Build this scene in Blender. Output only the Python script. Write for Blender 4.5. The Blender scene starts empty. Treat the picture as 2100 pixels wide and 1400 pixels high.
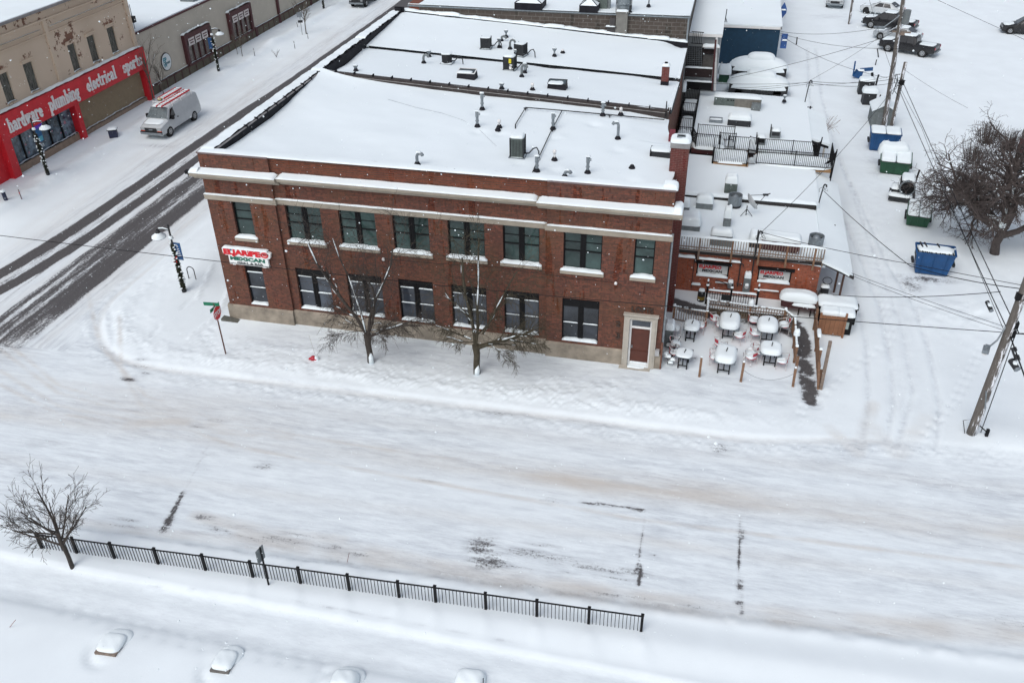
import bpy, math, random
import numpy as np
from mathutils import Vector, Matrix
rad = math.radians
PI = math.pi
# ------------------------------------------------------------------ camera, sky, light, exposure
scene = bpy.context.scene
COL = scene.collection
YAW, PITCH, ROLL = rad(-13.493), rad(-33.511), rad(-0.842)
CAM = Vector((23.94, -35.953, 25.154))
FPX = 1828.548            # focal length in pixels of the 2100 px wide photograph
_f = Vector((math.sin(YAW)*math.cos(PITCH), math.cos(YAW)*math.cos(PITCH), math.sin(PITCH)))
_r0 = Vector((math.cos(YAW), -math.sin(YAW), 0.0))
_u0 = _r0.cross(_f)
_r = _r0*math.cos(ROLL) + _u0*math.sin(ROLL)
_u = -_r0*math.sin(ROLL) + _u0*math.cos(ROLL)
cam_data = bpy.data.cameras.new('camera')
cam = bpy.data.objects.new('camera', cam_data)
COL.objects.link(cam)
M = Matrix.Identity(4)
for i in range(3):
    M[i][0] = _r[i]; M[i][1] = _u[i]; M[i][2] = -_f[i]; M[i][3] = CAM[i]
cam.matrix_world = M
cam_data.sensor_fit = 'HORIZONTAL'
cam_data.sensor_width = 36.0
cam_data.lens = FPX/2100.0*36.0
cam_data.clip_start = 0.3
cam_data.clip_end = 3000
scene.camera = cam

world = bpy.data.worlds.new("World")
scene.world = world
world.use_nodes = True
nt = world.node_tree
nt.nodes.clear()
SUN_ROT = rad(200); SUN_ELEV = rad(52)
sky = nt.nodes.new('ShaderNodeTexSky'); sky.sky_type = 'NISHITA'; sky.sun_disc = False
sky.sun_elevation = SUN_ELEV; sky.sun_rotation = SUN_ROT
sky.dust_density = 3.0; sky.air_density = 1.0
hs = nt.nodes.new('ShaderNodeHueSaturation'); hs.inputs['Saturation'].default_value = 0.50
bg = nt.nodes.new('ShaderNodeBackground'); bg.inputs['Strength'].default_value = 0.13
wo = nt.nodes.new('ShaderNodeOutputWorld')
nt.links.new(sky.outputs[0], hs.inputs['Color'])
nt.links.new(hs.outputs[0], bg.inputs['Color'])
nt.links.new(bg.outputs[0], wo.inputs['Surface'])
sd = bpy.data.lights.new('sun', 'SUN'); sd.energy = 0.6; sd.angle = rad(40); sd.color = (1.0, 0.985, 0.96)
sun = bpy.data.objects.new('sun', sd); COL.objects.link(sun)
# sun direction: azimuth SUN_ROT measured like the sky texture (clockwise from +Y)
_sd = Vector((math.sin(SUN_ROT)*math.cos(SUN_ELEV), math.cos(SUN_ROT)*math.cos(SUN_ELEV), math.sin(SUN_ELEV)))
sun.rotation_euler = _sd.to_track_quat('Z', 'Y').to_euler()
scene.view_settings.view_transform = 'Standard'
scene.view_settings.look = 'None'
scene.view_settings.gamma = 1.0
scene.view_settings.exposure = 0.37
scene.render.resolution_x = 1024; scene.render.resolution_y = 682

def at(u, v, ax, val):
    """world point on the plane ax=val seen at pixel (u,v) of the photograph (measuring tool: real depths)"""
    d = _f + _r*((u-1050)/FPX) + _u*((700-v)/FPX)
    i = 'xyz'.index(ax)
    t = (val-CAM[i])/d[i]
    return CAM + d*t
def g0(u, v, z=0.0):
    p = at(u, v, 'z', z); return (p.x, p.y)

# ------------------------------------------------------------------ materials
MATS = {}
def newmat(name):
    m = bpy.data.materials.new(name); m.use_nodes = True
    n = m.node_tree; b = n.nodes['Principled BSDF']
    MATS[name] = m
    return m, n, b
def tex_coord(n, kind='Object', scale=(1,1,1)):
    tc = n.nodes.new('ShaderNodeTexCoord'); mp = n.nodes.new('ShaderNodeMapping')
    mp.inputs['Scale'].default_value = scale
    n.links.new(tc.outputs[kind], mp.inputs['Vector'])
    return mp
def noise(n, vec, scale, detail=4, rough=0.55):
    t = n.nodes.new('ShaderNodeTexNoise'); t.inputs['Scale'].default_value = scale
    t.inputs['Detail'].default_value = detail; t.inputs['Roughness'].default_value = rough
    n.links.new(vec.outputs[0], t.inputs['Vector'])
    return t
def ramp(n, src, p0, p1, c0=(0,0,0,1), c1=(1,1,1,1)):
    r = n.nodes.new('ShaderNodeValToRGB')
    r.color_ramp.elements[0].position = p0; r.color_ramp.elements[0].color = c0
    r.color_ramp.elements[1].position = p1; r.color_ramp.elements[1].color = c1
    n.links.new(src, r.inputs['Fac'])
    return r
def mixc(n, fac, a, b):
    m = n.nodes.new('ShaderNodeMix'); m.data_type = 'RGBA'
    for s, val in ((0, fac), (6, a), (7, b)):
        if isinstance(val, (int, float)): m.inputs[s].default_value = val
        elif isinstance(val, tuple): m.inputs[s].default_value = val if len(val) == 4 else (*val, 1)
        else: n.links.new(val, m.inputs[s])
    return m.outputs[2]
def math_(n, op, a, b=0.0, clamp=False):
    m = n.nodes.new('ShaderNodeMath'); m.operation = op; m.use_clamp = clamp
    for s, val in ((0, a), (1, b)):
        if isinstance(val, (int, float)): m.inputs[s].default_value = val
        else: n.links.new(val, m.inputs[s])
    return m.outputs[0]
def bump(n, b, h, strength=0.3, dist=0.02):
    bp = n.nodes.new('ShaderNodeBump'); bp.inputs['Strength'].default_value = strength
    bp.inputs['Distance'].default_value = dist
    n.links.new(h, bp.inputs['Height']); n.links.new(bp.outputs[0], b.inputs['Normal'])
def plain(name, col, rough=0.6, metal=0.0, var=0.25, scale=3.0, spec=0.5):
    m, n, b = newmat(name)
    v = tex_coord(n); t = noise(n, v, scale, 6, 0.65)
    lo = tuple(c*(1-var) for c in col); hi = tuple(min(1, c*(1+var)) for c in col)
    r = ramp(n, t.outputs[0], 0.3, 0.7, (*lo, 1), (*hi, 1))
    n.links.new(r.outputs[0], b.inputs['Base Color'])
    b.inputs['Roughness'].default_value = rough; b.inputs['Metallic'].default_value = metal
    b.inputs['Specular IOR Level'].default_value = spec
    return m
def snowmat(name, col=(0.765, 0.835, 0.86), bscale=6.0, bs=0.25, patch=0.03):
    m, n, b = newmat(name)
    v = tex_coord(n)
    t = noise(n, v, 0.35, 4, 0.5); t2 = noise(n, v, bscale, 6, 0.6)
    lo = tuple(c*(1-patch) for c in col); hi = tuple(min(1, c*(1+patch)) for c in col)
    r = ramp(n, t.outputs[0], 0.35, 0.65, (*lo, 1), (*hi, 1))
    n.links.new(r.outputs[0], b.inputs['Base Color'])
    b.inputs['Roughness'].default_value = 0.75; b.inputs['Specular IOR Level'].default_value = 0.25
    bump(n, b, t2.outputs[0], bs, 0.03)
    return m
def brickmat(name, c1, c2, mortar, bw=0.21, bh=0.072, ms=0.009, dark=0.45, patchc=None, bstr=0.3):
    m, n, b = newmat(name)
    v = tex_coord(n, 'UV')
    t = n.nodes.new('ShaderNodeTexBrick'); n.links.new(v.outputs[0], t.inputs['Vector'])
    t.inputs['Scale'].default_value = 1.0
    t.inputs['Brick Width'].default_value = bw; t.inputs['Row Height'].default_value = bh
    t.inputs['Mortar Size'].default_value = ms; t.inputs['Bias'].default_value = -0.1
    t.inputs['Color1'].default_value = (*c1, 1); t.inputs['Color2'].default_value = (*c2, 1)
    t.inputs['Mortar'].default_value = (*mortar, 1)
    # single darker bricks: a second brick texture at the same pitch gives one random value per brick
    t2 = n.nodes.new('ShaderNodeTexBrick'); n.links.new(v.outputs[0], t2.inputs['Vector'])
    for k in ('Scale', 'Brick Width', 'Row Height'): t2.inputs[k].default_value = t.inputs[k].default_value
    t2.inputs['Mortar Size'].default_value = 0.0; t2.offset_frequency = 2
    t2.inputs['Color1'].default_value = (0, 0, 0, 1); t2.inputs['Color2'].default_value = (1, 1, 1, 1)
    nz = noise(n, v, 6.5, 3, 0.6)
    big = noise(n, v, 0.5, 5, 0.6)
    f = math_(n, 'MULTIPLY', ramp(n, nz.outputs[0], 0.5, 0.62).outputs[0], dark)
    col = mixc(n, f, t.outputs[0], tuple(c*0.22 for c in c1))
    f2 = math_(n, 'MULTIPLY', ramp(n, big.outputs[0], 0.42, 0.68).outputs[0], 0.35)
    col = mixc(n, f2, col, patchc or tuple(c*0.55 for c in c2))
    vs_ = tex_coord(n, 'UV', (1.6, 0.22, 1)); stn = noise(n, vs_, 1.0, 6, 0.65)
    col = mixc(n, math_(n, 'MULTIPLY', ramp(n, stn.outputs[0], 0.48, 0.70).outputs[0], 0.42), col, tuple(c*0.35 for c in c1))
    col = mixc(n, math_(n, 'MULTIPLY', ramp(n, stn.outputs[0], 0.42, 0.28).outputs[0], 0.16), col, (0.22, 0.17, 0.15))
    n.links.new(col, b.inputs['Base Color'])
    b.inputs['Roughness'].default_value = 0.85; b.inputs['Specular IOR Level'].default_value = 0.25
    inv = math_(n, 'SUBTRACT', 1.0, t.outputs[1])
    bump(n, b, inv, bstr, 0.01)
    return m

snow = snowmat('snow'); snow_roof = snowmat('snow_roof', (0.765, 0.835, 0.865), 3.0, 0.12, 0.015)
brick = brickmat('brick_dark', (0.185, 0.046, 0.023), (0.062, 0.016, 0.010), (0.060, 0.036, 0.028), bw=0.26, bh=0.085, ms=0.010, dark=0.86, patchc=(0.120, 0.055, 0.016))
brick_red = brickmat('brick_red', (0.13, 0.016, 0.014), (0.095, 0.012, 0.010), (0.17, 0.09, 0.08), bw=0.26, bh=0.09, dark=0.3)
brick_or = brickmat('brick_orange', (0.40, 0.092, 0.040), (0.26, 0.055, 0.025), (0.22, 0.12, 0.08), bw=0.25, bh=0.085, dark=0.45)
cmu = brickmat('block_wall', (0.062, 0.054, 0.045), (0.045, 0.039, 0.033), (0.13, 0.125, 0.115), 0.62, 0.26, 0.022, dark=0.25)
stone = plain('stone_trim', (0.33, 0.29, 0.235), 0.85, var=0.18, scale=1.2)
concrete = plain('plinth', (0.26, 0.225, 0.18), 0.9, var=0.38, scale=1.3)
coping = plain('coping', (0.17, 0.13, 0.13), 0.5, var=0.2)
black = plain('black_metal', (0.007, 0.007, 0.008), 0.6, var=0.3, spec=0.2)
darkrub = plain('dark_membrane', (0.012, 0.012, 0.016), 0.7, var=0.5, scale=2, spec=0.2)
galv = plain('galvanised', (0.22, 0.25, 0.27), 0.45, 0.4, var=0.25, scale=8)
greym = plain('grey_metal', (0.16, 0.18, 0.185), 0.5, 0.2, var=0.25, scale=6)
greygreen = plain('grey_green_metal', (0.10, 0.125, 0.115), 0.5, 0.1, var=0.3, scale=5)
darkgrey = plain('dark_grey', (0.026, 0.028, 0.031), 0.6, var=0.3, spec=0.3)
white = plain('white_paint', (0.72, 0.72, 0.71), 0.4, var=0.06)
whitebody = plain('white_car_paint', (0.50, 0.535, 0.55), 0.25, var=0.05)
red = plain('red_paint', (0.55, 0.014, 0.024), 0.55, var=0.12, scale=1.5)
redsign = plain('sign_red', (0.62, 0.01, 0.02), 0.4, var=0.04)
redplastic = plain('red_plastic', (0.42, 0.02, 0.04), 0.4, var=0.1)
tanwall = None
wood = plain('weathered_wood', (0.20, 0.115, 0.07), 0.85, var=0.3, scale=7)
woodgrey = plain('grey_wood', (0.20, 0.155, 0.125), 0.85, var=0.3, scale=7)
bark = plain('bark', (0.046, 0.037, 0.031), 0.9, var=0.45, scale=12)
bark2 = plain('bark_purple', (0.072, 0.058, 0.054), 0.9, var=0.4, scale=9)
maroon = plain('maroon', (0.07, 0.02, 0.022), 0.7, var=0.2)
blue = plain('blue_paint', (0.005, 0.058, 0.175), 0.45, var=0.2, scale=2)
bluewall = plain('teal_blue_wall', (0.004, 0.035, 0.072), 0.7, var=0.18, scale=3)
green = plain('green_paint', (0.008, 0.062, 0.028), 0.45, var=0.25, scale=2)
greensign = plain('green_sign', (0.005, 0.16, 0.08), 0.4, var=0.05)
tyre = plain('tyre', (0.012, 0.012, 0.012), 0.85, var=0.3)
rimm = plain('alloy', (0.35, 0.36, 0.37), 0.35, 0.6, var=0.1)
beige = plain('beige_stucco', (0.44, 0.40, 0.335), 0.9, var=0.07, scale=0.8)
brownp = plain('brown_panel', (0.10, 0.085, 0.058), 0.8, var=0.25, scale=2)
corr = plain('tan_shutter', (0.28, 0.22, 0.14), 0.7, var=0.08)
doorbrown = plain('door_brown', (0.085, 0.022, 0.012), 0.45, var=0.2)
needle = plain('garland_green', (0.035, 0.042, 0.022), 0.9, var=0.5, scale=15)
glass = None
def glassmat(name, col, rough=0.06, var=0.5, scale=0.7):
    m, n, b = newmat(name)
    v = tex_coord(n); t = noise(n, v, scale, 5, 0.6)
    lo = tuple(c*(1-var) for c in col); hi = tuple(c*(1+var) for c in col)
    r = ramp(n, t.outputs[0], 0.35, 0.68, (*lo, 1), (*hi, 1))
    oi = n.nodes.new('ShaderNodeObjectInfo'); k = math_(n, 'ADD', 0.62, math_(n, 'MULTIPLY', oi.outputs['Random'], 0.85))
    sc = n.nodes.new('ShaderNodeVectorMath'); sc.operation = 'SCALE'; n.links.new(r.outputs[0], sc.inputs[0]); n.links.new(k, sc.inputs['Scale'])
    n.links.new(sc.outputs[0], b.inputs['Base Color'])
    b.inputs['Roughness'].default_value = rough; b.inputs['Specular IOR Level'].default_value = 0.6
    return m
glass_up = glassmat('teal_glass', (0.036, 0.064, 0.060))
glass_lo = glassmat('grey_glass', (0.042, 0.050, 0.064))
carglass = glassmat('car_glass', (0.012, 0.014, 0.016), 0.08)
frost = glassmat('frosted_glass', (0.055, 0.075, 0.085), 0.3, 0.35, 5)
shopglass = glassmat('shop_glass', (0.075, 0.11, 0.14), 0.12, 0.75, 2.2)
yellow = plain('yellow', (0.65, 0.55, 0.02), 0.5, var=0.05)
orangel = plain('orange_lens', (0.5, 0.06, 0.02), 0.3, var=0.1)
redl = plain('red_lens', (0.35, 0.01, 0.03), 0.3, var=0.1)
silver = plain('silver_paint', (0.38, 0.41, 0.43), 0.25, 0.3, var=0.05)
blackpaint = plain('black_paint', (0.014, 0.014, 0.016), 0.25, var=0.2)
tanwood = plain('new_timber', (0.26, 0.15, 0.07), 0.8, var=0.2, scale=6)
fencewood = plain('brown_board', (0.22, 0.10, 0.05), 0.75, var=0.2, scale=3)
ltgrey = plain('light_grey_siding', (0.28, 0.30, 0.31), 0.7, var=0.1)
tanpack = plain('tan_cloth', (0.45, 0.36, 0.2), 0.8, var=0.2)

# peeling tan paint over brick (hardware building)
def peel():
    m, n, b = newmat('peeling_tan')
    v = tex_coord(n, 'UV')
    t = noise(n, v, 1.3, 8, 0.75); t2 = noise(n, v, 0.22, 3, 0.5)
    s = math_(n, 'ADD', math_(n, 'MULTIPLY', t.outputs[0], 0.62), math_(n, 'MULTIPLY', t2.outputs[0], 0.38))
    at_ = n.nodes.new('ShaderNodeAttribute'); at_.attribute_name = 'mask'
    s = math_(n, 'ADD', s, math_(n, 'MULTIPLY', at_.outputs['Fac'], 0.115))
    f = ramp(n, s, 0.578, 0.590)
    base = ramp(n, t2.outputs[0], 0.3, 0.7, (0.53, 0.42, 0.315, 1), (0.62, 0.50, 0.385, 1))
    under = ramp(n, t.outputs[0], 0.55, 0.75, (0.20, 0.10, 0.065, 1), (0.10, 0.06, 0.045, 1))
    n.links.new(mixc(n, f.outputs[0], base.outputs[0], under.outputs[0]), b.inputs['Base Color'])
    b.inputs['Roughness'].default_value = 0.9
    return m
tanwall = peel()
def barkwin():
    m, n, b = newmat('weathered_board')
    v = tex_coord(n, 'Object', (7, 7, 0.9)); t = noise(n, v, 3.0, 6, 0.7)
    r = ramp(n, t.outputs[0], 0.38, 0.62, (0.03, 0.03, 0.025, 1), (0.17, 0.165, 0.14, 1))
    n.links.new(r.outputs[0], b.inputs['Base Color']); b.inputs['Roughness'].default_value = 0.9
    return m
boardw = barkwin()
def barksnow():
    m, n, b = newmat('pole_wood_with_snow')
    v = tex_coord(n, 'Object', (5, 5, 0.8)); t = noise(n, v, 2.2, 7, 0.75)
    g = n.nodes.new('ShaderNodeNewGeometry'); sp = n.nodes.new('ShaderNodeSeparateXYZ')
    n.links.new(g.outputs['Normal'], sp.inputs[0])
    # wind-packed snow clings to the side facing the storm (from +x, -y)
    side = math_(n, 'ADD', math_(n, 'MULTIPLY', sp.outputs[0], 0.11), math_(n, 'MULTIPLY', sp.outputs[1], -0.06))
    f = ramp(n, math_(n, 'ADD', t.outputs[0], side), 0.60, 0.63)
    w = ramp(n, t.outputs[0], 0.3, 0.7, (0.075, 0.065, 0.058, 1), (0.16, 0.145, 0.13, 1))
    n.links.new(mixc(n, f.outputs[0], w.outputs[0], (0.78, 0.8, 0.84)), b.inputs['Base Color'])
    b.inputs['Roughness'].default_value = 0.9
    return m
polewood = barksnow()

# ------------------------------------------------------------------ mesh builder
class MB:
    def __init__(self): self.v = []; self.f = []; self.m = []; self.cur = 0
    def add(self, vs, fs, m=None):
        o = len(self.v); self.v += [tuple(p) for p in vs]
        self.f += [tuple(i+o for i in f) for f in fs]; self.m += [self.cur if m is None else m]*len(fs)
        return self
    def box(self, x0, x1, y0, y1, z0, z1, m=None):
        vs = [(x0,y0,z0),(x1,y0,z0),(x1,y1,z0),(x0,y1,z0),(x0,y0,z1),(x1,y0,z1),(x1,y1,z1),(x0,y1,z1)]
        return self.add(vs, [(0,3,2,1),(4,5,6,7),(0,1,5,4),(1,2,6,5),(2,3,7,6),(3,0,4,7)], m)
    def cbox(self, c, s, rz=0.0, m=None, taper=1.0, rx=0.0, ry=0.0):
        R = Matrix.Rotation(rz, 3, 'Z') @ Matrix.Rotation(ry, 3, 'Y') @ Matrix.Rotation(rx, 3, 'X')
        vs = []
        for z in (-1, 1):
            k = 1.0 if z < 0 else taper
            for x, y in ((-1,-1),(1,-1),(1,1),(-1,1)):
                vs.append(Vector(c) + R @ Vector((x*s[0]/2*k, y*s[1]/2*k, z*s[2]/2)))
        return self.add(vs, [(0,3,2,1),(4,5,6,7),(0,1,5,4),(1,2,6,5),(2,3,7,6),(3,0,4,7)], m)
    def beam(self, a, b, w, h, m=None):
        a, b = Vector(a), Vector(b); d = (b-a)
        if d.length < 1e-6: return self
        d.normalize(); up = Vector((0,0,1)) if abs(d.z) < 0.95 else Vector((0,1,0))
        s = d.cross(up).normalized()*w/2; u = s.cross(d).normalized()*h/2
        vs = [a-s-u, a+s-u, a+s+u, a-s+u, b-s-u, b+s-u, b+s+u, b-s+u]
        return self.add(vs, [(0,1,2,3),(7,6,5,4),(0,4,5,1),(1,5,6,2),(2,6,7,3),(3,7,4,0)], m)
    def tube(self, pts, r, n=8, caps=True, m=None):
        pts = [Vector(p) for p in pts]
        rs = r if isinstance(r, (list, tuple)) else [r]*len(pts)
        base = len(self.v); ref = None
        vs = []
        for i, p in enumerate(pts):
            if i == 0: d = pts[1]-p
            elif i == len(pts)-1: d = p-pts[i-1]
            else: d = (pts[i+1]-pts[i-1])
            if d.length < 1e-9: d = Vector((0,0,1))
            d.normalize()
            if ref is None or abs(ref.dot(d)) > 0.99:
                ref = Vector((0,0,1)) if abs(d.z) < 0.9 else Vector((1,0,0))
            s = d.cross(ref).normalized(); t = d.cross(s).normalized(); ref = t.cross(d) if t.cross(d).length > .1 else ref
            ref = -t
            for k in range(n):
                a = 2*PI*k/n
                vs.append(p + (s*math.cos(a)+t*math.sin(a))*rs[i])
        fs = []
        for i in range(len(pts)-1):
            for k in range(n):
                k2 = (k+1) % n
                fs.append((i*n+k, i*n+k2, (i+1)*n+k2, (i+1)*n+k))
        if caps:
            fs.append(tuple(range(n-1, -1, -1))); L = (len(pts)-1)*n
            fs.append(tuple(L+k for k in range(n)))
        return self.add(vs, fs, m)
    def cyl(self, c, r, h, n=16, r2=None, m=None):
        return self.tube([c, (c[0], c[1], c[2]+h)], [r, r if r2 is None else r2], n, True, m)
    def lathe(self, c, prof, n=20, m=None):
        vs = []; fs = []
        for (r, z) in prof:
            for k in range(n):
                a = 2*PI*k/n; vs.append((c[0]+r*math.cos(a), c[1]+r*math.sin(a), c[2]+z))
        for i in range(len(prof)-1):
            for k in range(n):
                k2 = (k+1) % n; fs.append((i*n+k, i*n+k2, (i+1)*n+k2, (i+1)*n+k))
        return self.add(vs, fs, m)
    def prism(self, poly, z0, z1, m=None):
        n = len(poly); vs = [(x,y,z0) for x,y in poly]+[(x,y,z1) for x,y in poly]
        fs = [tuple(range(n-1,-1,-1)), tuple(range(n,2*n))]+[(i,(i+1)%n,n+(i+1)%n,n+i) for i in range(n)]
        return self.add(vs, fs, m)
    def prism_y(self, poly, y0, y1, m=None):      # polygon in xz, extruded along y
        n = len(poly); vs = [(x,y0,z) for x,z in poly]+[(x,y1,z) for x,z in poly]
        fs = [tuple(range(n)), tuple(range(2*n-1,n-1,-1))]+[(i,n+i,n+(i+1)%n,(i+1)%n) for i in range(n)]
        return self.add(vs, fs, m)
    def prism_x(self, poly, x0, x1, m=None):      # polygon in yz, extruded along x
        n = len(poly); vs = [(x0,y,z) for y,z in poly]+[(x1,y,z) for y,z in poly]
        fs = [tuple(range(n-1,-1,-1)), tuple(range(n,2*n))]+[(i,(i+1)%n,n+(i+1)%n,n+i) for i in range(n)]
        return self.add(vs, fs, m)
    def loft(self, rings, caps=True, m=None):
        n = len(rings[0]); vs = [p for r in rings for p in r]; fs = []
        for i in range(len(rings)-1):
            for k in range(n):
                k2 = (k+1) % n; fs.append((i*n+k, i*n+k2, (i+1)*n+k2, (i+1)*n+k))
        if caps:
            fs.append(tuple(range(n-1,-1,-1))); L = (len(rings)-1)*n; fs.append(tuple(L+k for k in range(n)))
        return self.add(vs, fs, m)
    def pillow(self, cx, cy, z, w, d, h, rz=0.0, n=10, seed=0, p=5.0, q=6.0, lump=0.08, tilt=0.0, skirt=0.0):
        rnd = random.Random(seed); ph = [rnd.uniform(0, 6.28) for _ in range(6)]
        vs = []; fs = []; c, s = math.cos(rz), math.sin(rz)
        for j in range(n+1):
            for i in range(n+1):
                u = math.sin((2*i/n-1)*PI/2); v = math.sin((2*j/n-1)*PI/2)
                mm = max(abs(u), abs(v)); r = (abs(u)**p+abs(v)**p)**(1/p)
                k = mm/r if r > 0 else 1
                x, y = u*k*w/2, v*k*d/2
                zz = h*max(0.0, 1-mm**q)**0.5
                zz *= 1+lump*(math.sin(u*3+ph[0])+math.sin(v*3.3+ph[1])+0.6*math.sin(u*6+v*5+ph[2]))
                if mm > 0.999: zz = -skirt
                vs.append((cx+x*c-y*s, cy+x*s+y*c, z+zz+tilt*x))
        for j in range(n):
            for i in range(n):
                a = j*(n+1)+i; fs.append((a, a+1, a+n+2, a+n+1))
        return self.add(vs, fs)
    def build(self, name, mats, parent=None, smooth=False, world=False, label=None, col=None, autosmooth=None):
        if not isinstance(mats, (list, tuple)): mats = [mats]
        me = bpy.data.meshes.new(name)
        V = np.array(self.v, dtype=np.float64).reshape(-1, 3)
        q = parent
        while world and q is not None:
            V = V-np.array(q.location)[None, :]; q = q.parent
        me.from_pydata(V.tolist(), [], self.f)
        for m in mats: me.materials.append(m)
        np_ = len(me.polygons)
        me.polygons.foreach_set('material_index', np.array(self.m, dtype=np.int32)[:np_])
        # box-projected UVs in metres
        uv = me.uv_layers.new(name='UVMap')
        nl = len(me.loops)
        vi = np.empty(nl, dtype=np.int32); me.loops.foreach_get('vertex_index', vi)
        nr = np.empty(np_*3); me.polygons.foreach_get('normal', nr); nr = np.abs(nr.reshape(-1, 3))
        lt = np.empty(np_, dtype=np.int32); me.polygons.foreach_get('loop_total', lt)
        ax = np.repeat(np.argmax(nr, axis=1), lt)
        P = V[vi]
        U = np.where(ax == 0, P[:, 1], P[:, 0]); W = np.where(ax == 2, P[:, 1], P[:, 2])
        uv.data.foreach_set('uv', np.stack([U, W], 1).astype(np.float32).ravel())
        if smooth: me.polygons.foreach_set('use_smooth', [True]*np_)
        me.update()
        o = bpy.data.objects.new(name, me); COL.objects.link(o)
        if parent is not None: o.parent = parent
        if label: o['label'] = label
        if smooth and autosmooth:
            try: me.set_sharp_from_angle(angle=rad(autosmooth))
            except Exception: pass
        return o

def tag(o, label=None, cat=None, group=None, kind=None):
    if label: o['label'] = label
    if cat: o['category'] = cat
    if group: o['group'] = group
    if kind: o['kind'] = kind
    return o
def thing(name, label, cat, loc=(0,0,0), rz=0.0, group=None):
    o = bpy.data.objects.new(name, None); COL.objects.link(o)
    o.empty_display_size = 0.3
    o.location = loc; o.rotation_euler = (0, 0, rz)
    return tag(o, label, cat, group)
def dup(root, loc, rz=0.0, label=None, group=None, scale=None):
    r = root.copy(); COL.objects.link(r); r.location = loc; r.rotation_euler = (0, 0, rz)
    if scale: r.scale = (scale,)*3
    if label: r['label'] = label
    if group: r['group'] = group
    for ch in list(root.children):
        c = ch.copy(); COL.objects.link(c); c.parent = r
        for g in ch.children:
            d = g.copy(); COL.objects.link(d); d.parent = c
    return r
def text_mesh(s, size, mat_, parent, loc, rot, name='lettering', depth=0.02, bold=0.0, sx=1.0, align='LEFT', label=None, spacing=1.0):
    cu = bpy.data.curves.new(name, 'FONT'); cu.body = s; cu.size = size; cu.extrude = depth; cu.offset = bold
    cu.align_x = align; cu.resolution_u = 2; cu.space_character = spacing
    ob = bpy.data.objects.new('tmp', cu); COL.objects.link(ob)
    bpy.context.view_layer.update()
    me = bpy.data.meshes.new_from_object(ob.evaluated_get(bpy.context.evaluated_depsgraph_get()))
    bpy.data.objects.remove(ob)
    me.materials.clear(); me.materials.append(mat_)
    R = Matrix.Translation(Vector(loc)) @ rot.to_4x4() @ Matrix.Diagonal((sx, 1, 1, 1))
    me.transform(R)
    o = bpy.data.objects.new(name, me); COL.objects.link(o); o.parent = parent
    if label: o['label'] = label
    return o
SOUTH = Matrix(((1,0,0),(0,0,-1),(0,1,0)))          # text plane facing -y: x->x, y->z
EAST = Matrix(((0,0,1),(1,0,0),(0,1,0)))            # facing +x: x->y, y->z

# ------------------------------------------------------------------ terrain
def hsh(ix, iy, s):
    n = (ix*374761393 + iy*668265263 + s*974634777) & 0xffffffff
    n = ((n ^ (n >> 13))*1274126177) & 0xffffffff
    return ((n ^ (n >> 16)) & 0xffffff)/16777215.0
def vn(x, y, s=0):
    x = np.asarray(x, float); y = np.asarray(y, float)
    x0 = np.floor(x).astype(np.int64); y0 = np.floor(y).astype(np.int64)
    fx = x-x0; fy = y-y0; fx = fx*fx*(3-2*fx); fy = fy*fy*(3-2*fy)
    a = hsh(x0, y0, s); b = hsh(x0+1, y0, s); c = hsh(x0, y0+1, s); d = hsh(x0+1, y0+1, s)
    return (a*(1-fx)+b*fx)*(1-fy)+(c*(1-fx)+d*fx)*fy
def fbm(x, y, s=0, o=4, g=0.5):
    t = 0; a = 1.0; w = 0
    for i in range(o):
        t = t+a*vn(x*2**i, y*2**i, s+i); w += a; a *= g
    return t/w-0.5
def sst(a, b, x):
    t = np.clip((x-a)/(b-a), 0, 1); return t*t*(3-2*t)
def pdist(x, y, pts):
    """distance to a polyline and the position along it"""
    best = np.full(np.shape(x), 1e9); L = 0.0; al = np.zeros(np.shape(x))
    for (ax, ay), (bx, by) in zip(pts[:-1], pts[1:]):
        dx, dy = bx-ax, by-ay; l2 = dx*dx+dy*dy
        t = np.clip(((x-ax)*dx+(y-ay)*dy)/l2, 0, 1)
        d = np.hypot(x-ax-t*dx, y-ay-t*dy)
        al = np.where(d < best, L+t*math.sqrt(l2), al); best = np.minimum(best, d); L += math.sqrt(l2)
    return best, al
def gz(l): return [g0(u, v) for u, v in l]
def block_d(x, y):
    """distance inside the kerb line of the corner block (x > -7.4, y > -5, corner radius 6)"""
    yk = y+5.0-0.02*np.clip(x, 0, 60)-1.2*sst(26, 34, x)
    xk = x+7.45+0.0*y
    r = 6.0
    qx = r-xk; qy = r-yk
    corner = r-np.hypot(np.maximum(qx, 0), np.maximum(qy, 0))
    return np.where((qx > 0) & (qy > 0), corner, np.minimum(xk, yk))
def yS(x): return -15.28+0.043*np.clip(x, -40, 60)
FENCE_TOPS = [(73.6,1094),(146.4,1103.6),(224.3,1114.3),(315,1125.7),(413.2,1138.2),(511.4,1152.1),(610.4,1165),(711.8,1179),(815,1193),(891.2,1203),(995.2,1217),(1101,1231.6),(1208.6,1246.9),(1317.9,1262)]
FENCE = [at(u, v, 'z', 1.0) for u, v in FENCE_TOPS]
TRACKS = [gz([(1655,100),(1660,200),(1690,330),(1715,420),(1760,520),(1800,620),(1825,740),(1830,830),(1815,900)]),
          gz([(1672,100),(1685,200),(1722,330),(1775,440),(1820,540),(1870,620),(1905,720),(1925,830),(1915,920)]),
          gz([(1690,420),(1740,540),(1775,700),(1780,830),(1765,920)]),
          gz([(1710,300),(1760,430),(1800,540),(1850,680),(1870,800),(1840,910)])]
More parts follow.
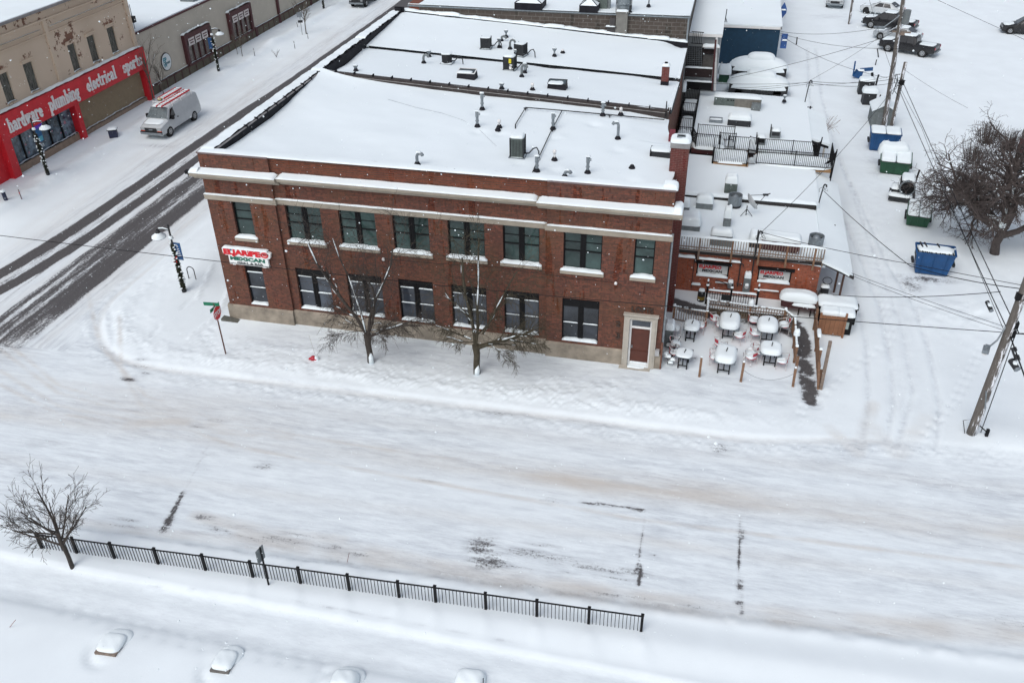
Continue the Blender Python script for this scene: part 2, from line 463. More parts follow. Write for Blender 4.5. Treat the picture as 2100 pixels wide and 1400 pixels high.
def Hgt(x, y):
    x = np.asarray(x, float); y = np.asarray(y, float)
    d = block_d(x, y)
    z = 0.02*fbm(x*0.5, y*0.5, 3)
    sw = sst(-0.1, 0.35, d)
    east = sst(27, 32, x)
    z = z + 0.13*sw*(1-0.7*east)
    # ploughed bank on the block side
    bankw = (1-sst(21, 34, x))*(1-sst(3, 9, y))
    lump = fbm(x*1.6, y*1.6, 9, 4)
    z = z + bankw*np.exp(-((d-1.15-0.4*fbm(x*.4, y*.4, 5))/0.62)**2)*(0.10+0.16*lump+0.12*fbm(x*7, y*7, 19, 3))
    z = z + bankw*0.06*np.exp(-((d-2.3)/0.9)**2)*(0.5+fbm(x*3.2, y*3.2, 12))
    # drift rising at the corner and along the west side of the brick building
    z = z + 0.55*np.exp(-(((x+4.3)/1.7)**2+((y-5.5)/3.2)**2)) + 0.45*np.exp(-(((x+3.6)/2.0)**2+((y-10)/3.0)**2))
    z = z + 0.12*np.exp(-(((x+4.0)/2.6)**2+((y+0.2)/2.2)**2))
    gr, _ = pdist(x, y, gz([(620,745),(560,720),(520,700),(600,640)])) if False else (None, None)
    # little lumps thrown on the pavement
    pl = (d > 0.6) & (d < 4.8) & (x > -1) & (x < 22.5) & (y < 0)
    cl = np.clip(vn(x*8.0, y*8.0, 21)-0.68, 0, 1)*0.16*(.4+1.2*vn(x*.5, y*.5, 22))
    z = z + np.where(pl, cl*sst(-0.6, -2.2, y), 0)
    # diagonal scraped ridges on corner
    for pts, w, h in ((gz([(385,700),(450,650),(470,600)]), 0.09, 0.07), (gz([(405,620),(440,560)]), 0.1, 0.06),
                      (gz([(292,720),(330,675)]), 0.07, -0.05), (gz([(375,640),(420,600)]), 0.06, -0.05)):
        dd, al = pdist(x, y, pts); z = z+h*np.exp(-(dd/w)**2)*(0.6+1.2*vn(x*5, y*5, 4))
    # south verge: rim, slope with fence, path trench, lower terrace
    s = yS(x)-y
    z = z + 0.16*sst(0.0, 0.7, s) + 0.05*np.exp(-((s-0.4)/0.3)**2)*(1+2.5*fbm(x*2.5, y*2.5, 31))
    z = z + 0.12*sst(0.8, 2.0, s)*(1-sst(1.8, 3.0, s))
    yp = -17.45-0.0*x
    tr = sst(0.0, 0.12, yp-y)*(1-sst(1.55, 1.95, yp-y))
    z = z - 0.10*tr + 0.03*np.exp(-((yp-y+0.12)/0.10)**2) + 0.10*sst(1.6, 2.6, yp-y)
    z = z - 0.035*np.exp(-((yp-y-1.25)/0.25)**2)
    for p in FENCE[5:]:
        ln = sst(0.1, 0.6, p.y-y)*(1-sst(0.9, 2.0, p.y-y))
        z = z + 0.05*np.exp(-((x-p.x-0.18*(p.y-y))/(0.10+0.22*np.clip(p.y-y, 0, 2)))**2)*ln
    # west side of the left street: verge ridge in front of the shops
    wv = sst(-20.7, -21.3, x)
    z = z + 0.12*wv
    z = z + 0.22*np.exp(-((x+21.6)/0.7)**2)*(0.5+1.2*vn(x*0.45, y*0.22, 14)+0.7*fbm(x*1.5, y*1.5, 15))*sst(-2, 6, y)
    for mx, my, r, h in ((-22.2,14.6,0.8,0.35),(-22.6,40.4,0.9,0.4),(-21.9,22.9,0.6,0.25),(-21.7,50,1.6,0.3),(-21.5,9,2.2,0.3)):
        z = z + h*np.exp(-((x-mx)**2+(y-my)**2)/r**2)
    # drift along the kerb of the left street
    z = z + 0.035*np.exp(-((x+17.0-0.2*np.sin(y*.2))/0.25)**2)*(1+fbm(x, y*.4, 17))
    for bx, by in ((6.2,-20.45),(10.25,-20.3),(14.1,-19.9),(18.4,-19.6)):
        rr = np.hypot((x-bx)/0.62, (y-by)/0.55); z = z-0.09*np.exp(-((rr-1.0)/0.28)**2)*sst(.6, -.4, (x-bx))
    # alley and lot
    for i, t in enumerate(TRACKS):
        dd, al = pdist(x, y, t); z = z-(0.075 if i < 2 else 0.045)*np.exp(-(dd/0.10)**2)+0.015*np.exp(-((dd-0.22)/0.1)**2)
    z = z + 0.20*sst(37.5, 38.8, x-0.07*np.maximum(y, 0)*0)*sst(3, 9, y)*(1-sst(34, 42, y))*(0.8+0.6*fbm(x*.8, y*.8, 8))
    z = z + 0.10*np.exp(-(((x-37.5)/3.0)**2+((y-8)/2.0)**2))*(1+3*fbm(x*1.6, y*1.6, 44))
    z = z + 0.25*np.exp(-(((x-38.5)/2.4)**2+((y+2.2)/1.3)**2))
    # patio drift
    pt = (x > 22.8) & (x < 29.2) & (y > -0.6) & (y < 5.2)
    z = z + np.where(pt, 0.06*fbm(x*.9, y*.9, 23), 0)
    dk, _ = pdist(x, y, gz([(1655,700),(1650,740),(1655,800),(1670,830)]))
    z = z - 0.08*(1-sst(0.25, 0.5, dk))
    # churned windrow along the kerb, on the road side
    z = z + np.exp(-((d+0.55)/0.5)**2)*(y < 3)*(x > -9)*(x < 40)*(0.03+0.13*fbm(x*5, y*5, 61, 3))
    # footprints
    for pts, st in ((gz([(500,712),(760,775),(1010,800),(1290,790)]), .72), (gz([(455,740),(420,690),(470,650)]), .6), (gz([(1665,830),(1740,760),(1830,700),(1800,560),(1730,420),(1690,300)]), .75),
                    (gz([(120,1250),(420,1330),(760,1385)]), .7), (gz([(1640,860),(1655,820)]), .6), (gz([(1890,900),(1960,820),(2010,720)]), .7)):
        dd, al = pdist(x, y, pts); ph = np.mod(al, st)-st/2
        z = z-0.055*np.exp(-(ph/0.15)**2-((dd-0.13)/0.10)**2)
    return z + 0.012*fbm(x*2.2, y*2.2, 2)
def hz(x, y): return float(Hgt(np.array([x]), np.array([y]))[0])
def G(u, v, dz=0.0):
    """ground point under pixel (u,v), following the snow surface"""
    z = 0.1
    for _ in range(3):
        p = at(u, v, 'z', z); z = hz(p.x, p.y)
    return Vector((p.x, p.y, z+dz))
def ground_material(name, streak, dirty):
    """snow over asphalt: mask attribute R = exposed asphalt, G = sand and salt dirt, B = polished grey ice"""
    m, n, b = newmat(name)
    v = tex_coord(n); vs = tex_coord(n, 'Object', streak)
    at_ = n.nodes.new('ShaderNodeAttribute'); at_.attribute_name = 'mask'
    sp = n.nodes.new('ShaderNodeSeparateColor'); n.links.new(at_.outputs['Color'], sp.inputs[0])
    n1 = noise(n, vs, 1.0, 8, 0.72); n2 = noise(n, v, 8.0, 6, 0.75); n3 = noise(n, vs, 0.35, 4, 0.55); n4 = noise(n, v, 0.5, 4, 0.5)
    base = ramp(n, n4.outputs[0], 0.3, 0.7, (0.74, 0.80, 0.83, 1), (0.79, 0.855, 0.885, 1)).outputs[0]
    ice = math_(n, 'MULTIPLY', sp.outputs[2], math_(n, 'ADD', 0.10, math_(n, 'MULTIPLY', ramp(n, n1.outputs[0], 0.40, 0.66).outputs[0], 0.90)))
    col = mixc(n, ice, base, (0.42, 0.46, 0.51))
    dirt = math_(n, 'MULTIPLY', sp.outputs[1], math_(n, 'ADD', 0.3, math_(n, 'MULTIPLY', ramp(n, n3.outputs[0], 0.3, 0.7).outputs[0], 0.7)), True)
    col = mixc(n, math_(n, 'MULTIPLY', dirt, 0.88), col, (0.52, 0.47, 0.41))
    sl = math_(n, 'MULTIPLY', ramp(n, sp.outputs[0], 0.12, 0.75).outputs[0], ramp(n, n1.outputs[0], 0.36, 0.60).outputs[0])
    col = mixc(n, math_(n, 'MULTIPLY', sl, 0.72), col, (0.24, 0.245, 0.26))
    n5 = noise(n, vs, 5.0, 4, 0.7)
    fl = math_(n, 'MULTIPLY', ramp(n, n5.outputs[0], 0.56, 0.68).outputs[0], math_(n, 'MULTIPLY', math_(n, 'ADD', sp.outputs[2], sp.outputs[1], True), 0.30))
    col = mixc(n, fl, col, (0.30, 0.30, 0.31))
    s = math_(n, 'ADD', math_(n, 'MULTIPLY', n1.outputs[0], 0.42), math_(n, 'MULTIPLY', n2.outputs[0], 0.58))
    # threshold falls as the mask rises, so edges break up into flecks and streaks
    e = math_(n, 'ADD', s, math_(n, 'SUBTRACT', math_(n, 'MULTIPLY', sp.outputs[0], 0.55), 0.30))
    f = ramp(n, e, 0.42, 0.54).outputs[0]
    f = math_(n, 'MULTIPLY', f, math_(n, 'GREATER_THAN', sp.outputs[0], 0.02))
    f = math_(n, 'MULTIPLY', f, ramp(n, sp.outputs[0], 0.0, 0.35).outputs[0])
    asph = ramp(n, n2.outputs[0], 0.3, 0.7, (0.060, 0.058, 0.060, 1), (0.115, 0.11, 0.112, 1)).outputs[0]
    col = mixc(n, f, col, asph)
    n.links.new(col, b.inputs['Base Color'])
    b.inputs['Roughness'].default_value = 0.7; b.inputs['Specular IOR Level'].default_value = 0.25
    h = math_(n, 'ADD', math_(n, 'MULTIPLY', n1.outputs[0], 0.6 if dirty else 0.3), math_(n, 'MULTIPLY', n2.outputs[0], 0.4))
    bump(n, b, h, 0.16 if streak[0] > 2 else (0.3 if dirty else 0.25), 0.03)
    return m
road_mat = ground_material('road_snow', (0.62, 3.4, 1), True)
street_mat = ground_material('street_snow', (5.0, 0.5, 1), True)
open_mat = ground_material('open_snow', (1.6, 1.6, 1), False)
walk_mat = ground_material('pavement_snow', (0.8, 3.0, 1), True)

def build_ground():
    xs = np.concatenate([[-700,-400,-200,-120,-80,-60,-50,-44], np.arange(-40,-26,0.5), np.arange(-26,46,0.14), np.arange(46,66,0.4), [70,80,100,140,200,350,600]])
    ys = np.concatenate([[-300,-120,-60,-40,-30,-26], np.arange(-24,-15.2,0.13), np.arange(-15.2,-1,0.11), np.arange(-1,20,0.16), np.arange(20,90,0.32), [92,100,120,160,250,400,700,1200]])
    X, Y = np.meshgrid(xs, ys)
    Z = Hgt(X, Y)
    far = np.maximum(sst(64, 100, np.abs(X-5)), sst(90, 120, Y)); Z = Z*(1-far)
    ny, nx = X.shape
    # ---- masks
    R = np.zeros_like(X); Gm = np.zeros_like(X); B = np.zeros_like(X)
    d = block_d(X, Y); s = yS(X)-Y
    onroad = (d < 0.1) & (s < 0.2) & (X > -30) & (X < 60) & (Y < 3)
    yr = Y-0.04*X
    inroad = sst(0.2, -0.3, d)*sst(0.2, -0.2, s)*sst(5, -4, Y)
    # left street
    st = sst(-17.6, -17.0, X)*sst(-7.4, -8.6, X)*sst(-8, -3, Y)*sst(0.1, -0.4, d)
    c1 = -15.1-1.3*np.exp(-np.clip(Y+1, 0, 99)/4.5)+0.55*sst(20, 44, Y); c2 = c1+1.65-0.35*sst(20, 44, Y)
    wig = 0.12*fbm(Y*0.25, X*0+3, 6)
    def band(c, w, e=0.25): return sst(w+e, w-e*0.3, np.abs(X-c-wig))
    farY = sst(20, 40, Y)
    ylim = sst(-7.5, -2.0, Y)
    R = np.maximum(R, band(c1, 0.42)*0.95*sst(-3.5, 0.5, Y))
    R = np.maximum(R, band(c2, 0.36+0.25*farY)*0.9*sst(-4.5, -0.5, Y))
    R = np.maximum(R, band((c1+c2)/2, 0.6)*(0.35+0.5*farY)*sst(-4, 0, Y))
    R = np.maximum(R, band(-10.9-0.1*Y*0, 1.45, 0.5)*(0.36+0.50*vn(X*3.6, Y*0.07, 7))*sst(-9, -3, Y)*sst(-0.2, -1.0, d))
    R = np.maximum(R, band(-9.9, 0.35, 0.2)*0.72*sst(-6, 0, Y)*sst(-0.2, -0.8, d))
    R = np.maximum(R, band(-12.3, 0.25, 0.2)*0.55*ylim)
    R = np.maximum(R, st*0.42*vn(X*4.5, Y*0.05, 78)**2)
    # continues over to far lane beyond the roof
    R = np.maximum(R, band(-11.0, 0.9, 0.3)*0.55*sst(40, 60, Y))
    R = R*(0.84+0.4*vn(X*5.5+Y*.1, Y*0.11, 77))
    Gm = np.maximum(Gm, st*(0.12+0.4*vn(X*0.9, Y*0.12, 41)))
    Gm = np.maximum(Gm, sst(-19.2, -18, X)*sst(-16, -17.0, X)*0.22*sst(-4, 6, Y))
    B = np.maximum(B, st*0.38)
    # main road: ice, sanded wheel lanes
    B = np.maximum(B, inroad*(0.50+0.9*fbm(X*0.16, Y*0.7, 50, 3)))
    lanes = ((-9.45, 0.75, 0.75), (-12.4, 0.35, 0.25), (-6.9, 0.5, 0.22), (-15.9, 0.3, 0.0))
    for c, w, a in lanes:
        k = np.exp(-((yr-c-0.5*fbm(X*0.05, X*0, 33))/w)**2)
        Gm = np.maximum(Gm, inroad*k*a*(0.35+1.1*vn(X*0.09+3, Y*0.9, 61)))
    Gm = np.maximum(Gm, inroad*0.55*np.exp(-(((X-1.0)/6)**2+((Y+8.0)/1.8)**2)))
    Gm = np.maximum(Gm, inroad*0.35*sst(-6, -12, X))
    # north edge: thin grey scrape line on kerb, patches placed from what lies on the road
    B = np.maximum(B, sst(0.9, 0.0, np.abs(d+1.3))*0.6*sst(2, 8, X)*sst(34, 28, X)*(Y < 0))
    Gm = np.maximum(Gm, sst(0.35, 0.0, np.abs(d+0.1))*0.40*(X > -9)*(X < 33)*(Y < 6))
    def blob(u, v, rx, ry, a, chan=R, slope=0.04):
        px, py = g0(u, v); rx *= 1.75; ry *= 1.8; a *= .74
        k = np.exp(-(((X-px)/rx)**2+((Y-py-slope*(X-px))/ry)**2)**1.3)*a
        np.maximum(chan, k, out=chan)
    for u, v, rx, ry, a in ((262,778,.32,.10,.85),(285,752,.5,.12,.62),(300,765,.25,.1,.6),(290,742,.3,.08,.6),(90,908,1.1,.28,.40),(150,935,.8,.1,.32),
        (540,955,.42,.22,.58),(430,932,.35,.12,.40),(280,842,.25,.06,.5),(450,862,.45,.07,.62),(400,875,.5,.06,.5),(425,1062,.35,.10,.62),(412,1060,.2,.12,.7),
        (262,1066,.5,.08,.58),(205,1074,1.2,.05,.5),(250,1078,.6,.06,.6),(560,1105,1.6,.22,.50),(470,1090,1.2,.3,.48),(620,1098,.8,.1,.6),
        (735,1135,.4,.10,.68),(690,1120,.22,.10,.6),(700,1155,1.0,.08,.4),(800,1150,1.5,.08,.42),(988,1122,.45,.45,.70),(1000,1150,.55,.35,.74),(1110,1140,1.3,.13,.60),(1080,1130,.6,.1,.62),
        (1230,1165,1.3,.14,.62),(1290,1172,.7,.12,.66),(1120,1118,.6,.08,.55),(1130,1026,.42,.22,.50),(1265,1036,1.0,.10,.50),(1310,1046,.25,.08,.80),
        (1475,920,.45,.28,.58),(1478,915,.25,.15,.66),(1520,1095,.14,.22,.75),(1517,1200,.10,.25,.80),(1515,1235,.12,.12,.75),(880,985,.4,.07,.55),(862,980,.2,.06,.5),
        (1030,850,.9,.10,.50),(1200,868,1.2,.12,.45),(1240,885,.5,.1,.42),(1100,1202,.8,.1,.52),(1250,1220,.8,.09,.55),(1310,1225,.4,.1,.58),(1430,1245,.6,.08,.55),
        (2085,1275,.8,.25,.5),(1960,1262,.7,.1,.45),(1700,1255,.5,.08,.4),(1590,1265,.5,.06,.38),(835,1085,.9,.08,.38),(640,1120,.7,.06,.5),
        (1900,574,1.2,.30,.68),(1868,585,.5,.6,.62),(1790,330,.7,.5,.35),(1800,358,.5,.4,.35),(330,300,1.2,.25,.5),(1700,35,1.6,.8,.3)):
        blob(u, v, rx, ry, a)
    def line(pts, w, a, chan=R, var=0.5):
        dd, al = pdist(X, Y, gz(pts))
        if chan is R: w = w*1.5; a = a*.86
        k = sst(w*1.6, w*0.3, dd)*a*(1-var+var*2*vn(al*1.3, al*0, 5)).clip(0, 1.15)
        np.maximum(chan, k, out=chan)
    line([(376,1008),(360,1040),(340,1078)], 0.09, .72); line([(352,1058),(336,1085)], 0.16, .60)
    line([(430,905),(395,975),(376,1008)], 0.06, .30)
    line([(1321,1044),(1318,1070),(1312,1140),(1308,1200)], 0.04, .5, var=.8)
    line([(1312,1150),(1309,1198)], 0.07, .72)
    line([(1521,1060),(1517,1160),(1519,1258)], 0.045, .72, var=.5)
    line([(1190,1030),(1250,1034),(1321,1046)], 0.05, .62)
    line([(1300,1135),(1345,1139)], 0.03, .5)
    line([(950,1148),(1100,1168),(1300,1190)], 0.05, .42)
    line([(490,1110),(600,1122),(760,1140),(900,1168),(1100,1205),(1300,1236),(1500,1258),(1750,1285),(2060,1305)], 0.26, .26)
    line([(500,1098),(760,1140),(900,1168),(1100,1200),(1300,1230),(1500,1258),(1750,1280),(2090,1298)], 0.50, .62, Gm)
    line([(100,1060),(260,1088),(400,1100),(500,1110)], 0.25, .35, Gm)
    line([(400,1058),(560,1092),(700,1110)], 0.28, .55, Gm)
    line([(500,770),(700,800),(1000,840),(1250,872)], 0.14, .38, B)
    line([(960,838),(1250,878)], 0.25, .45, B)
    line([(0,700),(60,640),(170,560)], 0.5, .35, Gm)
    line([(265,870),(360,862),(470,866)], 0.45, .70, Gm)
    # turning wheel tracks across the junction
    for k, off in enumerate((0, 26, 70, 98)):
        line([(150+off,560+off),(190+off*.6,690+off*.7),(300,800+off*.5),(480,855+off*.6),(800,905+off*.7),(1300,965+off),(2100,1065+off)], .11, .62, Gm if k % 2 else B, .5)
        line([(0,690+off),(120,790+off*.6),(300,845+off*.3),(600,880+off*.2)], .12, .55, Gm, .5)
    for k in range(9):
        y = 985+k*19+(k % 3)*7; line([(120,y-70),(600,y),(1100,y+62),(1600,y+118),(2100,y+175)], .07+.03*(k % 2), .42+.1*(k % 3), B, .9)
    # turning tracks leaving the alley
    line([(1700,880),(1760,930),(1790,830)], 0.3, .35, Gm); line([(1780,870),(1840,930),(1900,860)], 0.4, .28, Gm)
    # pavement beside the building: swept, greyer
    pv = sst(1.9, 2.6, d)*sst(5.2, 4.4, d)*sst(1.5, 3, X)*sst(31, 28, X)*(Y < 0.2)
    B = np.maximum(B, pv*(0.50+0.4*fbm(X*0.8, Y*3, 71)))
    B = np.maximum(B, sst(-20.8, -21.6, X)*sst(-24.8, -24.4, X)*0.10*(Y > 5))
    # walkway of the patio: bare dark paving
    line([(1632,668),(1645,700),(1650,740),(1656,790),(1664,822)], 0.28, 0.95, R, 0.35)
    line([(1380,622),(1440,640)], 0.3, 0.95, R, 0.1)
    line([(1400,640),(1470,655),(1560,668),(1625,690)], 0.25, 0.75, R, 0.1)
    for u, v in ((1402,735),(1422,738),(1412,742)): blob(u, v, .25, .12, .6)
    R = np.where((X > 28) & (X < 31) & (Y > -1.5) & (Y < 7.5), R*(0.28+0.85*vn(X*4, Y*4, 88)+.40*vn(X*13, Y*13, 89)), R)
    # tracks in the alley hold a little grey
    for t in TRACKS:
        dd, al = pdist(X, Y, t); B = np.maximum(B, 0.75*np.exp(-(dd/0.11)**2)*(.5+.8*vn(al*.7, al*0, 6)))
    B = np.maximum(B, 0.18*sst(1.7, 0.2, np.abs(X-0.04*Y-34.0))*(Y > -1)*(Y < 80))
    # footpath trench
    yp = -17.45
    B = np.maximum(B, 0.30*sst(0.0, 0.1, yp-Y)*sst(1.9, 1.6, yp-Y))
    dd, al = pdist(X, Y, gz([(300,1205),(560,1235),(700,1257),(1100,1335),(1380,1390)]))
    R = np.maximum(R, sst(0.05, 0.02, dd)*0.42*vn(al*2.2, al*0, 8))
    blob(153, 1257, .12, .03, .9)
    # thin grey slush round every bare patch
    B = np.maximum(B, np.clip(R*1.25, 0, 1)*0.95)
    C = np.stack([R, Gm, B, np.ones_like(R)], -1).clip(0, 1)
    # ---- normals from the whole height field, so that separate sheets meet without a seam
    dzx = np.gradient(Z, xs, axis=1); dzy = np.gradient(Z, ys, axis=0)
    N = np.stack([-dzx, -dzy, np.ones_like(Z)], -1); N /= np.linalg.norm(N, axis=-1, keepdims=True)
    # ---- split faces by place
    xc = (X[:-1, :-1]+X[1:, 1:])/2; yc = (Y[:-1, :-1]+Y[1:, 1:])/2
    dc = block_d(xc, yc); sc = yS(xc)-yc
    reg = np.zeros(xc.shape, int)                                       # 0 ground
    reg[(yc > 2) & (xc > 38)] = 4                                       # parking lot
    reg[(xc > 31.6) & (xc <= 38) & (yc > -1.5)] = 3                     # alley
    reg[(dc > 0) & (xc < 31.6) & (yc < 0.4)] = 2                        # pavement
    reg[(dc > 0) & (xc < 0.5) & (yc >= 0.4)] = 2
    reg[(xc > 28.8) & (xc < 30.2) & (yc < 6.5) & (yc > 0.3)] = 2
    reg[(xc > -24.9) & (xc < -20.9) & (yc > -4)] = 2
    reg[(dc <= 0) & (sc < 0)] = 1
    reg[(xc >= 31.6) & (yc <= -1.5) & (sc < 0)] = 1
    reg[(dc <= 0) & (yc > -4.6) & (xc > -20.9) & (xc < -7)] = 5         # left street
    reg[(xc <= -24.9) & (yc > -4)] = 0
    reg[(xc <= -20.9) & (xc > -24.9) & (yc > -4)] = 2
    reg[(yc < -17.45) & (yc > -19.3)] = 6                               # footpath
    reg[(yc > 90)] = 0
    names = {0: ('ground', open_mat), 1: ('road', road_mat), 2: ('pavement', walk_mat), 3: ('alley', open_mat),
             4: ('parking_lot', open_mat), 5: ('street', street_mat), 6: ('footpath', walk_mat)}
    idx = np.arange(ny*nx).reshape(ny, nx)
    quads = np.stack([idx[:-1, :-1], idx[:-1, 1:], idx[1:, 1:], idx[1:, :-1]], -1)
    VV = np.stack([X, Y, Z], -1).reshape(-1, 3); NN = N.reshape(-1, 3); CC = C.reshape(-1, 4)
    for k, (nm, mt) in names.items():
        q = quads[reg == k]
        if len(q) == 0: continue
        used, inv = np.unique(q.ravel(), return_inverse=True)
        me = bpy.data.meshes.new(nm)
        me.vertices.add(len(used)); me.vertices.foreach_set('co', VV[used].astype(np.float32).ravel())
        nf = len(q)
        me.loops.add(nf*4); me.loops.foreach_set('vertex_index', inv.astype(np.int32).ravel())
        me.polygons.add(nf); me.polygons.foreach_set('loop_start', np.arange(0, nf*4, 4, dtype=np.int32))
        me.update(calc_edges=True); me.validate()
        me.polygons.foreach_set('use_smooth', [True]*nf)
        ca = me.color_attributes.new('mask', 'FLOAT_COLOR', 'POINT')
        ca.data.foreach_set('color', CC[used].astype(np.float32).ravel())
        me.normals_split_custom_set_from_vertices(NN[used].astype(np.float32))
        me.materials.append(mt)
        o = bpy.data.objects.new(nm, me); COL.objects.link(o); o['kind'] = 'structure'
build_ground()
# ------------------------------------------------------------------ helpers for walls
def wall_y(mb, x0, x1, z0, z1, y, holes, depth, m=0):
    """wall facing -y with rectangular openings and reveals of given depth"""
    xs = sorted({x0, x1}|{h[0] for h in holes}|{h[1] for h in holes})
    zs = sorted({z0, z1}|{h[2] for h in holes}|{h[3] for h in holes})
    for i in range(len(xs)-1):
        for j in range(len(zs)-1):
            cx, cz = (xs[i]+xs[i+1])/2, (zs[j]+zs[j+1])/2
            if any(h[0] < cx < h[1] and h[2] < cz < h[3] for h in holes): continue
            mb.add([(xs[i],y,zs[j]),(xs[i+1],y,zs[j]),(xs[i+1],y,zs[j+1]),(xs[i],y,zs[j+1])], [(0,1,2,3)], m)
    for a, b, c, d in holes:
        mb.add([(a,y,c),(b,y,c),(b,y,d),(a,y,d),(a,y+depth,c),(b,y+depth,c),(b,y+depth,d),(a,y+depth,d)],
               [(0,4,5,1),(1,5,6,2),(2,6,7,3),(3,7,4,0)], m)
def wavy_strip(mb, x0, x1, y0, y1, z, h, seed=0, n=40, lip=0.03, zf=None, amp=1.0, prof=None):
    """snow lying on a ledge that runs along x"""
    rnd = random.Random(seed); vs = []; prof = prof or [(0-lip, -0.015), (-lip*.6, .6), (0.15, 0.95), (.6, 1.02), (1.0, 1.0)]
    L = x1-x0; n = max(6, int(L/0.18)) if n is None else n
    k = [rnd.uniform(0, 6.3) for _ in range(5)]
    for i in range(n+1):
        t = i/n; x = x0+L*t
        hh = h*(1+amp*(0.18*math.sin(x*2.1+k[0])+0.14*math.sin(x*5.3+k[1])+0.1*math.sin(x*11+k[2])))
        if t == 0 or t == 1: hh *= 0.25
        ww = 1+0.05*math.sin(x*3+k[3])
        zz = z if zf is None else zf(x)
        for (a, b) in prof:
            yy = y0+(y1-y0)*a if a >= 0 else y0+a*ww
            vs.append((x, yy, zz+(b*hh if b > 0 else b)))
    m = len(prof); fs = []
    for i in range(n):
        for j in range(m-1):
            a = i*m+j; fs.append((a, a+1, a+m+1, a+m)[::-1])
    fs.append(tuple(range(m))); fs.append(tuple(n*m+j for j in range(m-1, -1, -1)))
    return mb.add(vs, fs)
def strip_x(mb, y0, y1, xa, xb, z, h, seed=0, n=40, zf=None):
    """snow on a ledge that runs along y"""
    t = MB(); wavy_strip(t, y0, y1, xa, xb, z, h, seed, n, zf=zf)
    mb.add([(q[1], q[0], q[2]) for q in t.v], [tuple(reversed(f)) for f in t.f]); return mb
def snow_sheet(mb, x0, x1, y0, y1, fn, step=0.5, edge=0.0):
    nx = max(2, int((x1-x0)/step)); ny = max(2, int((y1-y0)/step))
    xs = np.linspace(x0, x1, nx+1); ys = np.linspace(y0, y1, ny+1)
    vs = [(x, y, fn(x, y)) for y in ys for x in xs]; fs = []
    for j in range(ny):
        for i in range(nx):
            a = j*(nx+1)+i; fs.append((a, a+1, a+nx+2, a+nx+1))
    mb.add(vs, fs)
    if edge > 0:
        ring = [(i, 0) for i in range(nx+1)]+[(nx, j) for j in range(1, ny+1)]+[(i, ny) for i in range(nx-1, -1, -1)]+[(0, j) for j in range(ny-1, 0, -1)]
        pts = [vs[j*(nx+1)+i] for i, j in ring]; k = len(pts)
        mb.add(pts+[(p[0], p[1], p[2]-edge) for p in pts], [(i, i+k, (i+1) % k+k, (i+1) % k) for i in range(k)])
    return mb
def s01(a, b, x): t = min(1, max(0, (x-a)/(b-a))); return t*t*(3-2*t)
def fb(x, y, s=0, o=3): return float(fbm(np.array([x]), np.array([y]), s, o)[0])

# ------------------------------------------------------------------ the brick corner building
B0 = thing('brick_building', 'two-storey dark red brick corner building with stone bands and snow-covered flat roof', 'building', (0, 0, 0))
def bp(name, mb, m, parent=None, **k): return mb.build(name, m, parent or B0, world=True, **k)
WIN = [(1.28,2.27),(4.04,5.87),(6.80,8.65),(9.52,11.32),(12.25,14.03),(14.91,16.65),(17.80,19.58),(21.04,21.95)]
YC = 0.14                                       # the middle bays stand back
def yfront(x): return 0.0 if (x < 3.62 or x > 17.02) else YC
secs = [(0.0, 3.62, 0.0), (3.62, 17.02, YC), (17.02, 22.6, 0.0)]
mb = MB()
for a, b, y in secs:
    holes = []
    for i, (p, q) in enumerate(WIN):
        if a < p < b:
            holes.append((p, q, 5.05, 6.95))
            if i < 7: holes.append((p, q, 1.15, 3.50))
            else: holes.append((20.86, 22.32, 0.98, 3.03))
    wall_y(mb, a, b, 0.98, 9.34, y, holes, 0.22)
mb.add([(3.62,0,0.98),(3.62,YC,0.98),(3.62,YC,9.34),(3.62,0,9.34)], [(0,1,2,3)])
mb.add([(17.02,0,0.98),(17.02,YC,0.98),(17.02,YC,9.34),(17.02,0,9.34)], [(3,2,1,0)])
# west wall with openings, built as the same helper turned round
wm = MB(); wh = []
for k in range(4):
    y0 = 1.6+k*3.0; wh += [(y0, y0+1.7, 5.05, 6.95), (y0, y0+1.7, 1.15, 3.5)]
wall_y(wm, 0, 13.2, 0.98, 9.34, 0, wh, 0.22)
mb.add([(p[1], 13.2-p[0], p[2]) for p in wm.v], wm.f)
mb.add([(22.6,0,0),(22.6,0.55,0),(22.6,0.55,9.34),(22.6,0,9.34)], [(0,1,2,3)])
mb.add([(22.6,0.55,0),(22.3,0.55,0),(22.3,0.55,9.34),(22.6,0.55,9.34)], [(0,1,2,3)])
mb.add([(22.3,0.55,0),(22.3,8,0),(22.3,8,7.6),(22.3,6.2,7.7),(22.3,0.55,9.34)], [(0,1,2,3,4)])
mb.add([(22.3,8,0),(21.38,12.5,0),(21.38,13.2,0),(21.38,13.2,7.6),(21.38,12.5,7.6),(22.3,8,7.6)], [(0,1,4,5),(1,2,3,4)])
mb.add([(0,13.2,0),(21.38,13.2,0),(21.38,13.2,7.6),(0,13.2,9.0)], [(3,2,1,0)])
# parapet thickness
mb.box(0.003, 22.597, YC+0.003, 0.42, 8.6, 9.338)
bp('wall', mb, brick)
# corbelled brick courses in parapet (middle)
mb = MB()
for k in range(5): mb.box(3.64, 17.0, YC-0.012, YC+0.0, 8.74+k*0.11, 8.775+k*0.11)
bp('brick_courses', mb, plain('corbel_brick', (0.155, 0.045, 0.022), 0.9, var=0.3, scale=4))
